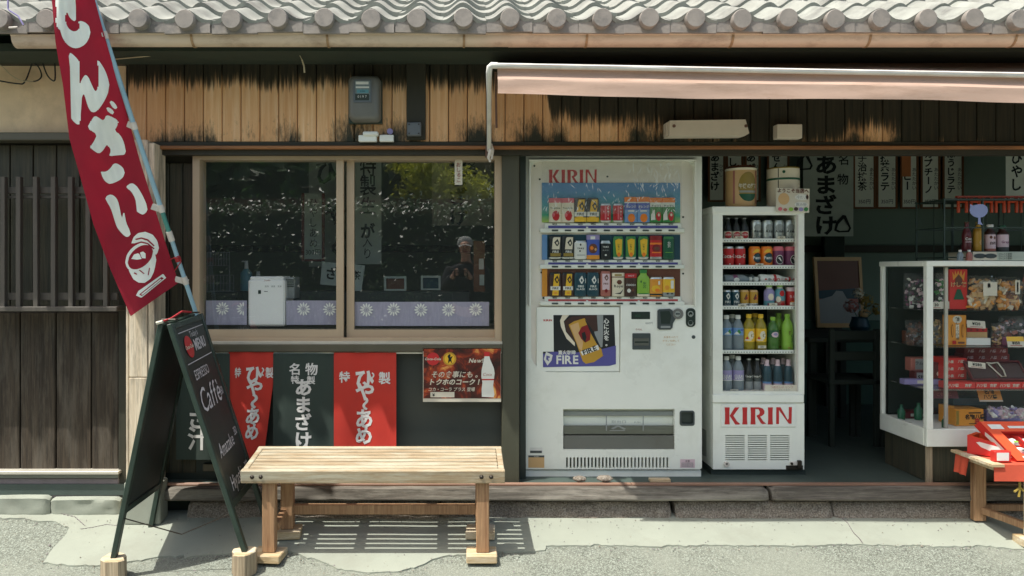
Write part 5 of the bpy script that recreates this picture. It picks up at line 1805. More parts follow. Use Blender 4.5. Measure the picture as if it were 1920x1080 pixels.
# ================================================================== THE GLASS-FRONTED FRIDGE
FD = 4.30
fr_ = thing('drinks_fridge', 'narrow white glass-door fridge of cans and bottles with red letters on its base', 'fridge', P(1420, 880, FD) + Vector((0, .25, 0)))
XL, XR = P(1337, 0, FD).x, P(1508, 0, FD).x
za = lambda v: P(0, v, FD).z
DEP = FD + .50
q = MB()
q.box((XL, FD + .03, za(880)), (XR, DEP, za(741)), 'white_paint', .004)
q.box((XL, FD + .03, za(741)), (XL + .022, DEP, za(400)), 'white_paint', .002)
q.box((XR - .022, FD + .03, za(741)), (XR, DEP, za(400)), 'white_paint', .002)
q.box((XL + .022, DEP - .03, za(741)), (XR - .022, DEP, za(400)), 'p_dkgrey')
q.box((XL + .022, FD + .06, za(741)), (XR - .022, DEP - .03, za(735)), 'grey_beige')
q.box((XL - .004, FD - .004, za(400)), (XR + .004, DEP, za(387)), 'white_paint', .004)
fb = q.build('body', fr_)
q = MB()
q.pbox(1337, 740, 1508, 755.5, FD - .012, FD + .03, 'white_paint', .004)
q.plate([(1337, 756), (1508, 756), (1508, 880), (1337, 880)], [[(a + 42 * c, 816 + 4.1 * r_), (a + 42 * c + 36.5, 816 + 4.1 * r_), (a + 42 * c + 36.5, 818 + 4.1 * r_), (a + 42 * c, 818 + 4.1 * r_)] for a in (1360,) for c in range(3) for r_ in range(12)], FD, FD + .03, 'white_paint')
q.build('base_panel', fr_)
q = MB()
q.pbox(1355, 812, 1488, 868, FD + .029, FD + .0305, 'dark_hole')
q.build('vent_backing', fr_)
q = MB()
q.pbox(1352, 758, 1493, 801, FD - .006, FD + .001, 'white_plastic', .003)
kp = q.build('name_plate', fr_)
kirin(1358.5, 1485, 763.5, 796, lambda u, v: P(u, v, FD - .0075), 'logo_red', kp)
q = MB()
for k in range(12):
    z = za(866 - 4.3 * k)
    q.hexa([(XL - .001, FD + .12, z), (XL - .001, FD + .30, z), (XL - .001, FD + .30, z + .006), (XL - .001, FD + .12, z + .006), (XL + .002, FD + .12, z), (XL + .002, FD + .30, z), (XL + .002, FD + .30, z + .006), (XL + .002, FD + .12, z + .006)], 'dark_hole')
q.build('side_vent', fr_)
q = MB()
q.plate([(1337, 400), (1508, 400), (1508, 740), (1337, 740)], [[(1355, 403), (1494, 403), (1494, 734), (1355, 734)]], FD, FD + .028, 'white_paint')
q.pbox(1494, 403, 1497, 734, FD - .004, FD + .001, 'grey_beige', .001)
dr = q.build('door', fr_)
q = MB()
a, b = P(1354, 736, FD), P(1495, 401, FD)
q.add([(a.x, FD + .02, a.z), (b.x, FD + .02, a.z), (b.x, FD + .02, b.z), (a.x, FD + .02, b.z)], [(0, 1, 2, 3)], 'acrylic')
q.build('pane', dr, recalc=False)
q = MB()
q.pbox(1483, 866, 1496, 873, FD - .012, FD, 'ceramic', .003)
q.plate(circle(1485, 869.5, 2.5), [], FD - .014, FD - .011, 'bolt')
q.pbox(1497, 864, 1504, 878, FD - .02, FD, 'bolt', .003)
q.pbox(1474, 873, 1506, 881, FD - .004, FD + .02, 'bolt', .002)
q.build('lock', fr_)
q = MB()
q.plate(circle(1363, 871, 5), [], FD - .012, FD, 'ceramic')
q.plate(circle(1363, 870, 1.6), [], FD - .014, FD - .011, 'bolt')
q.build('lock', fr_)
q = MB()
q.pbox(1333, 881, 1510, 891, FD + .02, FD + .45, 'dark_metal')
q.build('plinth', fr_)
SD = FD + .045
for i, (vt, vb) in enumerate(((447, 454), (497, 504), (528, 535), (573, 580), (656, 663), (733, 739))):
    q = MB()
    a, b = P(1351, vb, SD), P(1497, vt, SD)
    q.box((XL + .024, SD, a.z), (XR - .024, DEP - .04, a.z + .006), 'white_plastic')
    q.box((XL + .024, SD - .006, a.z), (XR - .024, SD, b.z), 'white_plastic', .002)
    for k in range(26):
        u = 1358 + 5.2 * k
        if i < 5:
            q.pbox(u, vb - 3.6, u + 2.2, vb - 1.6, SD - .0075, SD - .0055, 'p_grey')
    q.build('shelf', fr_)
for (u, v, d) in ((1386, 446, SD - .012), (1465, 446, SD - .012), (1424, 497, SD - .012), (1392, 573, SD - .012), (1450, 571, SD - .012), (1489, 570, SD - .012), (1429, 651, SD - .012), (1377, 733, SD - .012), (1416, 734, SD - .012)):
    q = MB()
    q.pbox(u - 7.5, v - 3, u + 7.5, v + 2, d, d + .003, 'paper')
    q.text('¥130', 4, plane_fn(P(u, v - .5, d - .0015), (d / F, 0, 0), (0, 0, d / F)), 'ink', 0)
    q.build('price_card', fr_)
q = MB()
q.pbox(1434, 722, 1497, 734, FD + .006, FD + .0105, 'paper', .001)
q.text('つめたいドリンク', 5.5, plane_fn(P(1466, 726, FD + .005), (FD / F, 0, 0), (0, 0, FD / F)), 'p_rose', 0)
q.text('よく冷えてます', 4.5, plane_fn(P(1466, 731, FD + .005), (FD / F, 0, 0), (0, 0, FD / F)), 'p_grey', 0)
q.build('notice_strip', fr_)
CD = SD + .045
FG = 'drinks on the fridge shelves'
sp = lambda d, u: (u - U0) * FD / d + U0        # keep the bearing seen at the door
for v, kd, us, cat, lab in ((446.5, 'soda_bottle', (1364.5, 1380, 1395.5), 'drink bottle', ('dark soda bottle with red label in the top row of the fridge, left end', 'dark soda bottle with red label in the top row of the fridge, middle of three', 'dark soda bottle with red label in the fridge beside the first silver beer can')),
                            (446.5, 'silver_beer', (1417, 1438, 1459.5, 1480), 'drink can', tuple('silver beer can in the top row of the fridge, %s of four' % t for t in ('first', 'second', 'third', 'last'))),
                            (497, 'cola', (1366, 1387), 'drink can', ('red cola can in the second fridge row, left end', 'red cola can in the second fridge row, beside the orange can')),
                            (497, 'fanta', (1414.5, 1437), 'drink can', ('orange soda can in the second fridge row, beside the red one', 'orange soda can in the second fridge row, beside the purple one')),
                            (497, 'purple_can', (1459, 1481), 'drink can', ('purple soda can with pink top in the fridge, beside the orange one', 'purple soda can with pink top at the right end of its fridge row')),
                            (573, 'dark_fire', (1362.5, 1378.5), 'drink can', ('dark teal coffee can in the fourth fridge row, left end', 'dark teal coffee can in the fourth fridge row, beside the gold one')),
                            (573, 'gold_can', (1395.5, 1412.5), 'drink can', ('gold coffee can with white foot in the fridge, next to the dark can', 'gold coffee can with white foot in the fridge, next to the lilac bottle')),
                            (573, 'lilac_bottle', (1442,), 'drink bottle', ('small lilac bottle with green cap in the fridge',)),
                            (573, 'juice_bottle', (1462,), 'drink bottle', ('small red and green bottle with green cap in the fridge',)),
                            (573, 'red_short', (1483,), 'drink carton', ('red apple drink pack at the right end of the fourth fridge row',)),
                            (656, 'water', (1362, 1383.5), 'drink bottle', ('clear water bottle with blue label at the left end of the fifth fridge row', 'clear water bottle with blue label beside the yellow lemon bottle')),
                            (656, 'lemon', (1404, 1426), 'drink bottle', ('yellow lemon drink bottle beside the water bottle in the fridge', 'yellow lemon drink bottle beside the green bottle in the fridge')),
                            (656, 'melon', (1449,), 'drink bottle', ('clear green drink bottle with dark label in the fridge',)),
                            (656, 'tea', (1476,), 'drink bottle', ('lime green tea bottle at the right end of the fifth fridge row',)),
                            (733, 'lilac_water', (1362, 1384), 'drink bottle', ('clear bottle with lilac label at the left end of the lowest fridge row', 'clear bottle with lilac label beside the dark glass cola bottle')),
                            (733, 'coke_glass', (1404, 1419.5), 'drink bottle', ('dark glass cola bottle in the lowest fridge row, left of its pair', 'dark glass cola bottle in the lowest fridge row, next to the pink capped one')),
                            (733, 'pink_cap', (1438, 1458, 1478), 'drink bottle', ('dark drink bottle with pink cap in the lowest fridge row, first of three', 'dark drink bottle with pink cap in the lowest fridge row, middle of three', 'dark drink bottle with pink cap at the right end of the lowest fridge row'))):
    zsh = P(0, {446.5: 454, 497: 504, 573: 580, 656: 663, 733: 739}[v], SD).z + .0065
    for u, lb in zip(us, lab):
        o = put(kd, u, v, CD, lb, cat, FG, rz=random.uniform(-.25, .25))
        o.location.z = zsh
        if kd in ('soda_bottle', 'tea', 'lemon', 'water', 'melon', 'pink_cap', 'lilac_water', 'silver_beer', 'cola', 'fanta', 'purple_can'):
            pass
# second row behind, seen between the front ones
for kd, u, vk, lb in (('water', 1373, 663, 'water bottle standing behind the front pair in the fridge'), ('tea', 1460, 663, 'lime green tea bottle standing in the second rank of the fridge'), ('lemon', 1415, 663, 'yellow lemon bottle standing behind the front pair in the fridge'),
                      ('lilac_water', 1373, 739, 'clear bottle with white cap behind the lilac labelled pair'), ('pink_cap', 1431, 739, 'dark bottle with pink cap in the second rank, behind the cola bottle'), ('pink_cap', 1449, 739, 'dark bottle with pink cap in the second rank, middle'), ('pink_cap', 1468, 739, 'dark bottle with pink cap in the second rank, right')):
    o = put(kd, u, 600, CD + .075, lb, 'drink bottle', FG)
    o.location.z = P(0, vk, SD).z + .0065
# bottles lying in the third row
CANS['clear_lying'] = dict(s='pet', r=.028, h=.165, b='water_clear', t='p_white', bands=[(.3, .45, 'p_purple')], d=[('oval', .1, .4, .5, .1, 'p_white')])
CANS['white_lying'] = dict(s='glass', r=.029, h=.18, b='p_white', t='p_red', bands=[(.44, .52, 'p_red')], d=[('text', 'Coca-Cola', 0, .70, .8, 'p_red', True, 1), ('oval', 0, .28, .3, .05, 'p_grey')])
zz_ = P(0, 535, SD).z + .0065
for kd, u, sg, lb in (('clear_lying', 1357, 1, 'clear bottle with purple label lying on its side in the fridge'), ('white_lying', 1423, 1, 'white cola bottle with red band lying on its side in the fridge')):
    o = put(kd, u, 535, CD, lb, 'drink bottle', FG)
    o.rotation_euler = (R(0), R(90), 0)
    o.location.z = zz_ + CANS[kd]['r']
q = MB()
q.lathe([(0, -.002, 'p_white'), (.012, -.002, 'p_white'), (.0135, .002, 'p_white'), (.0135, .02, 'p_white'), (.02, .05, 'water_clear'), (.028, .08, 'water_clear'), (.028, .2, 'water_clear'), (0, .2, 'water_clear')], 20, Matrix.Rotation(R(-90), 4, 'X'))
o = q.build('drink_bottle')
o.location = (P(1416, 0, CD).x, CD - .02, zz_ + .0285)
tag(o, 'clear bottle lying with its white cap towards the glass in the fridge', 'drink bottle', FG)

# on top of the fridge
def can_big(name, u, v, d, r, prof, label, cat):
    t_ = thing(name, label, cat, P(u, v, d))
    q = MB()
    q.lathe(prof, 32, c=P(u, v, d))
    q.build('body', t_)
    return t_


TD = FD + .12
zt_ = za(387)
tz = lambda u: Vector((P(u, 0, TD).x, TD, zt_ + .0015))
gold = thing('can_cooler', 'large tan cooler shaped like a tea can on top of the fridge', 'drinks cooler', tz(1389))
q = MB()
q.lathe([(0, 0, 'p_tan'), (.080, 0, 'p_tan'), (.086, .01, 'p_tan'), (.087, .02, 'p_tan'), (.087, .215, 'p_tan'), (.088, .216, 'p_cream'), (.089, .228, 'p_cream'), (.085, .231, 'p_brown'), (.080, .243, 'p_brown'), (0, .243, 'p_brown')], 36, c=tz(1389))
g_ = q.build('body', gold)
wr = lambda off: (lambda a, b: tz(1389) + Vector(((.0875 + off) * math.sin(a / .087), -(.0875 + off) * math.cos(a / .087), b)))
q = MB()
strips(q, circle(.012, .118, .058, .085, 30), wr(.0006), 'p_olive', .008)
strips(q, [(-.042, .075), (.066, .075), (.055, .05), (.035, .035), (.012, .031), (-.012, .036), (-.03, .052)], wr(.0012), 'p_dkgreen', .008)
strips(q, [(-.04, .082), (.064, .082), (.064, .094), (-.042, .094)], wr(.0016), 'p_grey', .008)
vs_, fs_ = layout('午後の紅茶', .03, False, .85)
q.add([wr(.002)(a * .0265 + .014, b * .03 + .121) for a, b in vs_], fs_, 'paper')
q.build('print', gold, recalc=False)
q = MB()
for s_ in (-1, 1):
    q.add([wr(.0008)(s_ * .070 + a, b) for a, b in ((-.006, .02), (.006, .02), (.006, .212), (-.006, .212))], [(0, 1, 2, 3)], 'p_rose')
q.build('stripe', gold, recalc=False)
jar = thing('cream_canister', 'cream canister with dark green band on top of the fridge', 'canister', tz(1468))
q = MB()
c0 = tz(1468)
q.lathe([(0, 0, 'p_cream'), (.088, 0, 'p_cream'), (.091, .01, 'p_cream'), (.091, .158, 'p_cream'), (.093, .159, 'p_dkgreen'), (.093, .170, 'p_dkgreen'), (.091, .171, 'p_cream'), (.091, .225, 'p_cream'), (.092, .227, 'p_olive'), (.090, .233, 'p_olive'), (0, .236, 'p_cream')], 36, c=c0)
q.build('body', jar)
q = MB()
wj = lambda off: (lambda a, b: c0 + Vector(((.0915 + off) * math.sin(a / .0915), -(.0915 + off) * math.cos(a / .0915), b)))
q.add([wj(.0008)(-.062 + a, b) for a, b in ((-.0022, .01), (.0022, .01), (.0022, .157), (-.0022, .157))] + [wj(.0008)(-.062 + a, b) for a, b in ((-.0022, .172), (.0022, .172), (.0022, .224), (-.0022, .224))], [(0, 1, 2, 3), (4, 5, 6, 7)], 'dark_hole')
q.build('seam', jar, recalc=False)
q = MB()
q.poly([circle(-.032, .203, .0085, n=14)], wj(.0012), 'p_dkgreen')
q.build('button', jar, recalc=False)
cardb = Vector((P(1486, 398, FD - .02).x, FD - .02, P(0, 398, FD - .02).z))
card = thing('sign_card', 'small cream card with brown and pink print taped to the top of the fridge', 'sign', cardb)
q = MB()
a, b = P(1455, 397, FD - .02), P(1517.5, 352, FD - .02)
M = Matrix.Translation(cardb) @ Matrix.Rotation(R(1.5), 4, 'Y')
q.box((-.095, 0, 0), (.095, .002, .137), 'paper', 0, M)
q.build('sheet', card)
q = MB()
cf = lambda o: (lambda u, v: M @ Vector(((u) * .0956, -.001 - o, .0685 - v * .0685)))
q.text('ようこそ当店へ', .026, lambda a, b: cf(.001)(a / .0956, -.80 - b / .0685), 'p_brown', .03)
for (cx, cy, rx, ry, mt) in ((-.55, -.1, .34, .5, 'p_tan'), (.5, -.28, .4, .26, 'p_white'), (.5, .34, .4, .24, 'p_white'), (-.75, .75, .13, .16, 'p_pink'), (-.45, .8, .12, .13, 'p_rose'), (-.1, .75, .14, .16, 'p_lime'), (.2, .72, .13, .16, 'p_coffee'), (.5, .74, .14, .17, 'p_lilac'), (.8, .72, .13, .17, 'p_green'), (.85, -.3, .08, .2, 'p_brown')):
    q.poly([circle(cx, cy, rx, ry, 14)], cf(.0008), mt)
q.text('冷たい', .02, lambda a, b: cf(.0016)(.5 + a / .0956, -.28 - b / .0685), 'p_grey', 0)
q.text('飲み物', .02, lambda a, b: cf(.0016)(.5 + a / .0956, .34 - b / .0685), 'p_grey', 0)
q.build('print', card, recalc=False)

# ================================================================== AWNING, METER, LAMPS, CABLES
aw = thing('awning', 'faded pink fabric awning on a white pipe bar above the machines', 'awning', (1.6, 3.9, 2.45))
AD = 3.49
al0, al1 = P(917, 123, AD), P(1920, 141, AD)
axs = lambda x: al0.z + (al1.z - al0.z) * (x - al0.x) / (al1.x - al0.x)
XE = 4.0
q = MB()
q.tube([Vector((al0.x + .03, AD, axs(al0.x))), Vector((XE, AD, axs(XE)))], .0125, 'pvc_white', 12)
q.build('front_bar', aw)
q = MB()
pv = P(917, 283, 4.09)
e0 = Vector((al0.x, AD, axs(al0.x)))
cur = [Vector((al0.x + .04, AD, axs(al0.x))), e0 + Vector((.012, 0, .001)), e0 + Vector((.003, .003, -.006)), e0 + Vector((.0, .012, -.03)), e0.lerp(pv, .3), e0.lerp(pv, .7), pv]
q.tube(cur, [.0145, .0150, .0150, .0145, .0125, .0125, .0125], 'pvc_white', 12)
q.build('arm', aw)
q = MB()
q.box((pv.x - .02, 4.08, pv.z - .035), (pv.x + .02, 4.12, pv.z + .03), 'rust', .004)
q.tube([pv + Vector((-.006, -.02, .03)), pv + Vector((.008, -.035, -.005)), pv + Vector((-.004, -.03, -.04)), pv + Vector((.006, -.03, -.065))], [.008, .013, .009, .006], 'ceramic', 8)
q.tube([pv + Vector((.01, -.02, .035)), pv + Vector((.018, -.03, 0)), pv + Vector((.014, -.03, -.05))], [.006, .009, .005], 'ceramic', 8)
q.build('pivot', aw)
q = MB()
q.bar(P(929, 135, 4.08), P(931, 240, 4.10), .012, .012, 'rust', c=.002)
q.build('side_rod', aw)
q = MB()
x0 = P(933, 0, AD).x


def awf(a, b):
    x = x0 + (XE - x0) * a
    sag = -.018 * math.sin(math.pi * b) - .006 * math.sin(a * 21) * math.sin(math.pi * b)
    d = AD + (4.11 - AD) * b
    zf_ = axs(x) + .006
    return Vector((x, d, zf_ + (2.585 + .01 * a - zf_) * b + sag))


q.grid(awf, 60, 10, 'awning_cloth')
q.grid(lambda a, b: awf(a, b) - Vector((0, 0, .003)), 60, 10, 'awning_cloth')
q.build('canopy', aw)


def vaf(a, b, o=0.0):
    x = x0 + (XE - x0) * a
    h = .137 + .008 * math.sin(a * 9) + .01 * a
    fold = .010 * math.exp(-((b - .2) / .12) ** 2)
    dd = AD - .0135 + .004 * math.sin(x * 5 + b * 2) * b + .003 * noise.noise(Vector((x * 4, b * 3, 0))) + .040 * math.sin(math.pi * min(b / .5, 1)) * (1 - b) - .012 * b
    return Vector((x, dd + o, axs(x) + .004 - h * b + .004 * noise.noise(Vector((x * 3, 0, 7))) * b))


q = MB()
q.grid(lambda a, b: vaf(a, b), 90, 16, 'awning_cloth')
vs = []
q.build('valance', aw)

mt = thing('electric_meter', 'grey electricity meter with a small window on a black mount board', 'electric meter', P(683, 232, 4.1))
q = MB()
q.pbox(653, 150, 716.5, 231.5, 4.085, 4.119, 'frame_black', .003)
q.build('mount_board', mt)
q = MB()
MF = 4.01
n = 8
lay = []
for (d, ins, r) in ((4.084, 0, 9), (4.03, 0, 10), (4.012, 2.5, 11), (4.005, 7, 10)):
    lay.append([P(u, v, MF) + Vector((0, d - MF, 0)) for u, v in rrect(653 + ins, 141 + ins, 712 - ins, 225 - ins, r, n)])
k = len(lay[0])
vs = [p for L in lay for p in L]
fs = [(i * k + j, i * k + (j + 1) % k, (i + 1) * k + (j + 1) % k, (i + 1) * k + j) for i in range(3) for j in range(k)]
q.add(vs, fs, 'meter_grey', True)
q.add(lay[-1], [tuple(range(k))], 'meter_grey')
q.build('case', mt)
q = MB()
q.plate(rrect(662.5, 149, 696.5, 192, 2), [rrect(665, 151, 694, 189, 2)], 3.999, 4.006, 'box_grey')
q.pbox(665, 151, 694, 189, 4.0035, 4.006, 'meter_face')
q.build('window_bezel', mt)
q = MB()
q.plate([(667, 153), (691, 153), (691, 158), (667, 158)], [], 4.0015, 4.0034, 'p_white')
q.plate([(667, 162), (692, 162), (692, 165), (667, 165)], [], 4.0015, 4.0034, 'p_white')
q.plate([(669, 168), (691, 168), (691, 174), (669, 174)], [], 4.0015, 4.0034, 'p_aqua')
q.plate([(666, 176), (692, 176), (692, 188), (666, 188)], [], 4.0018, 4.0034, 'dark_metal')
q.text('0 1 9 7', 6.5, plane_fn(P(679, 181, 4.001), (MF / F, 0, 0), (0, 0, MF / F)), 'p_white', .0)
q.text('kWh', 4.5, plane_fn(P(680, 171, 4.001), (MF / F, 0, 0), (0, 0, MF / F)), 'ink', .0)
q.build('dial', mt, recalc=False)
q = MB()
q.lathe([(0, -.012, 'bolt'), (.008, -.01, 'bolt'), (.011, 0, 'bolt')], 12, Matrix.Rotation(R(-90), 4, 'X'), c=P(684, 227, 4.06))
q.build('seal_screw', mt)
q = MB()
q.lathe([(0, -.03, 'p_aqua'), (.018, -.026, 'p_teal'), (.026, -.01, 'p_teal'), (.027, 0, 'p_teal'), (.024, .02, 'dark_metal'), (0, .02, 'dark_metal')], 20, Matrix.Rotation(R(-70), 4, 'X'), c=P(692, 239, 4.085))
tag(q.build('sensor_lamp', base=P(692, 239, 4.085)), 'round dark glass sensor lamp fixed below the electricity meter', 'sensor lamp')
q = MB()
q.pbox(672, 253, 706, 265.5, 4.085, 4.119, 'white_plastic', .004)
q.pbox(680, 246, 709, 254, 4.07, 4.119, 'white_plastic', .006)
tag(q.build('cable_box', base=P(690, 265, 4.1)), 'white plastic cable box under the electricity meter', 'cable box')
q = MB()
q.pbox(711.5, 252.5, 738, 265.5, 4.09, 4.119, 'white_plastic', .003)
tag(q.build('cable_box', base=P(725, 265, 4.1)), 'small flat white box on the planks right of the sensor lamp', 'cable box')
q = MB()
q.plate(circle(731, 246, 5.5), [], 4.108, 4.119, 'p_lilac')
tag(q.build('disc_tag', base=P(731, 246, 4.11)), 'tiny lilac disc pinned to the planks above the flat white box', 'disc')
q = MB()
q.pbox(762, 112, 798, 262, 4.098, 4.119, 'dark_brown', .004)
tag(q.build('conduit_cover', base=P(780, 262, 4.11)), 'tall dark board over the planks right of the electricity meter', 'conduit cover')
jb = thing('junction_box', 'small grey screwed junction box on the dark conduit board', 'junction box', P(776, 252, 4.09))
q = MB()
q.pbox(763, 229, 789.5, 254, 4.06, 4.097, 'box_grey', .004)
q.build('cover', jb)
for u, v in ((767, 233), (785, 233), (767, 250), (785, 250)):
    q = MB()
    q.plate(circle(u, v, 1.5, n=10), [], 4.0575, 4.0605, 'bolt')
    q.build('screw', jb)

wl = thing('wall_lamp', 'long cream lamp with slanted ends fixed to the dark planks above the fridge', 'wall lamp', P(1330, 255, 4.08))
q = MB()
LD = 4.03
fr0 = [P(1256, 226, LD), P(1398, 224, LD), P(1405, 250, LD), P(1397, 254, LD), P(1254, 255, LD)]
q.add([p for p in fr0] + [Vector((p.x * 1.0 + (.006 if i in (1, 2) else -.004), 4.118, p.z)) for i, p in enumerate(fr0)], [(0, 1, 2, 3, 4)] + [(i, (i + 1) % 5, 5 + (i + 1) % 5, 5 + i) for i in range(5)], 'lamp_cover')
q.pbox(1250, 229, 1256, 253, LD + .02, 4.118, 'lamp_cover', .003)
q.build('cover', wl)
for u in (1264, 1399):
    q = MB()
    q.plate(circle(u, 236, 3), [], LD - .004, LD + .004, 'rust')
    q.build('screw', wl)
q = MB()
q.pbox(1457.5, 232.5, 1504.5, 259, 4.06, 4.119, 'lamp_cover', .003)
tag(q.build('switch_box', base=P(1481, 259, 4.1)), 'small square cream box on the dark planks right of the long lamp', 'switch box')

q = MB()
for pts in ([(-20, 148), (30, 156), (45, 152), (60, 118)], [(58, 116), (70, 124), (76, 142), (66, 152), (45, 152)], [(80, 118), (86, 138), (95, 149), (103, 148), (104, 116)], [(50, 48), (66, 90), (80, 120)]):
    q.tube(curved([P(a, b, 4.1 - .12 * (b < 100)) + Vector((0, .01 * math.sin(i), 0)) for i, (a, b) in enumerate(pts)]), .004, 'black_cable', 6)
tag(q.build('power_cable', base=P(60, 140, 4.1)), 'black looping power cables on the wall at the far upper left', 'cable')
q = MB()
q.tube(curved([P(-40, 110, 4.08), P(0, 122, 4.08), P(20, 140, 4.08), P(40, 151, 4.08), P(62, 152, 4.08)]), .0025, 'string', 6)
tag(q.build('telephone_wire', base=P(20, 140, 4.08)), 'thin pale wire sagging across the plaster at the far left', 'wire')
q = MB()
q.tube([P(215, 111, 3.9), P(280, 105, 3.92), P(330, 101, 3.95), P(370, 99, 3.97), (P(430, 92, 4.0)), P(497, 84, 4.05)], .003, 'string', 6)
tag(q.build('eave_wire', base=P(350, 100, 3.95)), 'thin pale wire running under the gutter right of the banner pole', 'wire')
q = MB()
q.tube([P(562, 84, 3.9), P(562, 104, 3.9), P(566, 112, 3.9)], .002, 'string', 5)
q.tube([P(566, 112, 3.9), P(570, 124, 3.9), P(571, 136, 3.9)], .0045, 'string', 5)
q.tube([P(578, 86.5, 3.88), P(586, 87, 3.88)], .005, 'ceramic', 6)
tag(q.build('hanging_string', base=P(566, 136, 3.9)), 'short frayed string hanging from the eave left of the meter', 'string')
ins = thing('insulator', 'white porcelain insulator with wire on the tiles at the upper left corner', 'insulator', P(16, 66, 3.66))
q = MB()
q.lathe([(0, -.04, 'ceramic'), (.016, -.04, 'ceramic'), (.022, -.02, 'ceramic'), (.016, -.01, 'ceramic'), (.026, .0, 'ceramic'), (.026, .02, 'ceramic'), (.018, .03, 'ceramic'), (.022, .045, 'ceramic'), (0, .05, 'ceramic')], 18, Matrix.Rotation(R(35), 4, 'Y'), c=P(15, 50, 3.62))
q.build('knob', ins)
q = MB()
q.tube([P(17, 52, 3.6), P(33, 51, 3.6)], .005, 'ceramic', 8)
q.build('pin', ins)
q = MB()
q.tube([P(15, -40, 3.6), P(15, 16, 3.6), P(18, 20, 3.6), P(34, 30, 3.6), P(44, 47, 3.6)], .004, 'p_lilac', 6)
q.build('wire', ins)
for u, v, rr, lb in ((1087, 902, .035, 'small rounded stone wedged under the machine, left of its pair'), (1134, 900, .04, 'larger rounded stone wedged under the machine, beside a smaller one')):
    q = MB()
    c = P(u, v, 4.14)
    c.z = .274 + rr * .42
    vs, fs = [], []
    for j in range(9):
        for i in range(14):
            th, ph = math.pi * j / 8, 2 * math.pi * i / 14
            p = Vector((math.sin(th) * math.cos(ph) * 1.35, math.sin(th) * math.sin(ph), math.cos(th) * .55))
            p *= rr * .8 * (1 + .18 * noise.noise(p * 2 + Vector((u, 0, 0))))
            vs.append(c + p)
    fs = [(j * 14 + i, j * 14 + (i + 1) % 14, (j + 1) * 14 + (i + 1) % 14, (j + 1) * 14 + i) for j in range(8) for i in range(14)]
    q.add(vs, fs, 'rough_stone', True)
    tag(q.build('wedge_stone', base=(c.x, c.y, .274)), lb, 'stone', 'wedge stones under the vending machine')
q = MB()
q.pbox(1219, 899, 1258, 904.5, 4.13, 4.17, 'block_wood', .002)
tag(q.build('wood_wedge', base=P(1238, 905, 4.15)), 'thin pale wooden wedge under the right end of the vending machine', 'wood wedge')

# ================================================================== BEHIND THE WINDOW
pur = thing('air_purifier', 'white upright box appliance standing inside the left window pane', 'air purifier', P(500, 614, 4.34))
q = MB()
PU = 4.236
q.pbox(465, 524, 534, 612, PU, PU + .22, 'pure_white', .010)
q.pbox(468, 518.5, 532, 525, PU + .01, PU + .2, 'pure_white', .008)
q.build('case', pur)
q = MB()
q.pbox(535, 520, 552, 560, PU + .06, PU + .20, 'p_grey', .003)
for k in range(4):
    q.pbox(535.5, 524 + 4 * k, 551, 525.5 + 4 * k, PU + .055, PU + .061, 'dark_hole')
q.build('side_grille', pur)
q = MB()
q.pbox(484, 544, 489, 551, PU - .003, PU + .001, 'dark_hole')
q.build('sensor', pur)
q = MB()
q.text('SHARP', 4, plane_fn(P(501, 526, PU - .001), (PU / F, 0, 0), (0, 0, PU / F)), 'p_rose', 0)
for k in range(3):
    q.text('清浄', 4, plane_fn(P(500 + 12 * k, 537, PU - .001), (PU / F, 0, 0), (0, 0, PU / F)), 'p_grey', 0)
q.plate([(495, 546), (502, 546), (502, 547), (495, 547)], [], PU - .0012, PU, 'ink')
q.build('print', pur, recalc=False)


def curtain(u0, u1, v0, v1, flowers, label):
    t_ = thing('cafe_curtain', label, 'curtain', P((u0 + u1) / 2, v1, 4.25), 'flowered curtains along the window foot')
    for a0, a1 in ([(u0, u1)] if u0 > 600 else [(u0, 463), (536.5, u1)]):
        q = MB()
        q.grid(lambda a, b: P(a0 + (a1 - a0) * a, v1 + (v0 - v1) * b, 4.25 + .003 * math.sin(a * (a1 - a0) * .16) * (1 - b)), 50, 3, 'curtain')
        q.build('cloth', t_, recalc=False)
    q = MB()
    for u, v in flowers:
        for k in range(12):
            if 455 < u < 460 and math.cos(2 * math.pi * k / 12) > .3:
                continue
            an = 2 * math.pi * k / 12
            c, s_ = math.cos(an), math.sin(an)
            q.poly([[(u + c * a - s_ * b, v + s_ * a + c * b) for a, b in ((4.2, -.6), (8, -1.7), (11.5, -1.2), (13, 0), (11.5, 1.2), (8, 1.7), (4.2, .6))]], lambda a, b: P(a, b, 4.244), 'daisy')
            q.poly([circle(u + c * 2.6, v + s_ * 2.6, .55, n=6)], lambda a, b: P(a, b, 4.244), 'daisy')
    return q, t_


for args in ((386, 631, 563.5, 609, [(417, 578.5), (456, 579), (569, 579.5), (618, 580)], 'lilac curtain strip with white daisies behind the appliance in the left pane'),
             (653, 917, 566, 611, [(687, 581), (738, 580), (789, 581), (841, 581), (892, 580)], 'lilac curtain strip with five white daisies along the right pane')):
    q, t_ = curtain(*args)
    q.build('flower_print', t_, recalc=False)['kind'] = 'stuff'
q = MB()
q.box((P(372, 0, 4.3).x, 4.232, 1.0), (P(935, 0, 4.3).x, 4.62, P(0, 614, 4.3).z), 'cabinet_wood', .004)
tag(q.build('window_counter', base=(-.9, 4.4, .26)), 'dark wooden counter inside the window under the curtains', 'counter')


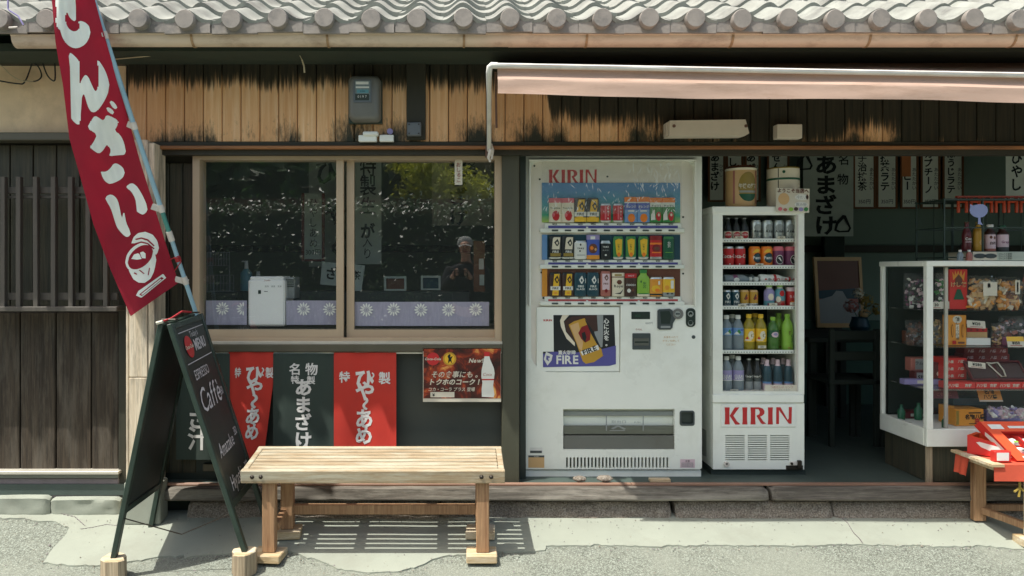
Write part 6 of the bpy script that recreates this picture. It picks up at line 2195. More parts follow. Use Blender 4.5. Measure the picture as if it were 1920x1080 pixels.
def sheet(u0, v0, u1, v1, d, mat, texts, name, label, cat, group=None, rot=0, border=None):
    b_ = P((u0 + u1) / 2, v1, d)
    t_ = thing(name, label, cat, b_, group)
    c = P((u0 + u1) / 2, (v0 + v1) / 2, d)
    M = Matrix.Translation(c) @ Matrix.Rotation(R(rot), 4, 'Y')
    w_, h_ = (u1 - u0) * d / F / 2, (v1 - v0) * d / F / 2
    q = MB()
    q.box((-w_, 0, -h_), (w_, .003, h_), mat, 0, M)
    q.build('paper', t_)
    if border:
        for s_ in (-1, 1):
            q = MB()
            q.box((s_ * w_ - .01, -.004, -h_ - .01), (s_ * w_ + .01, .006, h_), border, .002, M)
            q.build('side_strip', t_)
        q = MB()
        q.box((-w_ + .011, -.004, -h_ - .012), (w_ - .011, .006, -h_ + .004), border, .002, M)
        q.build('foot_strip', t_)
    for (s_, cu, cv, size, vert, sx, bold, mtl) in texts:
        q = MB()
        vs, fs = layout(s_, .012 if bold and all(0x4e00 <= ord(c) <= 0x9fff for c in s_) else bold, vert, sx)
        k = d / F
        q.add([M @ Vector(((cu - (u0 + u1) / 2 + a * size) * k, -.0025, ((v0 + v1) / 2 - cv + b * size) * k)) for a, b in vs], fs, mtl)
        q.build('lettering', t_, recalc=False)
    return t_


WG = 'paper signs hung inside the window'
sheet(666, 270, 715, 495, 5.2, 'paper_grey', [('特', 690, 312, 40, False, .8, .035, 'ink'), ('製', 690, 348, 40, False, .8, .035, 'ink'), ('生', 690, 385, 34, False, .9, .035, 'ink'), ('が', 690, 432, 30, False, .9, .035, 'ink'), ('入り', 689, 464, 22, True, .9, .0, 'ink')], 'paper_sign', 'long grey paper sign with black brush lettering at the left of the right pane', 'paper sign', WG)
sheet(579, 270, 660, 500, 5.6, 'paper_grey', [('ひ', 612, 325, 46, False, .9, .035, 'ink'), ('や', 628, 400, 46, False, .9, .035, 'ink'), ('く', 632, 466, 46, False, .9, .035, 'ink')], 'paper_sign', 'wide grey paper sign with large black letters behind the middle window frame', 'paper sign', WG)
sheet(568, 362, 606, 487, 5.1, 'paper_grey', [('ひやしあめ', 588, 418, 19, True, .9, .0, 'ink'), ('300円', 587, 473, 13, False, .9, .0, 'ink')], 'paper_sign', 'narrow price sign with a reddish edge in the left pane', 'paper sign', WG, border='wine_edge')
sheet(810, 270, 922, 423, 5.2, 'sheet_olive', [('あまざけ', 860, 352, 36, True, 1.0, .035, 'ink'), ('名物', 884, 320, 18, True, 1.0, .0, 'ink')], 'paper_sign', 'broad dull paper sign with bold letters at the upper right of the window', 'paper sign', WG)
sheet(602, 492, 640, 535, 4.9, 'paper_grey', [('ざ', 622, 512, 24, False, .9, .035, 'ink')], 'paper_sign', 'tilted pale card at the foot of the left pane beside the frame', 'paper sign', WG, rot=5)
sheet(656, 496, 681, 545, 4.9, 'paper_grey', [('茶', 668, 516, 18, False, .9, .035, 'ink')], 'paper_sign', 'tilted pale card at the foot of the right pane beside the frame', 'paper sign', WG, rot=8)
sheet(852.5, 300, 867, 346.5, 4.195, 'paper', [('おしるこ', 860, 323, 9.5, True, 1.0, .0, 'ink_red')], 'paper_ticket', 'small white paper ticket stuck inside the top of the right pane', 'ticket')
sheet(888, 452, 909, 547, 4.7, 'strip_wood', [], 'notice_board', 'narrow brown notice board with papers at the right edge of the window', 'notice board')
q = MB()
q.pbox(898, 485, 907, 505, 4.692, 4.697, 'paper')
q.pbox(899, 515, 908, 535, 4.692, 4.697, 'paper_grey')
q.build('pinned_paper', bpy.data.objects['notice_board'])
for u0, v0, u1, v1, lb, mtl in ((720, 518, 762, 545, 'small framed photo in a pale frame on the inner counter, left of its pair', 'p_brown'), (789, 517, 826, 544, 'small framed photo of bluish water on the inner counter, right of its pair', 'p_teal')):
    t_ = thing('photo_frame', lb, 'photo frame', P((u0 + u1) / 2, v1, 4.9), 'framed photos on the inner counter')
    q = MB()
    q.plate([(u0, v0), (u1, v0), (u1, v1), (u0, v1)], [[(u0 + 4, v0 + 4), (u1 - 4, v0 + 4), (u1 - 4, v1 - 3), (u0 + 4, v1 - 3)]], 4.9, 4.92, 'paper_grey')
    q.build('frame', t_)
    q = MB()
    q.pbox(u0 + 3, v0 + 3, u1 - 3, v1 - 2, 4.912, 4.918, mtl)
    q.build('picture', t_)
q = MB()
q.box((P(560, 0, 4.9).x, 4.8, .262), (P(880, 0, 4.9).x, 5.15, P(0, 545.5, 4.9).z), 'dark_metal', .004)
tag(q.build('inner_counter', base=(-.5, 4.95, .262)), 'dark inner counter that carries the framed photos', 'counter')
q = MB()
q.box((P(375, 0, 4.9).x, 4.78, .262), (P(455, 0, 4.9).x, 5.15, P(0, 547, 4.9).z), 'dark_metal', .004)
tag(q.build('inner_counter', base=(-1.6, 4.95, .262)), 'dark kitchen counter under the wire baskets at the left', 'counter')
for u0, v0, u1, v1, z_, lb in ((388, 516, 438, 546, 0, 'pale wire basket standing on the kitchen counter behind the left pane'), (389, 473, 430, 498, 1, 'small wire rack raised above the basket behind the left pane')):
    q = MB()
    w_ = .0016
    for d in (4.88, 5.02):
        for v in ([v0, (v0 + v1) / 2, v1]):
            q.bar(P(u0, v, d), P(u1, v, d), .004, .004, 'p_grey')
        for k in range(9):
            u = u0 + (u1 - u0) * k / 8
            q.bar(P(u, v0, d), P(u, v1, d), .003, .003, 'p_grey')
    for u in (u0, u1):
        for v in (v0, v1):
            a_, b_ = P(u, v, 4.88), P(u, v, 5.02)
            q.bar(a_, b_, .004, .004, 'p_grey')
    if z_:
        for u in (u0, u1):
            a_ = P(u, v1, 4.95)
            q.bar(a_, Vector((a_.x, a_.y, P(0, 547, 4.9).z)), .006, .006, 'p_grey')
    tag(q.build('wire_basket', base=P((u0 + u1) / 2, v1, 4.95)), lb, 'wire basket', 'wire baskets in the kitchen')
for u, h_, lb, c in ((462, 55, 'pale pump bottle in the kitchen behind the appliance', 'p_aqua'), (484, 36, 'squat pale bottle in the kitchen behind the appliance', 'p_grey')):
    q = MB()
    p = P(u, 545, 5.0)
    s_ = 5.0 / F
    q.lathe([(0, 0, c), (11 * s_, 0, c), (12 * s_, 4 * s_, c), (11 * s_, h_ * .6 * s_, c), (4 * s_, h_ * .75 * s_, c), (3 * s_, h_ * s_, 'p_white'), (0, h_ * s_, 'p_white')], 16, c=p)
    if h_ > 40:
        q.bar(p + Vector((-.03, 0, h_ * s_)), p + Vector((.01, 0, h_ * s_)), .01, .008, 'p_white')
    tag(q.build('pump_bottle', base=p), lb, 'bottle', 'bottles in the kitchen')
q = MB()
q.box((P(440, 0, 5).x, 4.9, .262), (P(560, 0, 5).x, 5.1, P(0, 545.2, 5.0).z), 'dark_metal', .004)
tag(q.build('inner_counter', base=(-1.4, 5, .262)), 'dark kitchen counter under the two pale bottles', 'counter')

# ================================================================== INSIDE THE OPEN SHOP
SG = 'framed price strips on the back wall'
BW = 6.5
for u0, u1, s_, pr_, lb, mt_ in ((1601, 1640, '宇治抹茶', '350', 'green tea price strip nearest the large paper banner', 'paper_pale'), (1645, 1681, '抹茶ラテ', '350', 'second price strip from the large paper banner', 'paper_pale'), (1690, 1720, 'コーヒー', '350', 'price strip with an orange patch at its top', 'paper_pale'),
                                 (1728, 1761, 'カプチーノ', '350', 'price strip next to the one with the orange patch', 'paper_pale'), (1769, 1805, 'ほうじラテ', '350', 'price strip nearest the wire rack of bottles', 'paper_pale')):
    um = (u0 + u1) / 2
    o = sheet(u0, 225, u1, 389, BW, mt_, [(s_, um - 4, 322, 18 if len(s_) < 5 else 16.5, True, 1.0, .03, 'ink'), (pr_ + '円', um, 378, 9.5, False, 1.0, .0, 'ink'), ('あたたかい', u1 - 6, 335, 8.5, True, 1.0, .0, 'ink')], 'price_strip', lb, 'price sign', SG, border='strip_wood')
    if u0 == 1690:
        q = MB()
        q.pbox(u0 + 1, 285, u1 - 12, 331, BW - .006, BW - .003, 'strip_orange')
        q.build('orange_patch', o)
sheet(1506, 232, 1600, 443, 6.42, 'paper_grey', [('あまざけ', 1549, 366, 38, True, 1.15, .035, 'ink'), ('名', 1581, 299, 22, False, 1, .03, 'ink'), ('物', 1580, 336, 22, False, 1, .03, 'ink')], 'paper_banner', 'large dull paper banner with bold black brush letters right of the fridge', 'paper banner')
for cu, cv in ((1508, 303), (1580, 420)):
    q = MB()
    q.poly([[(cu - 16, cv + 12), (cu - 12, cv - 4), (cu, cv - 17), (cu + 6, cv - 16), (cu + 16, cv + 8), (cu + 12, cv + 15), (cu - 8, cv + 16)], [(cu - 11, cv + 10), (cu - 5, cv + 13), (cu + 10, cv + 12), (cu + 12, cv + 7), (cu + 2, cv - 10), (cu - 8, cv)]], lambda u, v: P(u, v, 6.415), 'ink')
    q.build('drawing', bpy.data.objects['paper_banner'], recalc=False)
for u0, u1, s_, lb in ((1329, 1358, 'あまざけ', 'price strip seen between the vending machine and the tan cooler'), (1363, 1392, 'しるこ', 'price strip behind the tan cooler'), (1398, 1424, 'あべかわ', 'price strip seen between the tan cooler and the cream canister'), (1440, 1478, 'ぜんざい', 'price strip behind the cream canister')):
    um = (u0 + u1) / 2
    sheet(u0, 225, u1, 376, BW, 'paper_pale', [(s_, um - 3, 322, 18, True, 1.0, .03, 'ink'), ('ひやし', u1 - 6, 320, 8, True, 1, 0, 'ink')], 'price_strip', lb, 'price sign', SG, border='strip_wood')
sheet(1886, 232, 1935, 380, 6.0, 'paper_pale', [('ひやし', 1906, 322, 25, True, .9, .03, 'ink')], 'paper_sign', 'paper sign with black letters at the far right above the orange gate model', 'paper sign')
q = MB()
q.pbox(1546, 443, 1584, 486, 6.44, 6.5, 'dark_hole', .004)
q.box((P(1550, 0, 6.45).x, 6.46, .262), (P(1580, 0, 6.45).x, 6.5, P(0, 486, 6.45).z), 'dark_brown')
tag(q.build('wall_box', base=P(1565, 486, 6.45)), 'black box on a narrow post below the large paper banner', 'box')
pic = thing('framed_picture', 'framed landscape print with a pale mount leaning at the back of the shop', 'picture', P(1572, 613, 6.1))
q = MB()
q.plate([(1526, 482), (1615, 482), (1622, 614), (1533, 614)], [[(1532, 489), (1610, 489), (1616, 606), (1538, 606)]], 6.1, 6.13, 'p_tan')
q.build('frame', pic)
q = MB()
q.plate([(1531, 488), (1611, 488), (1617, 607), (1537, 607)], [], 6.115, 6.12, 'p_rose')
for L, mt_ in (([(1532, 489), (1610, 489), (1612, 540), (1535, 545)], 'p_brown'), ([(1534, 545), (1612, 540), (1613, 560), (1535, 560)], 'p_teal'), ([(1536, 562), (1560, 555), (1568, 545), (1580, 546), (1588, 560), (1614, 570), (1616, 606), (1538, 606)], 'p_grey')):
    q.poly([L], lambda u, v: P(u, v, 6.112 - .001 * len(L)), mt_)
q.build('print', pic)
tb = thing('dark_table', 'dark wooden table at the back of the shop below the framed picture', 'table', (P(1580, 0, 5.6).x, 5.6, .262))
xa, xb = P(1505, 0, 5.4).x, P(1668, 0, 5.4).x
q = MB()
q.box((xa, 5.3, .93), (xb, 6.05, .965), 'dark_chair', .005)
q.build('top', tb)
for x in (xa + .05, xb - .05):
    for y in (5.36, 5.98):
        q = MB()
        q.box((x - .025, y - .025, .262), (x + .025, y + .025, .93), 'dark_chair', .004)
        q.build('leg', tb)
for x, lb in ((xa + .18, 'dark wooden chair in front of the back table, next to the fridge'), (xa + .48, 'dark wooden chair in front of the back table, next to the glass display case')):
    ch = thing('chair', lb, 'chair', (x, 5.15, .262), 'chairs at the back table')
    q = MB()
    q.box((x - .19, 4.98, .68), (x + .19, 5.34, .71), 'dark_chair', .006)
    q.build('seat', ch)
    for dx in (-.17, .17):
        for y, h_ in ((5.0, 1.05), (5.31, .68)):
            q = MB()
            q.box((x + dx - .016, y - .016, .262), (x + dx + .016, y + .016, h_), 'dark_chair', .003)
            q.build('leg', ch)
    for z in (.84, .98):
        q = MB()
        q.box((x - .155, 4.99, z), (x + .155, 5.01, z + .06), 'dark_chair', .004)
        q.build('back_slat', ch)
fv = thing('flower_vase', 'dim bunch of round pale flowers in a low vase on the back table', 'flower vase', (P(1610, 0, 5.7).x, 5.7, .967))
q = MB()
fc = Vector((P(1612, 0, 5.7).x, 5.7, .967))
q.lathe([(0, 0, 'p_teal'), (.05, 0, 'p_teal'), (.075, .05, 'p_teal'), (.055, .11, 'p_teal'), (.06, .12, 'p_teal'), (0, .12, 'p_teal')], 18, c=fc)
q.build('vase', fv)
for dx, dz, r_, c in ((-.05, .20, .055, 'p_rose'), (.06, .24, .055, 'p_olive'), (.15, .17, .05, 'p_olive'), (-.0, .30, .04, 'p_cream'), (.04, .14, .045, 'p_tan')):
    q = MB()
    cc = fc + Vector((dx, random.uniform(-.04, .04), dz))
    for k in range(60):
        v_ = Vector((random.gauss(0, 1), random.gauss(0, 1), random.gauss(0, 1))).normalized()
        t_ = v_.orthogonal().normalized()
        b_ = v_.cross(t_)
        p = cc + v_ * r_ * random.uniform(.6, 1)
        q.add([p - t_ * .012 + v_ * .003, p + b_ * .012, p + t_ * .012 + v_ * .006, p - b_ * .012], [(0, 1, 2, 3)], c)
    q.tube([fc + Vector((dx * .2, 0, .1)), cc], .003, 'p_dkgreen', 5)
    q.build('flower', fv, recalc=False)

# ------------------------------------------------------------------ the glass display case and what lies in it
GD_ = 4.12
cs = thing('display_case', 'white framed glass display case of sweets on a dark wooden base', 'display case', P(1900, 905, 4.3))
X0 = P(1738, 0, GD_).x
X1 = 4.1
zt, zs, zbb = P(0, 489, GD_).z, P(0, 805, GD_).z, P(0, 838, GD_).z
DK = 4.585
q = MB()
q.box((X0, GD_, zs), (X1, GD_ + .03, zbb), 'white_paint', .003)
q.box((X0, GD_ + .031, zs), (X0 + .03, DK, zbb), 'white_paint', .003)
q.box((X0 + .031, GD_ + .031, zs - .02), (X1, DK, zs - .008), 'white_plastic')
q.build('base_rim', cs)
for (x, y, pw) in ((X0, GD_, .036), (X0, DK - .025, .024)):
    q = MB()
    q.box((x, y, zs), (x + pw, y + pw * .95, zt - .012), 'white_paint', .003)
    q.build('post', cs)
q = MB()
q.box((X0 - .003, GD_ - .003, zt - .030), (X1, GD_ + .035, zt), 'white_paint', .003)
q.box((X0 - .003, GD_ + .036, zt - .03), (X0 + .026, DK + .003, zt), 'white_paint', .003)
q.build('top_rail', cs)
q = MB()
q.box((P(1770, 0, GD_ + .06).x, GD_ + .05, zs - .006), (P(1776, 0, GD_ + .06).x, GD_ + .065, zt - .034), 'alu', .002)
q.build('sliding_edge', cs)
for nm, pts in (('front_pane', [(X0 + .03, GD_ + .015, zs), (X1, GD_ + .015, zs), (X1, GD_ + .015, zt - .02), (X0 + .03, GD_ + .015, zt - .02)]), ('side_pane', [(X0 + .015, GD_ + .03, zs), (X0 + .015, DK - .03, zs), (X0 + .015, DK - .03, zt - .02), (X0 + .015, GD_ + .03, zt - .02)]),
                ('top_pane', [(X0 + .034, GD_ + .035, zt - .008), (X1, GD_ + .035, zt - .008), (X1, DK, zt - .008), (X0 + .034, DK, zt - .008)])):
    q = MB()
    q.add(pts, [(0, 1, 2, 3)], 'case_glass')
    q.build(nm, cs, recalc=False)
IT = 4.27
shz = [P(0, v, IT).z for v in (580, 648, 726)]
for z in shz:
    q = MB()
    q.box((X0 + .045, GD_ + .075, z - .007), (X1, DK - .01, z - .001), 'window_glass')
    q.build('glass_shelf', cs)
q = MB()
q.box((X0 + .05, DK - .006, zs), (X1, DK, zt - .035), 'case_back')
q.build('back_panel', cs)
q = MB()
q.box((X0 + .03, GD_ + .05, .262), (X1, DK, zbb - .003), 'cabinet_wood', .004)
cb = q.build('cabinet', cs)
q = MB()
q.box((X0 + .018, GD_ + .03, .262), (X0 + .052, GD_ + .049, zbb - .006), 'lathe_wood', .003)
q.build('corner_strip', cs)


def bag(u0, u1, v0, v1, d, inner, label, n=60, film='bag_clear', card=None, size=.012, thick=.05):
    """Clear pillow bag filled with loose pieces, with an optional printed card."""
    c = P((u0 + u1) / 2, v1, d)
    t_ = thing('snack_bag', label, 'snack bag', c, 'bags of sweets and crackers in the display case')
    s_ = d / F
    w_, h_ = (u1 - u0) * s_ / 2, (v1 - v0) * s_
    rnd = random.Random(u0 * 7 + v0)
    q = MB()
    for k in range(n):
        a, b = rnd.uniform(-.82, .82), rnd.uniform(.06, .86)
        th = thick * (1 - a * a) ** .5 * math.sin(math.pi * min(b + .12, 1)) * .8
        p = c + Vector((a * w_, rnd.uniform(-th, th * .3), b * h_))
        M = Matrix.Translation(p) @ Matrix.Rotation(rnd.uniform(0, 6), 4, (rnd.gauss(0, 1), rnd.gauss(0, 1), rnd.gauss(0, 1)))
        sx_ = size * rnd.uniform(.7, 1.3)
        q.box((-sx_, -sx_ * .35, -sx_ * .8), (sx_, sx_ * .35, sx_ * .8), rnd.choice(inner), sx_ * .25, M)
    o = q.build('snack_pieces', t_)
    o['kind'] = 'stuff'
    q = MB()

    def fn(a, b, sg):
        aa, bb = a * 2 - 1, b * 2 - 1
        pr_ = max(0, (1 - aa ** 4) * (1 - bb ** 4)) ** .5 * thick * 1.15
        nn = noise.noise(Vector((a * 5 + u0, b * 5, sg))) * .35 + 1
        ed = 1 + .03 * noise.noise(Vector((b * 7, a * 7, u0)))
        return c + Vector((aa * w_ * ed, sg * pr_ * nn, b * h_ * ed))
    for sg in (-1, .4):
        q.grid(lambda a, b: fn(a, b, sg), 14, 16, film)
    q.build('wrapper', t_, recalc=False)
    if card:
        q = MB()
        for (a0, b0, a1, b1, mt_) in card:
            q.box((c.x + a0 * w_, c.y - thick * 1.2 - .006, c.z + b0 * h_), (c.x + a1 * w_, c.y - thick * 1.2 - .004, c.z + b1 * h_), mt_)
        q.build('label', t_)
    return t_


def carton(u0, u1, v0, v1, d, dep, mat, label, prints=(), name='sweet_box', cat='sweet box', group='boxed sweets in the display case', rz=0, zb=None, c_=.002):
    b_ = P((u0 + u1) / 2, v1, d)
    if zb is not None:
        b_.z = zb
    t_ = thing(name, label, cat, b_, group)
    s_ = d / F
    w_, h_ = (u1 - u0) * s_ / 2, (v1 - v0) * s_
    M = Matrix.Translation(b_) @ Matrix.Rotation(R(rz), 4, 'Z')
    q = MB()
    q.box((-w_, 0, 0), (w_, dep, h_), mat, c_, M)
    q.build('box', t_)
    q = MB()
    for i, pr_ in enumerate(prints):
        k = pr_[0]
        fn = lambda a, b, o=.0008 * (i + 1): M @ Vector((a * w_, -o, (b + .5) * h_))
        if k == 'r':
            q.poly([[(pr_[1], pr_[2]), (pr_[3], pr_[2]), (pr_[3], pr_[4]), (pr_[1], pr_[4])]], fn, pr_[5])
        elif k == 'o':
            q.poly([circle(pr_[1], pr_[2], pr_[3], pr_[4], 18)], fn, pr_[5])
        elif k == 'p':
            q.poly([pr_[1]], fn, pr_[2])
        elif k == 't':
            vs, fs = layout(pr_[1], pr_[5] if len(pr_) > 5 else 0, pr_[6] if len(pr_) > 6 else False)
            q.add([M @ Vector((pr_[2] * w_ + a * pr_[4] * s_, -.0008 * (i + 1), (pr_[3] + .5) * h_ + b * pr_[4] * s_)) for a, b in vs], fs, pr_[7] if len(pr_) > 7 else 'ink')
    if q.v:
        q.build('print', t_, recalc=False)
    return t_


bag(1694, 1742, 512, 579.5, 4.42, ['p_palepink', 'p_purple', 'p_white', 'p_dkgrey'], 'clear bag of pale pink wrapped sweets at the left end of the top shelf', 90, size=.010)
bag(1753, 1772, 512, 579.5, 4.30, ['p_palepink', 'p_green', 'p_white'], 'small pink and green sweet bag beside the white corner post', 30, card=[(-.9, .02, .9, .22, 'paper')], size=.010, thick=.03)
carton(1780.5, 1814, 505, 579.5, IT, .05, 'box_red', 'upright red sweet box with flame print on the top shelf', [('p', [(-.62, .22), (-.7, .44), (-.45, .34), (-.4, .48), (-.2, .36), (-.05, .48), (.1, .36), (.3, .49), (.4, .34), (.72, .46), (.6, .2), (.3, .3), (0, .25), (-.3, .3)], 'p_mustard'), ('p', [(-.35, .28), (0, .38), (.35, .28), (.45, .1), (-.45, .1)], 'p_brown'),
       ('t', 'けし餅', 0, .12, 10, .03, False, 'p_tan'), ('p', [(-.2, .0), (.2, .0), (.6, -.26), (-.6, -.26)], 'p_dkgreen')])
bag(1813, 1861, 517, 580.5, IT, ['p_tan', 'p_cream', 'p_tan', 'p_mustard'], 'clear bag of pale broken crackers with a white label on the top shelf', 90, card=[(-.35, .42, .72, .82, 'paper'), (-.02, .66, .2, .78, 'p_dkred')], size=.017)
bag(1866, 1912, 519, 580.5, IT, ['p_mustard', 'p_tan', 'p_brown', 'p_cream'], 'clear bag of golden rolled biscuits with an oval label on the top shelf', 90, card=[(-.05, .48, .32, .9, 'paper'), (.06, .54, .2, .84, 'ink')], size=.018)
bag(1697, 1735, 600, 647, 4.42, ['p_coffee', 'p_brown', 'p_dkgrey', 'p_palepink'], 'dark bag of brown wrapped sweets on the second shelf, left end', 50, size=.012)
bag(1736, 1768, 595, 647, 4.36, ['p_olive', 'p_dkgrey', 'p_tan'], 'dark bag of olive sweets behind the white corner post', 36, size=.011)
carton(1777.5, 1812, 591, 647.5, IT, .05, 'p_mustard', 'upright yellow sweet box with a white oval on the second shelf', [('o', 0, .36, .5, .13, 'paper'), ('t', '飴', 0, .37, 8, .03), ('r', -.18, -.26, .18, .2, 'p_cream'), ('t', 'しょうが湯', 0, -.02, 7, .0, True), ('o', -.55, -.02, .12, .22, 'p_brown'), ('o', -.55, -.02, .08, .19, 'p_mustard'), ('o', .55, -.02, .12, .22, 'p_brown'), ('o', .55, -.02, .08, .19, 'p_mustard'), ('r', -.6, -.46, -.2, -.34, 'p_red'), ('r', 0, -.44, .7, -.38, 'p_brown')])
carton(1813, 1857, 634, 647.5, IT, .10, 'p_white', 'low white box on the second shelf beside the yellow box', rz=-3)
carton(1813, 1851, 615, 634, IT + .03, .06, 'p_tan', 'small tan pack topped with red sweets on the low white box', [('r', -1, .1, .95, .5, 'p_red'), ('o', -.6, .32, .14, .12, 'p_dkred'), ('o', 0, .32, .14, .12, 'p_dkred'), ('o', .55, .32, .14, .12, 'p_dkred')], rz=-3)


def price(u, v, d, w_, h_, s_, label, top=None, rz=0):
    b_ = P(u, v, d)
    t_ = thing('price_card', label, 'price card', b_, 'price cards in the display case')
    k = d / F
    M = Matrix.Translation(b_) @ Matrix.Rotation(R(-14), 4, 'X') @ Matrix.Rotation(R(rz), 4, 'Y')
    q = MB()
    q.box((-w_ * k / 2, 0, 0), (w_ * k / 2, .0015, h_ * k), 'paper', 0, M)
    q.build('card', t_)
    q = MB()
    if top:
        q.add([M @ Vector((a * w_ * k / 2, -.0008, b * h_ * k)) for a, b in ((-1, .55), (1, .55), (1, 1), (-1, 1))], [(0, 1, 2, 3)], top)
    vs, fs = layout(s_, .03)
    q.add([M @ Vector((a * 7.5 * k, -.0016, (.4 if top else .58) * h_ * k + b * 7.5 * k)) for a, b in vs], fs, 'ink')
    q.add([M @ Vector((a * w_ * k / 2, -.0012, b * h_ * k)) for a, b in ((-.7, .12), (.7, .12), (.7, .2), (-.7, .2))], [(0, 1, 2, 3)], 'p_rose')
    q.build('print', t_, recalc=False)


bag(1774, 1816, 600, 647, IT + .12, ['p_coffee', 'p_dkgrey', 'p_olive', 'p_palepink'], 'dark sweet bag behind the yellow box on the second shelf', 40, size=.012)
bag(1820, 1868, 520, 579, IT + .14, ['p_cream', 'p_tan', 'p_coffee'], 'pale bag standing in the second rank of the top shelf', 50, size=.015)
bag(1918, 1962, 515, 580, IT, ['p_mustard', 'p_rose', 'p_cream'], 'clear bag of mixed biscuits at the right end of the top shelf', 70, size=.015)
bag(1858, 1884, 606, 647, IT + .02, ['p_brown', 'p_palepink', 'p_tan'], 'small brown sweet bag right of the low white box', 34, size=.01, thick=.03)
carton(1745, 1770, 600, 640, 4.40, .05, 'p_olive', 'dull olive box seen between the corner post and the sliding edge', [('r', -.6, .1, .6, .35, 'paper_grey')], zb=shz[1] + .001)
carton(1700, 1736, 620, 640, 4.50, .05, 'p_brown', 'flat brown box behind the dark bag at the left of the second shelf', zb=shz[1] + .001)
carton(1698, 1745, 735, 748, 4.45, .08, 'p_wine', 'low wine red box on the case floor seen through the side glass', [('r', -.6, -.2, .6, .2, 'paper_grey')], zb=zs - .006)
carton(1850, 1915, 786, 804, IT + .1, .08, 'p_lilac', 'low lilac box behind the pale pink pack on the case floor', zb=zs - .006)
price(1831, 615, IT - .03, 34, 14, '¥120', 'white price card in front of the tan pack on the second shelf', rz=4)
price(1906, 651, IT - .06, 32, 20, '¥150', 'yellow and white price card at the right end of the second shelf', top='p_yellow')
price(1757, 579, IT - .10, 20, 13, '30', 'white price card below the small pink and green bag')
price(1832, 690, IT - .13, 32, 11, '¥580', 'white price card lying on the dark tray of sweets', rz=6)
bag(1872, 1917, 592, 647, IT + .05, ['p_dkgrey', 'p_palepink', 'p_coffee', 'p_rose'], 'dim bag of dark sweets at the right of the second shelf', 50, size=.012)
carton(1880, 1925, 632, 647.5, IT + .0, .08, 'p_purple', 'low purple box behind the yellow price card')
carton(1852, 1862, 620, 647, IT + .06, .03, 'p_dkgrey', 'small dark upright pack right of the low white box')
RG = 'white printed red boxes in the display case'
pt = [('t', '小泉', -.5, .0, 6, .03, False, 'paper'), ('t', '八橋', .45, .05, 6, .03, False, 'paper')]
zc = shz[2]
for k in range(3):
    carton(1772 - 0, 1813, 0, 13.2, IT + .03, .12, 'box_red', 'red box with white print left stack, third shelf, %s of three' % ('bottom', 'middle', 'top')[k], pt, group=RG, zb=zc + .040 + k * .0408, rz=1.5 - k)
carton(1708, 1740, 665, 690, 4.44, .06, 'p_rose', 'reddish box with pale cards seen through the side glass', [('r', -.5, -.4, .9, .4, 'p_grey'), ('t', 'ラムネ', .2, .1, 8, 0)], zb=zc + .07)
carton(1716, 1742, 693, 716, 4.40, .06, 'p_wine', 'dark red box with grey print below the reddish one', [('r', -.8, -.4, .9, .4, 'p_grey'), ('t', 'SISI', .0, .0, 11, .03)], zb=zc + .001)
carton(1696, 1764, 706, 716, 4.36, .05, 'p_lilac', 'long lilac sweet box along the left end of the third shelf', [('r', -.3, -.3, .3, .3, 'paper')], zb=zc + .001)
carton(1748, 1768, 676, 706, 4.36, .06, 'p_wine', 'dark wine red box behind the white corner post', [('o', .2, -.2, .4, .15, 'paper')], zb=zc + .036)
for k, (a, b) in enumerate(((1806, 1893), (1808, 1890))):
    carton(a, b, 0, 12.5, IT + .17, .08, 'p_dkred', ('lower' if k == 0 else 'upper') + ' long dark red box at the back of the third shelf', [('t', '八橋', x, 0, 6, .03, False, 'p_palepink') for x in (-.7, -.2, .3, .75)], group=RG, zb=zc + .130 + k * .0385)
q0 = zc + .130 + 2 * .0385
carton(1858, 1882, 0, 17, IT + .19, .05, 'box_red', 'small red box on top of the long dark red boxes', [('t', '餅', .0, .1, 9, .03, False, 'paper')], group=RG, zb=q0)
carton(1806, 1893, 0, 39, IT + .17, .08, 'p_coffee', 'plain dark carton under the long dark red boxes', zb=zc + .001)
for k, (a, b) in enumerate(((1774, 1829), (1830, 1873), (1874, 1915), (1916, 1960))):
    carton(a, b, 0, 12.2, IT - .06, .07, 'box_red', 'flat red box in the front row of the third shelf, %s' % ('first from the corner post', 'second from the corner post', 'third from the corner post', 'fourth from the corner post')[k], [('t', '八ツ橋', -.5, .0, 6.5, .03, False, 'paper'), ('t', '京都', .5, .0, 6.5, .03, False, 'paper')], group=RG, zb=zc + .001)
tr = thing('sweet_tray', 'dark tilted tray of sweets tied with pale ribbon on the red boxes', 'sweet tray', (P(1864, 0, IT).x, IT, zc + .05))
M = Matrix.Translation((P(1864, 0, IT).x, IT - .045, zc + .044)) @ Matrix.Rotation(R(52), 4, 'X')
hw = 52 * IT / F
q = MB()
q.box((-hw, 0, -.004), (hw, .125, 0), 'p_wine', .001, M)
for a, b in (((-hw, 0, 0), (hw, .007, .014)), ((-hw, .118, 0), (hw, .125, .014)), ((-hw, .0072, 0), (-hw + .007, .1178, .014)), ((hw - .007, .0072, 0), (hw, .1178, .014))):
    q.box(a, b, 'p_wine', .001, M)
q.build('tray', tr)
for k in range(2):
    q = MB()
    q.box((-hw + .012 + k * hw, .012, .001), (-.006 + k * hw, .112, .008), 'p_coffee', .003, M)
    q.build('sweet', tr)
q = MB()
q.tube([M @ Vector((-.035, .11, .012)), M @ Vector((-.01, .105, .014)), M @ Vector((.03, .112, .012)), M @ Vector((.04, .06, .014)), M @ Vector((.035, .02, .014)), M @ Vector((.01, .02, .014)), M @ Vector((-.03, .1, .014))], .004, 'paper', 6)
q.build('ribbon', tr)
zf0 = zs - .006
q = MB()
M = Matrix.Translation(P(1772, 747, IT)) @ Matrix.Rotation(R(-25), 4, 'X')
q.box((-.075, 0, 0), (.08, .003, .046), 'p_wine', 0, M)
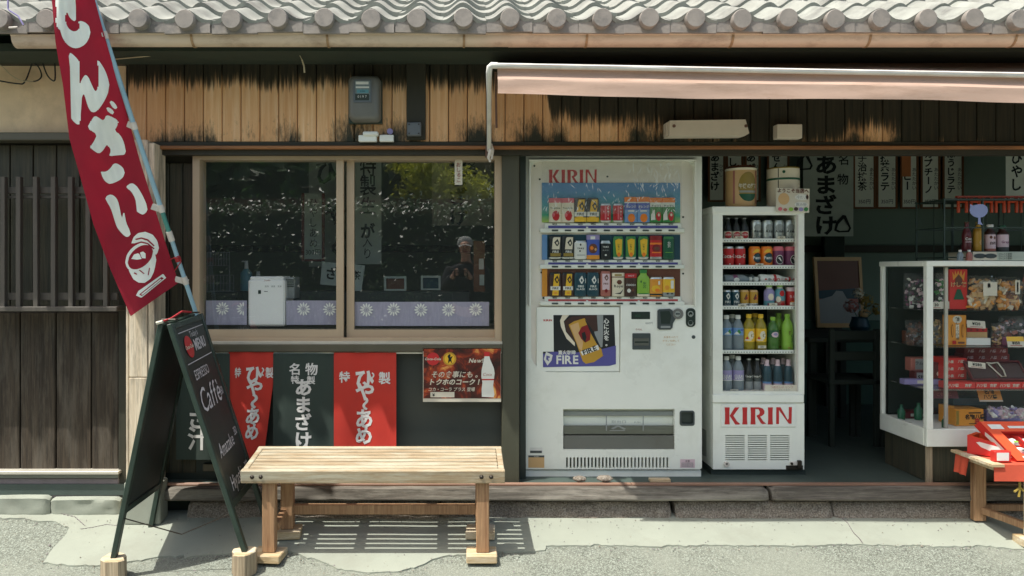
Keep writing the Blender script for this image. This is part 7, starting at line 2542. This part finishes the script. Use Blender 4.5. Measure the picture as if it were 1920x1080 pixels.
q.text('ご自由に', .022, lambda a, b: M @ Vector((a, -.001, b + .024)), 'p_rose', 0)
q.tube([M @ Vector((.06, .003, .04)), Vector((P(1790, 0, IT).x, IT + .03, shz[2] - .008))], .002, 'bolt', 5)
tag(q.build('shelf_card', base=P(1772, 747, IT)), 'dark red card hung under the third shelf near the corner post', 'shelf card')
q = MB()
M = Matrix.Translation(P(1859, 753, IT)) @ Matrix.Rotation(R(-22), 4, 'X')
q.box((-.066, 0, 0), (.066, .003, .085), 'p_mustard', 0, M)
q.box((-.066, -.002, 0), (.066, 0, .008), 'paper', 0, M)
q.text('名物', .03, lambda a, b: M @ Vector((a, -.001, b + .058)), 'ink', .03)
q.text('八ツ橋', .026, lambda a, b: M @ Vector((a, -.001, b + .028)), 'ink', .03)
tag(q.build('shelf_card', base=P(1859, 753, IT)), 'tan card with black print hanging below the row of flat red boxes', 'shelf card')
carton(1776, 1790, 770, 803, IT + .03, .08, 'p_mustard', 'narrow tan upright box on the floor of the display case', zb=zf0)
carton(1791, 1846, 776, 807, IT - .03, .12, 'p_mustard', 'broad tan box with black and red print on the floor of the display case', [('r', -.98, -.42, -.78, .42, 'p_olive'), ('r', -.1, .25, .8, .32, 'ink'), ('t', '名物八橋', .35, .05, 10, .03), ('t', '京', .5, -.2, 11, .03, False, 'p_red'), ('r', -.1, -.38, .8, -.34, 'ink')], zb=zf0, rz=4)
carton(1788, 1850, 760, 774, IT + .06, .10, 'p_teal', 'dark teal lid box lying on the broad tan box', zb=zf0 + 33 * IT / F)
bag(1850, 1922, 762, 782, IT, ['p_palepink', 'p_white', 'p_lilac', 'p_palepink'], 'flat clear pack of pale pink sweets on the floor of the display case', 70, size=.014, thick=.05)
for u, v0, v1, lb in ((1690, 775, 803, 'dim dark bottle on the case floor seen through the side glass, left'), (1722, 772, 803, 'dim dark bottle on the case floor seen through the side glass, right'), (1771, 783, 804, 'tiny white capped bottle beside the sliding glass edge')):
    d = 4.42 if u < 1760 else 4.2
    q = MB()
    c = Vector((P(u, 0, d).x, d, zf0))
    h_ = (v1 - v0) * d / F
    q.lathe([(0, 0, 'p_dkgreen'), (h_ * .22, 0, 'p_dkgreen'), (h_ * .24, h_ * .6, 'p_dkgreen'), (h_ * .1, h_ * .8, 'p_dkgreen'), (h_ * .1, h_, 'p_white' if u > 1760 else 'p_dkgreen'), (0, h_, 'p_white' if u > 1760 else 'p_dkgreen')], 14, c=c)
    tag(q.build('small_bottle', base=c), lb, 'bottle', 'small bottles on the case floor')

# ------------------------------------------------------------------ on top of the case
zct = zt + .001
rk = thing('wire_rack', 'black wire rack of bottles standing on the glass display case', 'wire rack', (P(1850, 0, 4.4).x, 4.4, zct))
q = MB()
rx0, rx1 = P(1764, 0, 4.3).x, P(2040, 0, 4.3).x
for y in (4.27, 4.53):
    for x in (rx0, rx0 + .22, rx0 + .5, rx1):
        q.bar((x, y, zct), (x, y, zct + .36), .008, .008, 'frame_black')
    for z in (.02, .19, .35):
        q.bar((rx0, y, zct + z), (rx1, y, zct + z), .007, .007, 'frame_black')
for k in range(9):
    x = rx0 + (rx1 - rx0) * k / 8
    q.bar((x, 4.27, zct + .02), (x, 4.53, zct + .02), .005, .005, 'frame_black')
    q.bar((x, 4.53, zct), (x, 4.53, zct + .36), .004, .004, 'frame_black')
for z in (.02, .19, .35):
    q.bar((rx0, 4.27, zct + z), (rx0, 4.53, zct + z), .006, .006, 'frame_black')
q.build('frame', rk)
q = MB()
q.box((rx0 + .1, 4.29, zct + .052), (rx1, 4.52, zct + .056), 'dark_metal')
q.build('shelf', rk)
q = MB()
q.box((P(1823, 0, 4.26).x, 4.255, zct + .004), (P(1868, 0, 4.26).x, 4.47, zct + .052), 'paper')
q.box((P(1868.5, 0, 4.26).x, 4.256, zct + .004), (P(1935, 0, 4.26).x, 4.47, zct + .052), 'paper_grey')
for k in range(2):
    q.poly([circle(0, 0, .036, .014, 12)], lambda a, b, k=k: Vector((P(1836 + 20 * k, 0, 4.26).x + a, 4.2535, zct + .028 + b)), 'p_dkgrey')
for k in range(3):
    q.text('びん入り飲料', .013, lambda a, b, k=k: Vector((P(1884, 0, 4.26).x + a, 4.2545, zct + .014 + .013 * k + b)), 'ink', 0)
q.build('label_strip', rk)
BG = 'display bottles on the wire rack'
CANS['show_cola'] = dict(s='glass', r=.025, h=.17, b='p_wine', t='p_brown', d=[('text', 'Coca', 0, .42, .9, 'p_white', False, .8), ('rect', -.8, .30, .9, .33, 'p_palepink')])
CANS['show_gold'] = dict(s='pet', r=.028, h=.17, b='p_gold', t='p_olive', d=[('oval', .1, .3, .5, .1, 'p_tan')])
CANS['show_peach'] = dict(s='short', r=.029, h=.155, b='p_coffee', t='p_white', bands=[(.1, .62, 'p_palepink'), (.0, .1, 'p_rose')], d=[('oval', -.4, .52, .25, .06, 'p_brown'), ('oval', .3, .5, .25, .06, 'p_brown'), ('text', '白桃', 0, .3, .6, 'p_coffee', False, 1)])
CANS['show_grape'] = dict(s='short', r=.031, h=.15, b='p_coffee', t='p_dkgreen', bands=[(.16, .64, 'p_palepink'), (.0, .16, 'p_dkgrey')], d=[('text', 'Grape', 0, .34, .6, 'p_purple', False, .9)])
for kd, u, lb in (('show_cola', 1812.5, 'brown cola bottle on the wire rack, left of the gold one'), ('show_gold', 1834, 'gold bottle on the wire rack under the blue speech bubble'), ('show_peach', 1856, 'white capped bottle with pale label on the wire rack'), ('show_grape', 1879.5, 'wide bottle with pale label and dark neck on the wire rack')):
    o = put(kd, u, 470, 4.33, lb, 'drink bottle', BG)
    o.location.z = zct + .0565
for u, c, lb in ((1799, 'water_clear', 'small clear bottle at the foot of the wire rack'), (1816, 'p_rose', 'small pinkish bottle at the foot of the wire rack')):
    q = MB()
    p = Vector((P(u, 0, 4.24).x, 4.235, zct + .0005))
    q.lathe([(0, 0, c), (.016, 0, c), (.017, .035, c), (.008, .05, c), (.008, .062, 'p_white'), (0, .062, 'p_white')], 14, c=p)
    tag(q.build('small_bottle', base=p), lb, 'bottle', 'small bottles at the rack foot')
bub = thing('bubble_sign', 'plain pale blue speech bubble sign on a stick above the gold bottle', 'sign', P(1837, 430, 4.25))
q = MB()
bl = [(1819, 382), (1824, 386), (1831, 383.5), (1842, 382.5), (1850, 386), (1853, 394), (1850, 402), (1842, 408), (1830, 408), (1821, 402), (1818, 394), (1820, 388)]
q.plate(smooth(bl, 2), [], 4.25, 4.254, 'p_bubble')
q.build('bubble', bub)
q = MB()
q.plate([(1834.5, 407), (1838.5, 407), (1839, 416), (1843, 422), (1834, 420)], [], 4.251, 4.2535, 'p_bubble')
q.bar(P(1836, 414, 4.256), Vector((P(1836, 0, 4.256).x, 4.47, zct + .05)), .004, .003, 'frame_black')
q.build('stick', bub)
trr = thing('gate_model', 'orange model of a row of shrine gates above the bottle rack', 'gate model', (P(1870, 0, 4.5).x, 4.45, zct + .354))
q = MB()
q.box((rx0 + .02, 4.28, zct + .354), (rx1, 4.52, zct + .358), 'dark_metal')
q.build('base_board', trr)
for k in range(8):
    u = 1806 + 23.5 * k
    g = MB()
    d = 4.40
    s_ = d / F
    cx, z0 = P(u, 0, d).x, zct + .3585
    zT = P(0, 367, d).z
    z0 = min(z0, zT - .10)
    for sg in (-1, 1):
        g.box((cx + sg * 7.5 * s_ - .007, d, z0), (cx + sg * 7.5 * s_ + .007, d + .014, zT - .012), 'p_torii', .002)
    g.box((cx - 12 * s_, d - .004, zT - .012), (cx + 12 * s_, d + .018, zT), 'p_torii', .002)
    g.box((cx - 10 * s_, d + .001, zT - .042), (cx + 10 * s_, d + .012, zT - .030), 'p_torii', .002)
    g.build('gate', trr)

# ================================================================== THE STALL TABLE AT THE RIGHT
stl = thing('stall_table', 'low wooden stall table with red cloth at the right edge of the shop', 'table', (3.2, 3.95, .03))
TZ = .462
ty0, ty1, tx0, tx1 = 3.77, 4.075, 2.675, 4.2
q = MB()
q.box((tx0 + .02, ty0 + .01, TZ - .032), (tx1, ty1, TZ - .004), 'block_wood', .004)
q.build('top', stl)
q = MB()


def tcl(a, b):
    """Cloth over the top, hanging down its street side and its near end."""
    x = tx0 + .012 + (tx1 - tx0) * a
    if b < .5:
        y = ty1 - .02 + (ty0 - ty1 + .014) * b * 2
        return Vector((x, y, TZ + .002 + .003 * noise.noise(Vector((x * 5, y * 7, 0)))))
    t = (b - .5) * 2
    return Vector((x, ty0 - .004 - .008 * math.sin(x * 11) * t - .01 * t, TZ + .002 - .082 * t))


q.grid(tcl, 40, 16, 'table_cloth')
q.grid(lambda a, b: tcl(a, b) + Vector((0, .002, -.002)), 40, 16, 'table_cloth')
q.grid(lambda a, b: Vector((tx0 + .010 - .012 * b - .006 * math.sin(a * 14) * b, ty1 - .02 + (ty0 - ty1 + .20) * a, TZ - .002 - .105 * b)), 12, 6, 'table_cloth')
q.grid(lambda a, b: Vector((tx0 + .012 - .012 * b - .006 * math.sin(a * 14) * b, ty1 - .02 + (ty0 - ty1 + .20) * a, TZ - .002 - .105 * b)), 12, 6, 'table_cloth')
q.build('cloth', stl)
q = MB()
q.hexa([(tx0 - .004, ty0 - .012, TZ - .008), (tx0 + .06, ty0 - .012, TZ - .008), (tx0 + .06, ty0 - .012, TZ + .0055), (tx0 - .004, ty0 - .012, TZ + .0055), (tx0 - .004, ty1, TZ - .008), (tx0 + .03, ty1, TZ - .008), (tx0 + .03, ty1, TZ + .0055), (tx0 - .004, ty1, TZ + .0055)], 'block_wood')
q.build('edge_strip', stl)
for x, y, zt_2 in ((2.79, 4.03, TZ - .034), (2.905, 3.80, TZ - .034), (4.05, 4.03, TZ - .034), (4.05, 3.80, TZ - .034)):
    q = MB()
    g_ = gz(y + .02) + (.052 if y < 3.9 else .01)
    q.box((x - .032, y - .02, g_), (x + .032, y + .02, zt_2), 'bench_leg' if y > 3.9 else 'block_wood', .004)
    q.build('leg', stl)
    if y < 3.9:
        q = MB()
        q.box((x - .065, y - .055, gz(y) + .006), (x + .07, y + .055, gz(y) + .050), 'block_wood', .004)
        q.build('foot_block', stl)
q = MB()
q.bar((2.80, 4.03, .155), (2.90, 3.80, .135), .03, .035, 'bench_leg', c=.003)
q.bar((2.82, 4.05, .16), (4.05, 4.05, .16), .03, .035, 'bench_leg', c=.003)
q.build('stretcher', stl)
q = MB()
c = P(1912, 914, 3.78)
for dx, dz in ((-.035, -.02), (.03, -.03), (-.012, -.045)):
    q.tube([c + Vector((0, 0, .03)), c, c + Vector((dx, -.01, dz))], .006, 'p_olive', 6)
tag(q.build('string_knot', base=c), 'dull yellow string knotted at the table corner under the red cloth', 'string')
tray = thing('snack_tray', 'flat orange card box with a white label lying on the stall table', 'card box', P(1820, 845, 4.0))
q = MB()
bz0 = TZ + .0065
bx = lambda x, y, z: Vector((x, y, z))
A_ = [(2.700, 3.985), (2.83, 3.86), (2.98, 3.92), (2.80, 4.06)]
hts = (.098, .062, .062, .098)
q.add([bx(x, y, bz0) for x, y in A_] + [bx(x, y, bz0 + h_) for (x, y), h_ in zip(A_, hts)], [(0, 1, 5, 4), (1, 2, 6, 5), (2, 3, 7, 6), (3, 0, 4, 7), (0, 3, 2, 1)], 'box_red')
ct = [(bx(x, y, bz0 + h_)) for (x, y), h_ in zip(A_, hts)]
mid = sum(ct, Vector()) / 4
inn = [c_.lerp(mid, .18) for c_ in ct]
q.add(ct + inn + [i_ - Vector((0, 0, .05)) for i_ in inn], [(i, (i + 1) % 4, 4 + (i + 1) % 4, 4 + i) for i in range(4)] + [(4 + i, 4 + (i + 1) % 4, 8 + (i + 1) % 4, 8 + i) for i in range(4)] + [(8, 9, 10, 11)], 'box_orange')
q.build('box', tray)
q = MB()
n0, n1 = Vector((*A_[0], 0)), Vector((*A_[1], 0))
ev = (n1 - n0)
nn = Vector((ev.y, -ev.x, 0)).normalized()
if nn.y > 0:
    nn = -nn
fn = lambda a, b: n0 + ev * a + nn * .0015 + Vector((0, 0, bz0 + b * (hts[0] + (hts[1] - hts[0]) * a)))
q.poly([[(.22, .72), (.30, .80), (.88, .80), (.86, .28), (.78, .22), (.34, .5)]], fn, 'pack_white')
q.build('label', tray, recalc=False)
dsp = thing('display_box', 'bright orange tilted display box of white snack packs on the stall table', 'display box', P(1900, 860, 3.85))
fo = Vector((P(1906, 858, 3.82).x, 3.815, bz0 + .004))               # lower left corner of the open front
fu = Vector((-.105, .125, .175))                              # up the tilted front
fr_v = Vector((.46, 0, 0))
nv = fr_v.cross(fu).normalized()
if nv.y > 0:
    nv = -nv
bf_ = lambda a, b, o=0.0: fo + fr_v * a + fu * b + nv * o
HL = fu.length
q = MB()
outer = [(0, 0), (1, 0), (1, 1), (0, 1)]
hole = [(.13, .16), (.93, .16), (.93, .74), (.13, .74)]
for o, mt_ in ((0, 'box_orange'),):
    q.poly([outer, hole], lambda a, b: bf_(a, b, 0), mt_)
vs = [bf_(a, b, 0) for a, b in outer] + [bf_(a, b, -.055) for a, b in outer]
q.add(vs, [(0, 4, 5, 1), (1, 5, 6, 2), (2, 6, 7, 3), (3, 7, 4, 0), (4, 7, 6, 5)], 'box_red')
vs = [bf_(a, b, 0) for a, b in hole] + [bf_(a, b, -.045) for a, b in hole]
q.add(vs, [(0, 1, 5, 4), (1, 2, 6, 5), (2, 3, 7, 6), (3, 0, 4, 7), (4, 5, 6, 7)], 'box_red')
q.build('box', dsp)
for k in range(1, 5):
    q = MB()
    a = .13 + .8 * k / 5
    q.add([bf_(a - .008, .165, -.044), bf_(a + .008, .165, -.044), bf_(a + .008, .735, -.044), bf_(a - .008, .735, -.044), bf_(a - .008, .165, .004), bf_(a + .008, .165, .004), bf_(a + .008, .62, -.008), bf_(a - .008, .62, -.008)], [(0, 1, 2, 3), (5, 4, 7, 6), (4, 0, 3, 7), (1, 5, 6, 2), (3, 2, 6, 7), (4, 5, 1, 0)], 'box_red')
    q.build('divider', dsp)
for k in range(5):
    for j in range(2):
        a0 = .13 + .8 * k / 5
        q = MB()
        M_ = lambda x, y, z: bf_(a0 + .02 + .12 * x, .19 + .22 * j + .22 * y, -.040 + .030 * z + .004 * noise.noise(Vector((x * 3 + k, y * 3 + j, 1))))
        ns_ = 5
        q.grid(lambda a, b: M_(a, b, math.sin(math.pi * a) ** .6 * (math.sin(math.pi * b) ** .5) * (1.0 + .2 * noise.noise(Vector((a * 4, b * 4, k + j * 5))))), 6, 6, 'pack_white')
        q.poly([[(a0 + .05, .25 + .22 * j), (a0 + .10, .25 + .22 * j), (a0 + .10, .29 + .22 * j), (a0 + .05, .29 + .22 * j)]], lambda a, b: bf_(a, b, -.006), 'p_lime' if (k + j) % 2 else 'p_dkgrey')
        q.build('snack_pack', dsp, recalc=False)
q = MB()
q.poly([[(.05, .80), (.20, .80), (.20, .92), (.05, .92)]], lambda a, b: bf_(a, b, .001), 'pack_white')
q.build('sticker', dsp, recalc=False)
q = MB()
q.poly([[(.26, .82), (.62, .82), (.62, .88), (.26, .88)]], lambda a, b: bf_(a, b, .001), 'pack_white')
q.build('sticker', dsp, recalc=False)
q = MB()
q.poly([[(.10, .04), (.26, .04), (.26, .11), (.10, .11)]], lambda a, b: bf_(a, b, .001), 'pack_white')
q.build('sticker', dsp, recalc=False)
q = MB()
sdn = lambda b, o: bf_(0, b, -.055 * o) + Vector((-.0012, 0, 0))
q.add([sdn(.1, .2), sdn(.1, .75), sdn(.72, .8), sdn(.78, .45), sdn(.6, .25)], [(0, 1, 2, 3, 4)], 'pack_white')
q.build('side_label', dsp, recalc=False)
q = MB()
pt_ = P(1868, 845, 3.9)
q.box((2.715, 3.80, bz0), (2.80, 3.835, bz0 + .055), 'box_red', .003)
q.box((2.725, 3.797, bz0 + .008), (2.785, 3.7995, bz0 + .048), 'pack_white')
tag(q.build('small_pack', base=(2.76, 3.82, bz0)), 'small red pack with white front between the two orange boxes', 'snack pack')

# ================================================================== ACROSS THE STREET (seen in the window glass)
def leaves(q, centre, rad, n, size, mats, seed, squash=(1, 1, 1), shell=.55, floor=None):
    rnd = random.Random(seed)
    for _ in range(n):
        v_ = Vector((rnd.gauss(0, 1), rnd.gauss(0, 1), rnd.gauss(0, 1))).normalized()
        r_ = rad * (shell + (1 - shell) * rnd.random()) * (1 + .25 * noise.noise(v_ * 2 + Vector((seed, 0, 0))))
        p = Vector(centre) + Vector((v_.x * squash[0], v_.y * squash[1], v_.z * squash[2])) * r_
        nrm_ = (v_ * .6 + Vector((rnd.gauss(0, .6), rnd.gauss(0, .6), rnd.gauss(.35, .5)))).normalized()
        a = nrm_.orthogonal().normalized()
        a = (Matrix.Rotation(rnd.uniform(0, 6.3), 3, nrm_) @ a)
        b = nrm_.cross(a)
        s_ = size * rnd.uniform(.6, 1.3)
        q.add([p - a * s_, p + b * s_ * .45 + nrm_ * s_ * .1, p + a * s_, p - b * s_ * .45 + nrm_ * s_ * .1], [(0, 1, 2), (0, 2, 3)], mats[rnd.randrange(len(mats))])


hd = thing('hedge', 'tall glossy dark green hedge along the far side of the street', 'hedge', (0, -4.0, 0))
q = MB()
rnd = random.Random(3)
HT = 2.5
for k in range(20000):
    x = rnd.uniform(-9, 9)
    if rnd.random() < .62:
        z = HT * (1 - rnd.random() ** 1.5)
        y = -3.45 - .45 * max(0, z - 1.2) / 1.3 + rnd.gauss(0, .07) + .10 * noise.noise(Vector((x * 1.3, z * 1.5, 0)))
        nb = Vector((-.27, .62, .74)) * 2.2 if rnd.random() < .4 else Vector((-.1, .7, .5))
    else:
        y, z = rnd.uniform(-4.5, -3.85), HT + .12 * noise.noise(Vector((x * 1.7, 0, 0))) + rnd.gauss(0, .08)
        nb = Vector((-.27, .62, .74)) * 2.2 if rnd.random() < .4 else Vector((0, .3, .8))
    nrm_ = (nb + Vector((rnd.gauss(0, .5), rnd.gauss(0, .5), rnd.gauss(0, .5)))).normalized()
    a = nrm_.orthogonal().normalized()
    a = Matrix.Rotation(rnd.uniform(0, 6.3), 3, nrm_) @ a
    b = nrm_.cross(a)
    s_ = rnd.uniform(.025, .05)
    p = Vector((x, y, z))
    q.add([p - a * s_, p + b * s_ * .5, p + a * s_, p - b * s_ * .5], [(0, 1, 2), (0, 2, 3)], 'leaf_hedge')
o = q.build('foliage', hd, recalc=False)
o['kind'] = 'stuff'
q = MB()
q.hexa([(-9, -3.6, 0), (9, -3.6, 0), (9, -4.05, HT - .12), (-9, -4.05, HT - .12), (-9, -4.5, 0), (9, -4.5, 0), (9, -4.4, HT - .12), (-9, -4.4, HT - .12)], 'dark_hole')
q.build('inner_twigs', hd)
wl_ = MB()
wl_.box((-14, -5.2, -.01), (14, -5.0, 2.72), 'far_wall')
tag(wl_.build('garden_wall', base=(0, -5.1, 0)), 'reddish garden wall standing behind the hedge across the street', 'wall')
for i, (x, y, h_, r_, mats_, lb, sz, n_) in enumerate(((-.35, -6.0, 3.7, 1.15, ['leaf_maple'], 'yellow green maple behind the wall across the street', .07, 5200), (-4.2, -7.5, 4.3, 2.3, ['leaf_hedge'], 'broad dark evergreen tree at the left across the street', .2, 6000), (3.6, -7.4, 3.8, 2.0, ['leaf_hedge'], 'broad dark evergreen tree at the right across the street', .2, 6000), (-1.0, -8.6, 4.9, 2.9, ['leaf_hedge'], 'tall dark evergreen tree behind the maple across the street', .24, 7000))):
    t_ = thing('tree', lb, 'tree', (x, y, 0), 'trees across the street')
    q = MB()
    q.tube([(x, y, 0), (x + .08, y, h_ * .35), (x - .05, y + .05, h_ * .65), (x, y, h_ * .9)], [.16, .13, .09, .05], 'bark', 9)
    for k in range(5):
        an = k * 1.3
        q.tube([(x, y, h_ * (.45 + .08 * k)), (x + math.cos(an) * r_ * .4, y + math.sin(an) * r_ * .4, h_ * (.6 + .07 * k)), (x + math.cos(an) * r_ * .8, y + math.sin(an) * r_ * .8, h_ * (.68 + .07 * k))], [.05, .035, .015], 'bark', 6)
    q.build('trunk', t_)
    q = MB()
    rnd = random.Random(i)
    for k in range(9):
        c = Vector((x + rnd.uniform(-.6, .6) * r_, y + rnd.uniform(-.5, .5) * r_, h_ * .78 + rnd.uniform(-.5, .45) * r_))
        leaves(q, c, r_ * .55, n_ // 9, sz, mats_, i * 20 + k, (1.15, 1, .55 if i == 0 else .8), .2)
    o = q.build('crown', t_, recalc=False)
    o['kind'] = 'stuff'

# the person with the camera, standing on the street
per = thing('person', 'person in a grey cap and dark jacket holding up a phone, mirrored in the window', 'person', (.06, -.42, 0))


def skin(name, verts, edges, mat, parent, sub=2, root=0):
    me = bpy.data.meshes.new(name)
    off = ORG[parent.name]
    me.from_pydata([tuple(Vector(p) - off) for p, r in verts], edges, [])
    me.materials.append(MATS[mat])
    o = bpy.data.objects.new(name, me)
    COL.objects.link(o)
    o.parent = parent
    ORG[o.name] = off
    o.modifiers.new('skin', 'SKIN').use_smooth_shade = True
    o.modifiers.new('sub', 'SUBSURF').levels = sub
    o.modifiers['sub'].render_levels = sub
    if not me.skin_vertices:
        me.attributes.new('skin', 'FLOAT', 'POINT')
    for i, (p, r) in enumerate(verts):
        sv = me.skin_vertices[0].data[i]
        sv.radius = r if hasattr(r, '__len__') else (r, r)
        sv.use_root = i == root
    return o


px_, py_ = .06, -.42
V_ = [((px_, py_, .96), (.155, .105)), ((px_, py_ - .01, 1.18), (.14, .10)), ((px_, py_ - .01, 1.38), (.165, .105)), ((px_, py_, 1.49), (.085, .075)), ((px_ - .005, py_ + .02, 1.56), .055), ((px_ - .01, py_ + .035, 1.63), (.062, .07)), ((px_ - .015, py_ + .045, 1.70), (.077, .095)), ((px_ - .015, py_ + .03, 1.79), (.07, .085))]
E_ = [(i, i + 1) for i in range(7)]


def limb(start, pts):
    global V_, E_
    last = start
    for p, r in pts:
        V_.append((p, r))
        E_.append((last, len(V_) - 1))
        last = len(V_) - 1
    return last


ends = []
for sg in (-1, 1):
    limb(0, [((px_ + sg * .095, py_, .88), .095), ((px_ + sg * .105, py_ + .015, .5), .062), ((px_ + sg * .11, py_ - .02, .12), .045), ((px_ + sg * .115, py_ + .10, .05), (.045, .035))])
    ends.append(limb(2, [((px_ + sg * .185, py_, 1.43), .062), ((px_ + sg * .26, py_ + .05, 1.20), .046), ((px_ + sg * .10 - .06, py_ + .27, 1.36), .032), ((px_ + sg * .075 - .06, py_ + .325, 1.40), (.034, .02))]))
body_o = skin('body', V_, E_, 'skin_tone', per)
jv = [((px_, py_, .95), (.195, .145)), ((px_, py_ - .01, 1.18), (.182, .142)), ((px_, py_ - .01, 1.39), (.205, .147)), ((px_, py_, 1.51), (.105, .098))]
je = [(0, 1), (1, 2), (2, 3)]
for sg in (-1, 1):
    k = len(jv)
    jv += [((px_ + sg * .19, py_, 1.43), .095), ((px_ + sg * .265, py_ + .05, 1.20), .082), ((px_ + sg * .105 - .058, py_ + .275, 1.365), .064)]
    je += [(2, k), (k, k + 1), (k + 1, k + 2)]
skin('jacket', jv, je, 'jacket', per)
tv = [((px_, py_, 1.0), (.162, .112))]
te_ = []
for sg in (-1, 1):
    k = len(tv)
    tv += [((px_ + sg * .097, py_, .86), .108), ((px_ + sg * .106, py_ + .012, .5), .078), ((px_ + sg * .11, py_ - .01, .11), .064)]
    te_ += [(0, k), (k, k + 1), (k + 1, k + 2)]
skin('trousers', tv, te_, 'trousers', per)
for sg in (-1, 1):
    skin('shoe', [((px_ + sg * .113, py_ - .06, .05), (.045, .045)), ((px_ + sg * .115, py_ + .06, .045), (.05, .042)), ((px_ + sg * .118, py_ + .17, .035), (.045, .03))], [(0, 1), (1, 2)], 'shoe', per)
    hx0, hy0, hz0 = px_ + sg * .075 - .06, py_ + .325, 1.40
    hv = [((hx0 + sg * .01, hy0 - .03, hz0 - .015), (.026, .018)), ((hx0 - sg * .002, hy0 + .015, hz0 + .012), (.034, .016))]
    he = [(0, 1)]
    for k, (L, dz) in enumerate(((.062, .036), (.070, .014), (.066, -.008), (.052, -.028))):
        b0 = len(hv)
        hv += [((hx0 - sg * .008, hy0 + .025, hz0 + .012 + dz * .8), .009), ((hx0 - sg * .020, hy0 + .055, hz0 + .014 + dz), .0085), ((hx0 - sg * .045, hy0 + .062 - .0 * k, hz0 + .014 + dz), .0075)]
        he += [(1, b0), (b0, b0 + 1), (b0 + 1, b0 + 2)]
    b0 = len(hv)
    hv += [((hx0 - sg * .012, hy0 - .005, hz0 + .03), .011), ((hx0 - sg * .038, hy0 + .012, hz0 + .045), .009)]
    he += [(1, b0), (b0, b0 + 1)]
    skin('hand', hv, he, 'skin_tone', per, 1)
hc = Vector((px_ - .015, py_ + .045, 1.70))
q = MB()
for sg in (-1, 1):
    q.lathe([(0, -.011, 'ceramic'), (.008, -.008, 'ceramic'), (.011, 0, 'ceramic'), (0, .008, 'ceramic')], 10, Matrix.Rotation(R(90), 4, 'X'), c=hc + Vector((sg * .032, .084, .012)))
    q.lathe([(0, -.002, 'hair'), (.005, 0, 'hair'), (0, .004, 'hair')], 10, Matrix.Rotation(R(90), 4, 'X'), c=hc + Vector((sg * .032, .096, .012)))
q.build('eye', per)
q = MB()
q.lathe([(.0, .035, 'skin_tone'), (.010, .015, 'skin_tone'), (.015, -.012, 'skin_tone'), (.008, -.02, 'skin_tone'), (0, -.02, 'skin_tone')], 10, Matrix.Rotation(R(-14), 4, 'X'), c=hc + Vector((0, .094, -.012)))
q.build('nose', per)
q = MB()
q.tube([hc + Vector((-.022, .082, -.045)), hc + Vector((0, .09, -.043)), hc + Vector((.022, .082, -.045))], .005, 'p_rose', 6)
q.build('mouth', per)
for sg in (-1, 1):
    q = MB()
    q.lathe([(0, -.006, 'skin_tone'), (.016, -.004, 'skin_tone'), (.02, .004, 'skin_tone'), (0, .008, 'skin_tone')], 12, Matrix.Rotation(R(90), 4, 'Y') @ Matrix.Scale(1.5, 4, (1, 0, 0)), c=hc + Vector((sg * .078, -.005, -.002)))
    q.build('ear', per)
q = MB()
q.lathe([(.083, -.03, 'hair'), (.088, .0, 'hair'), (.09, .04, 'hair'), (.085, .07, 'hair'), (.05, .105, 'hair'), (0, .115, 'hair')], 20, Matrix.Diagonal((1, 1.18, 1, 1)), c=hc + Vector((0, -.025, .0)))
q.build('hair', per)
cap = thing('cap', 'pale grey peaked cap worn by the person mirrored in the window', 'cap', hc + Vector((0, 0, .06)))
q = MB()
q.lathe([(.094, .035, 'cap_grey'), (.096, .06, 'cap_grey'), (.09, .095, 'cap_grey'), (.065, .13, 'cap_grey'), (.03, .145, 'cap_grey'), (0, .148, 'cap_grey')], 24, Matrix.Diagonal((1, 1.16, 1, 1)), c=hc + Vector((0, -.015, .0)))
q.build('crown', cap)
q = MB()
q.grid(lambda a, b: hc + Vector(((a - .5) * .17 * (1 - .25 * b ** 2), .085 + .075 * b - .10 * (a - .5) ** 2, .045 - .012 * b - .08 * (a - .5) ** 2)), 10, 5, 'cap_grey')
q.build('peak', cap)
q = MB()
q.box((-.085, -.062, 1.365), (.075, -.053, 1.442), 'phone_black', .003)
q.lathe([(0, 0, 'phone_black'), (.008, 0, 'silver'), (.008, .002, 'silver'), (0, .002, 'phone_black')], 12, Matrix.Rotation(R(-90), 4, 'X'), c=(-.055, -.053, 1.43))
tag(q.build('phone', base=(0, -.055, 1.4)), 'black phone held out sideways in both hands of the mirrored person', 'phone')
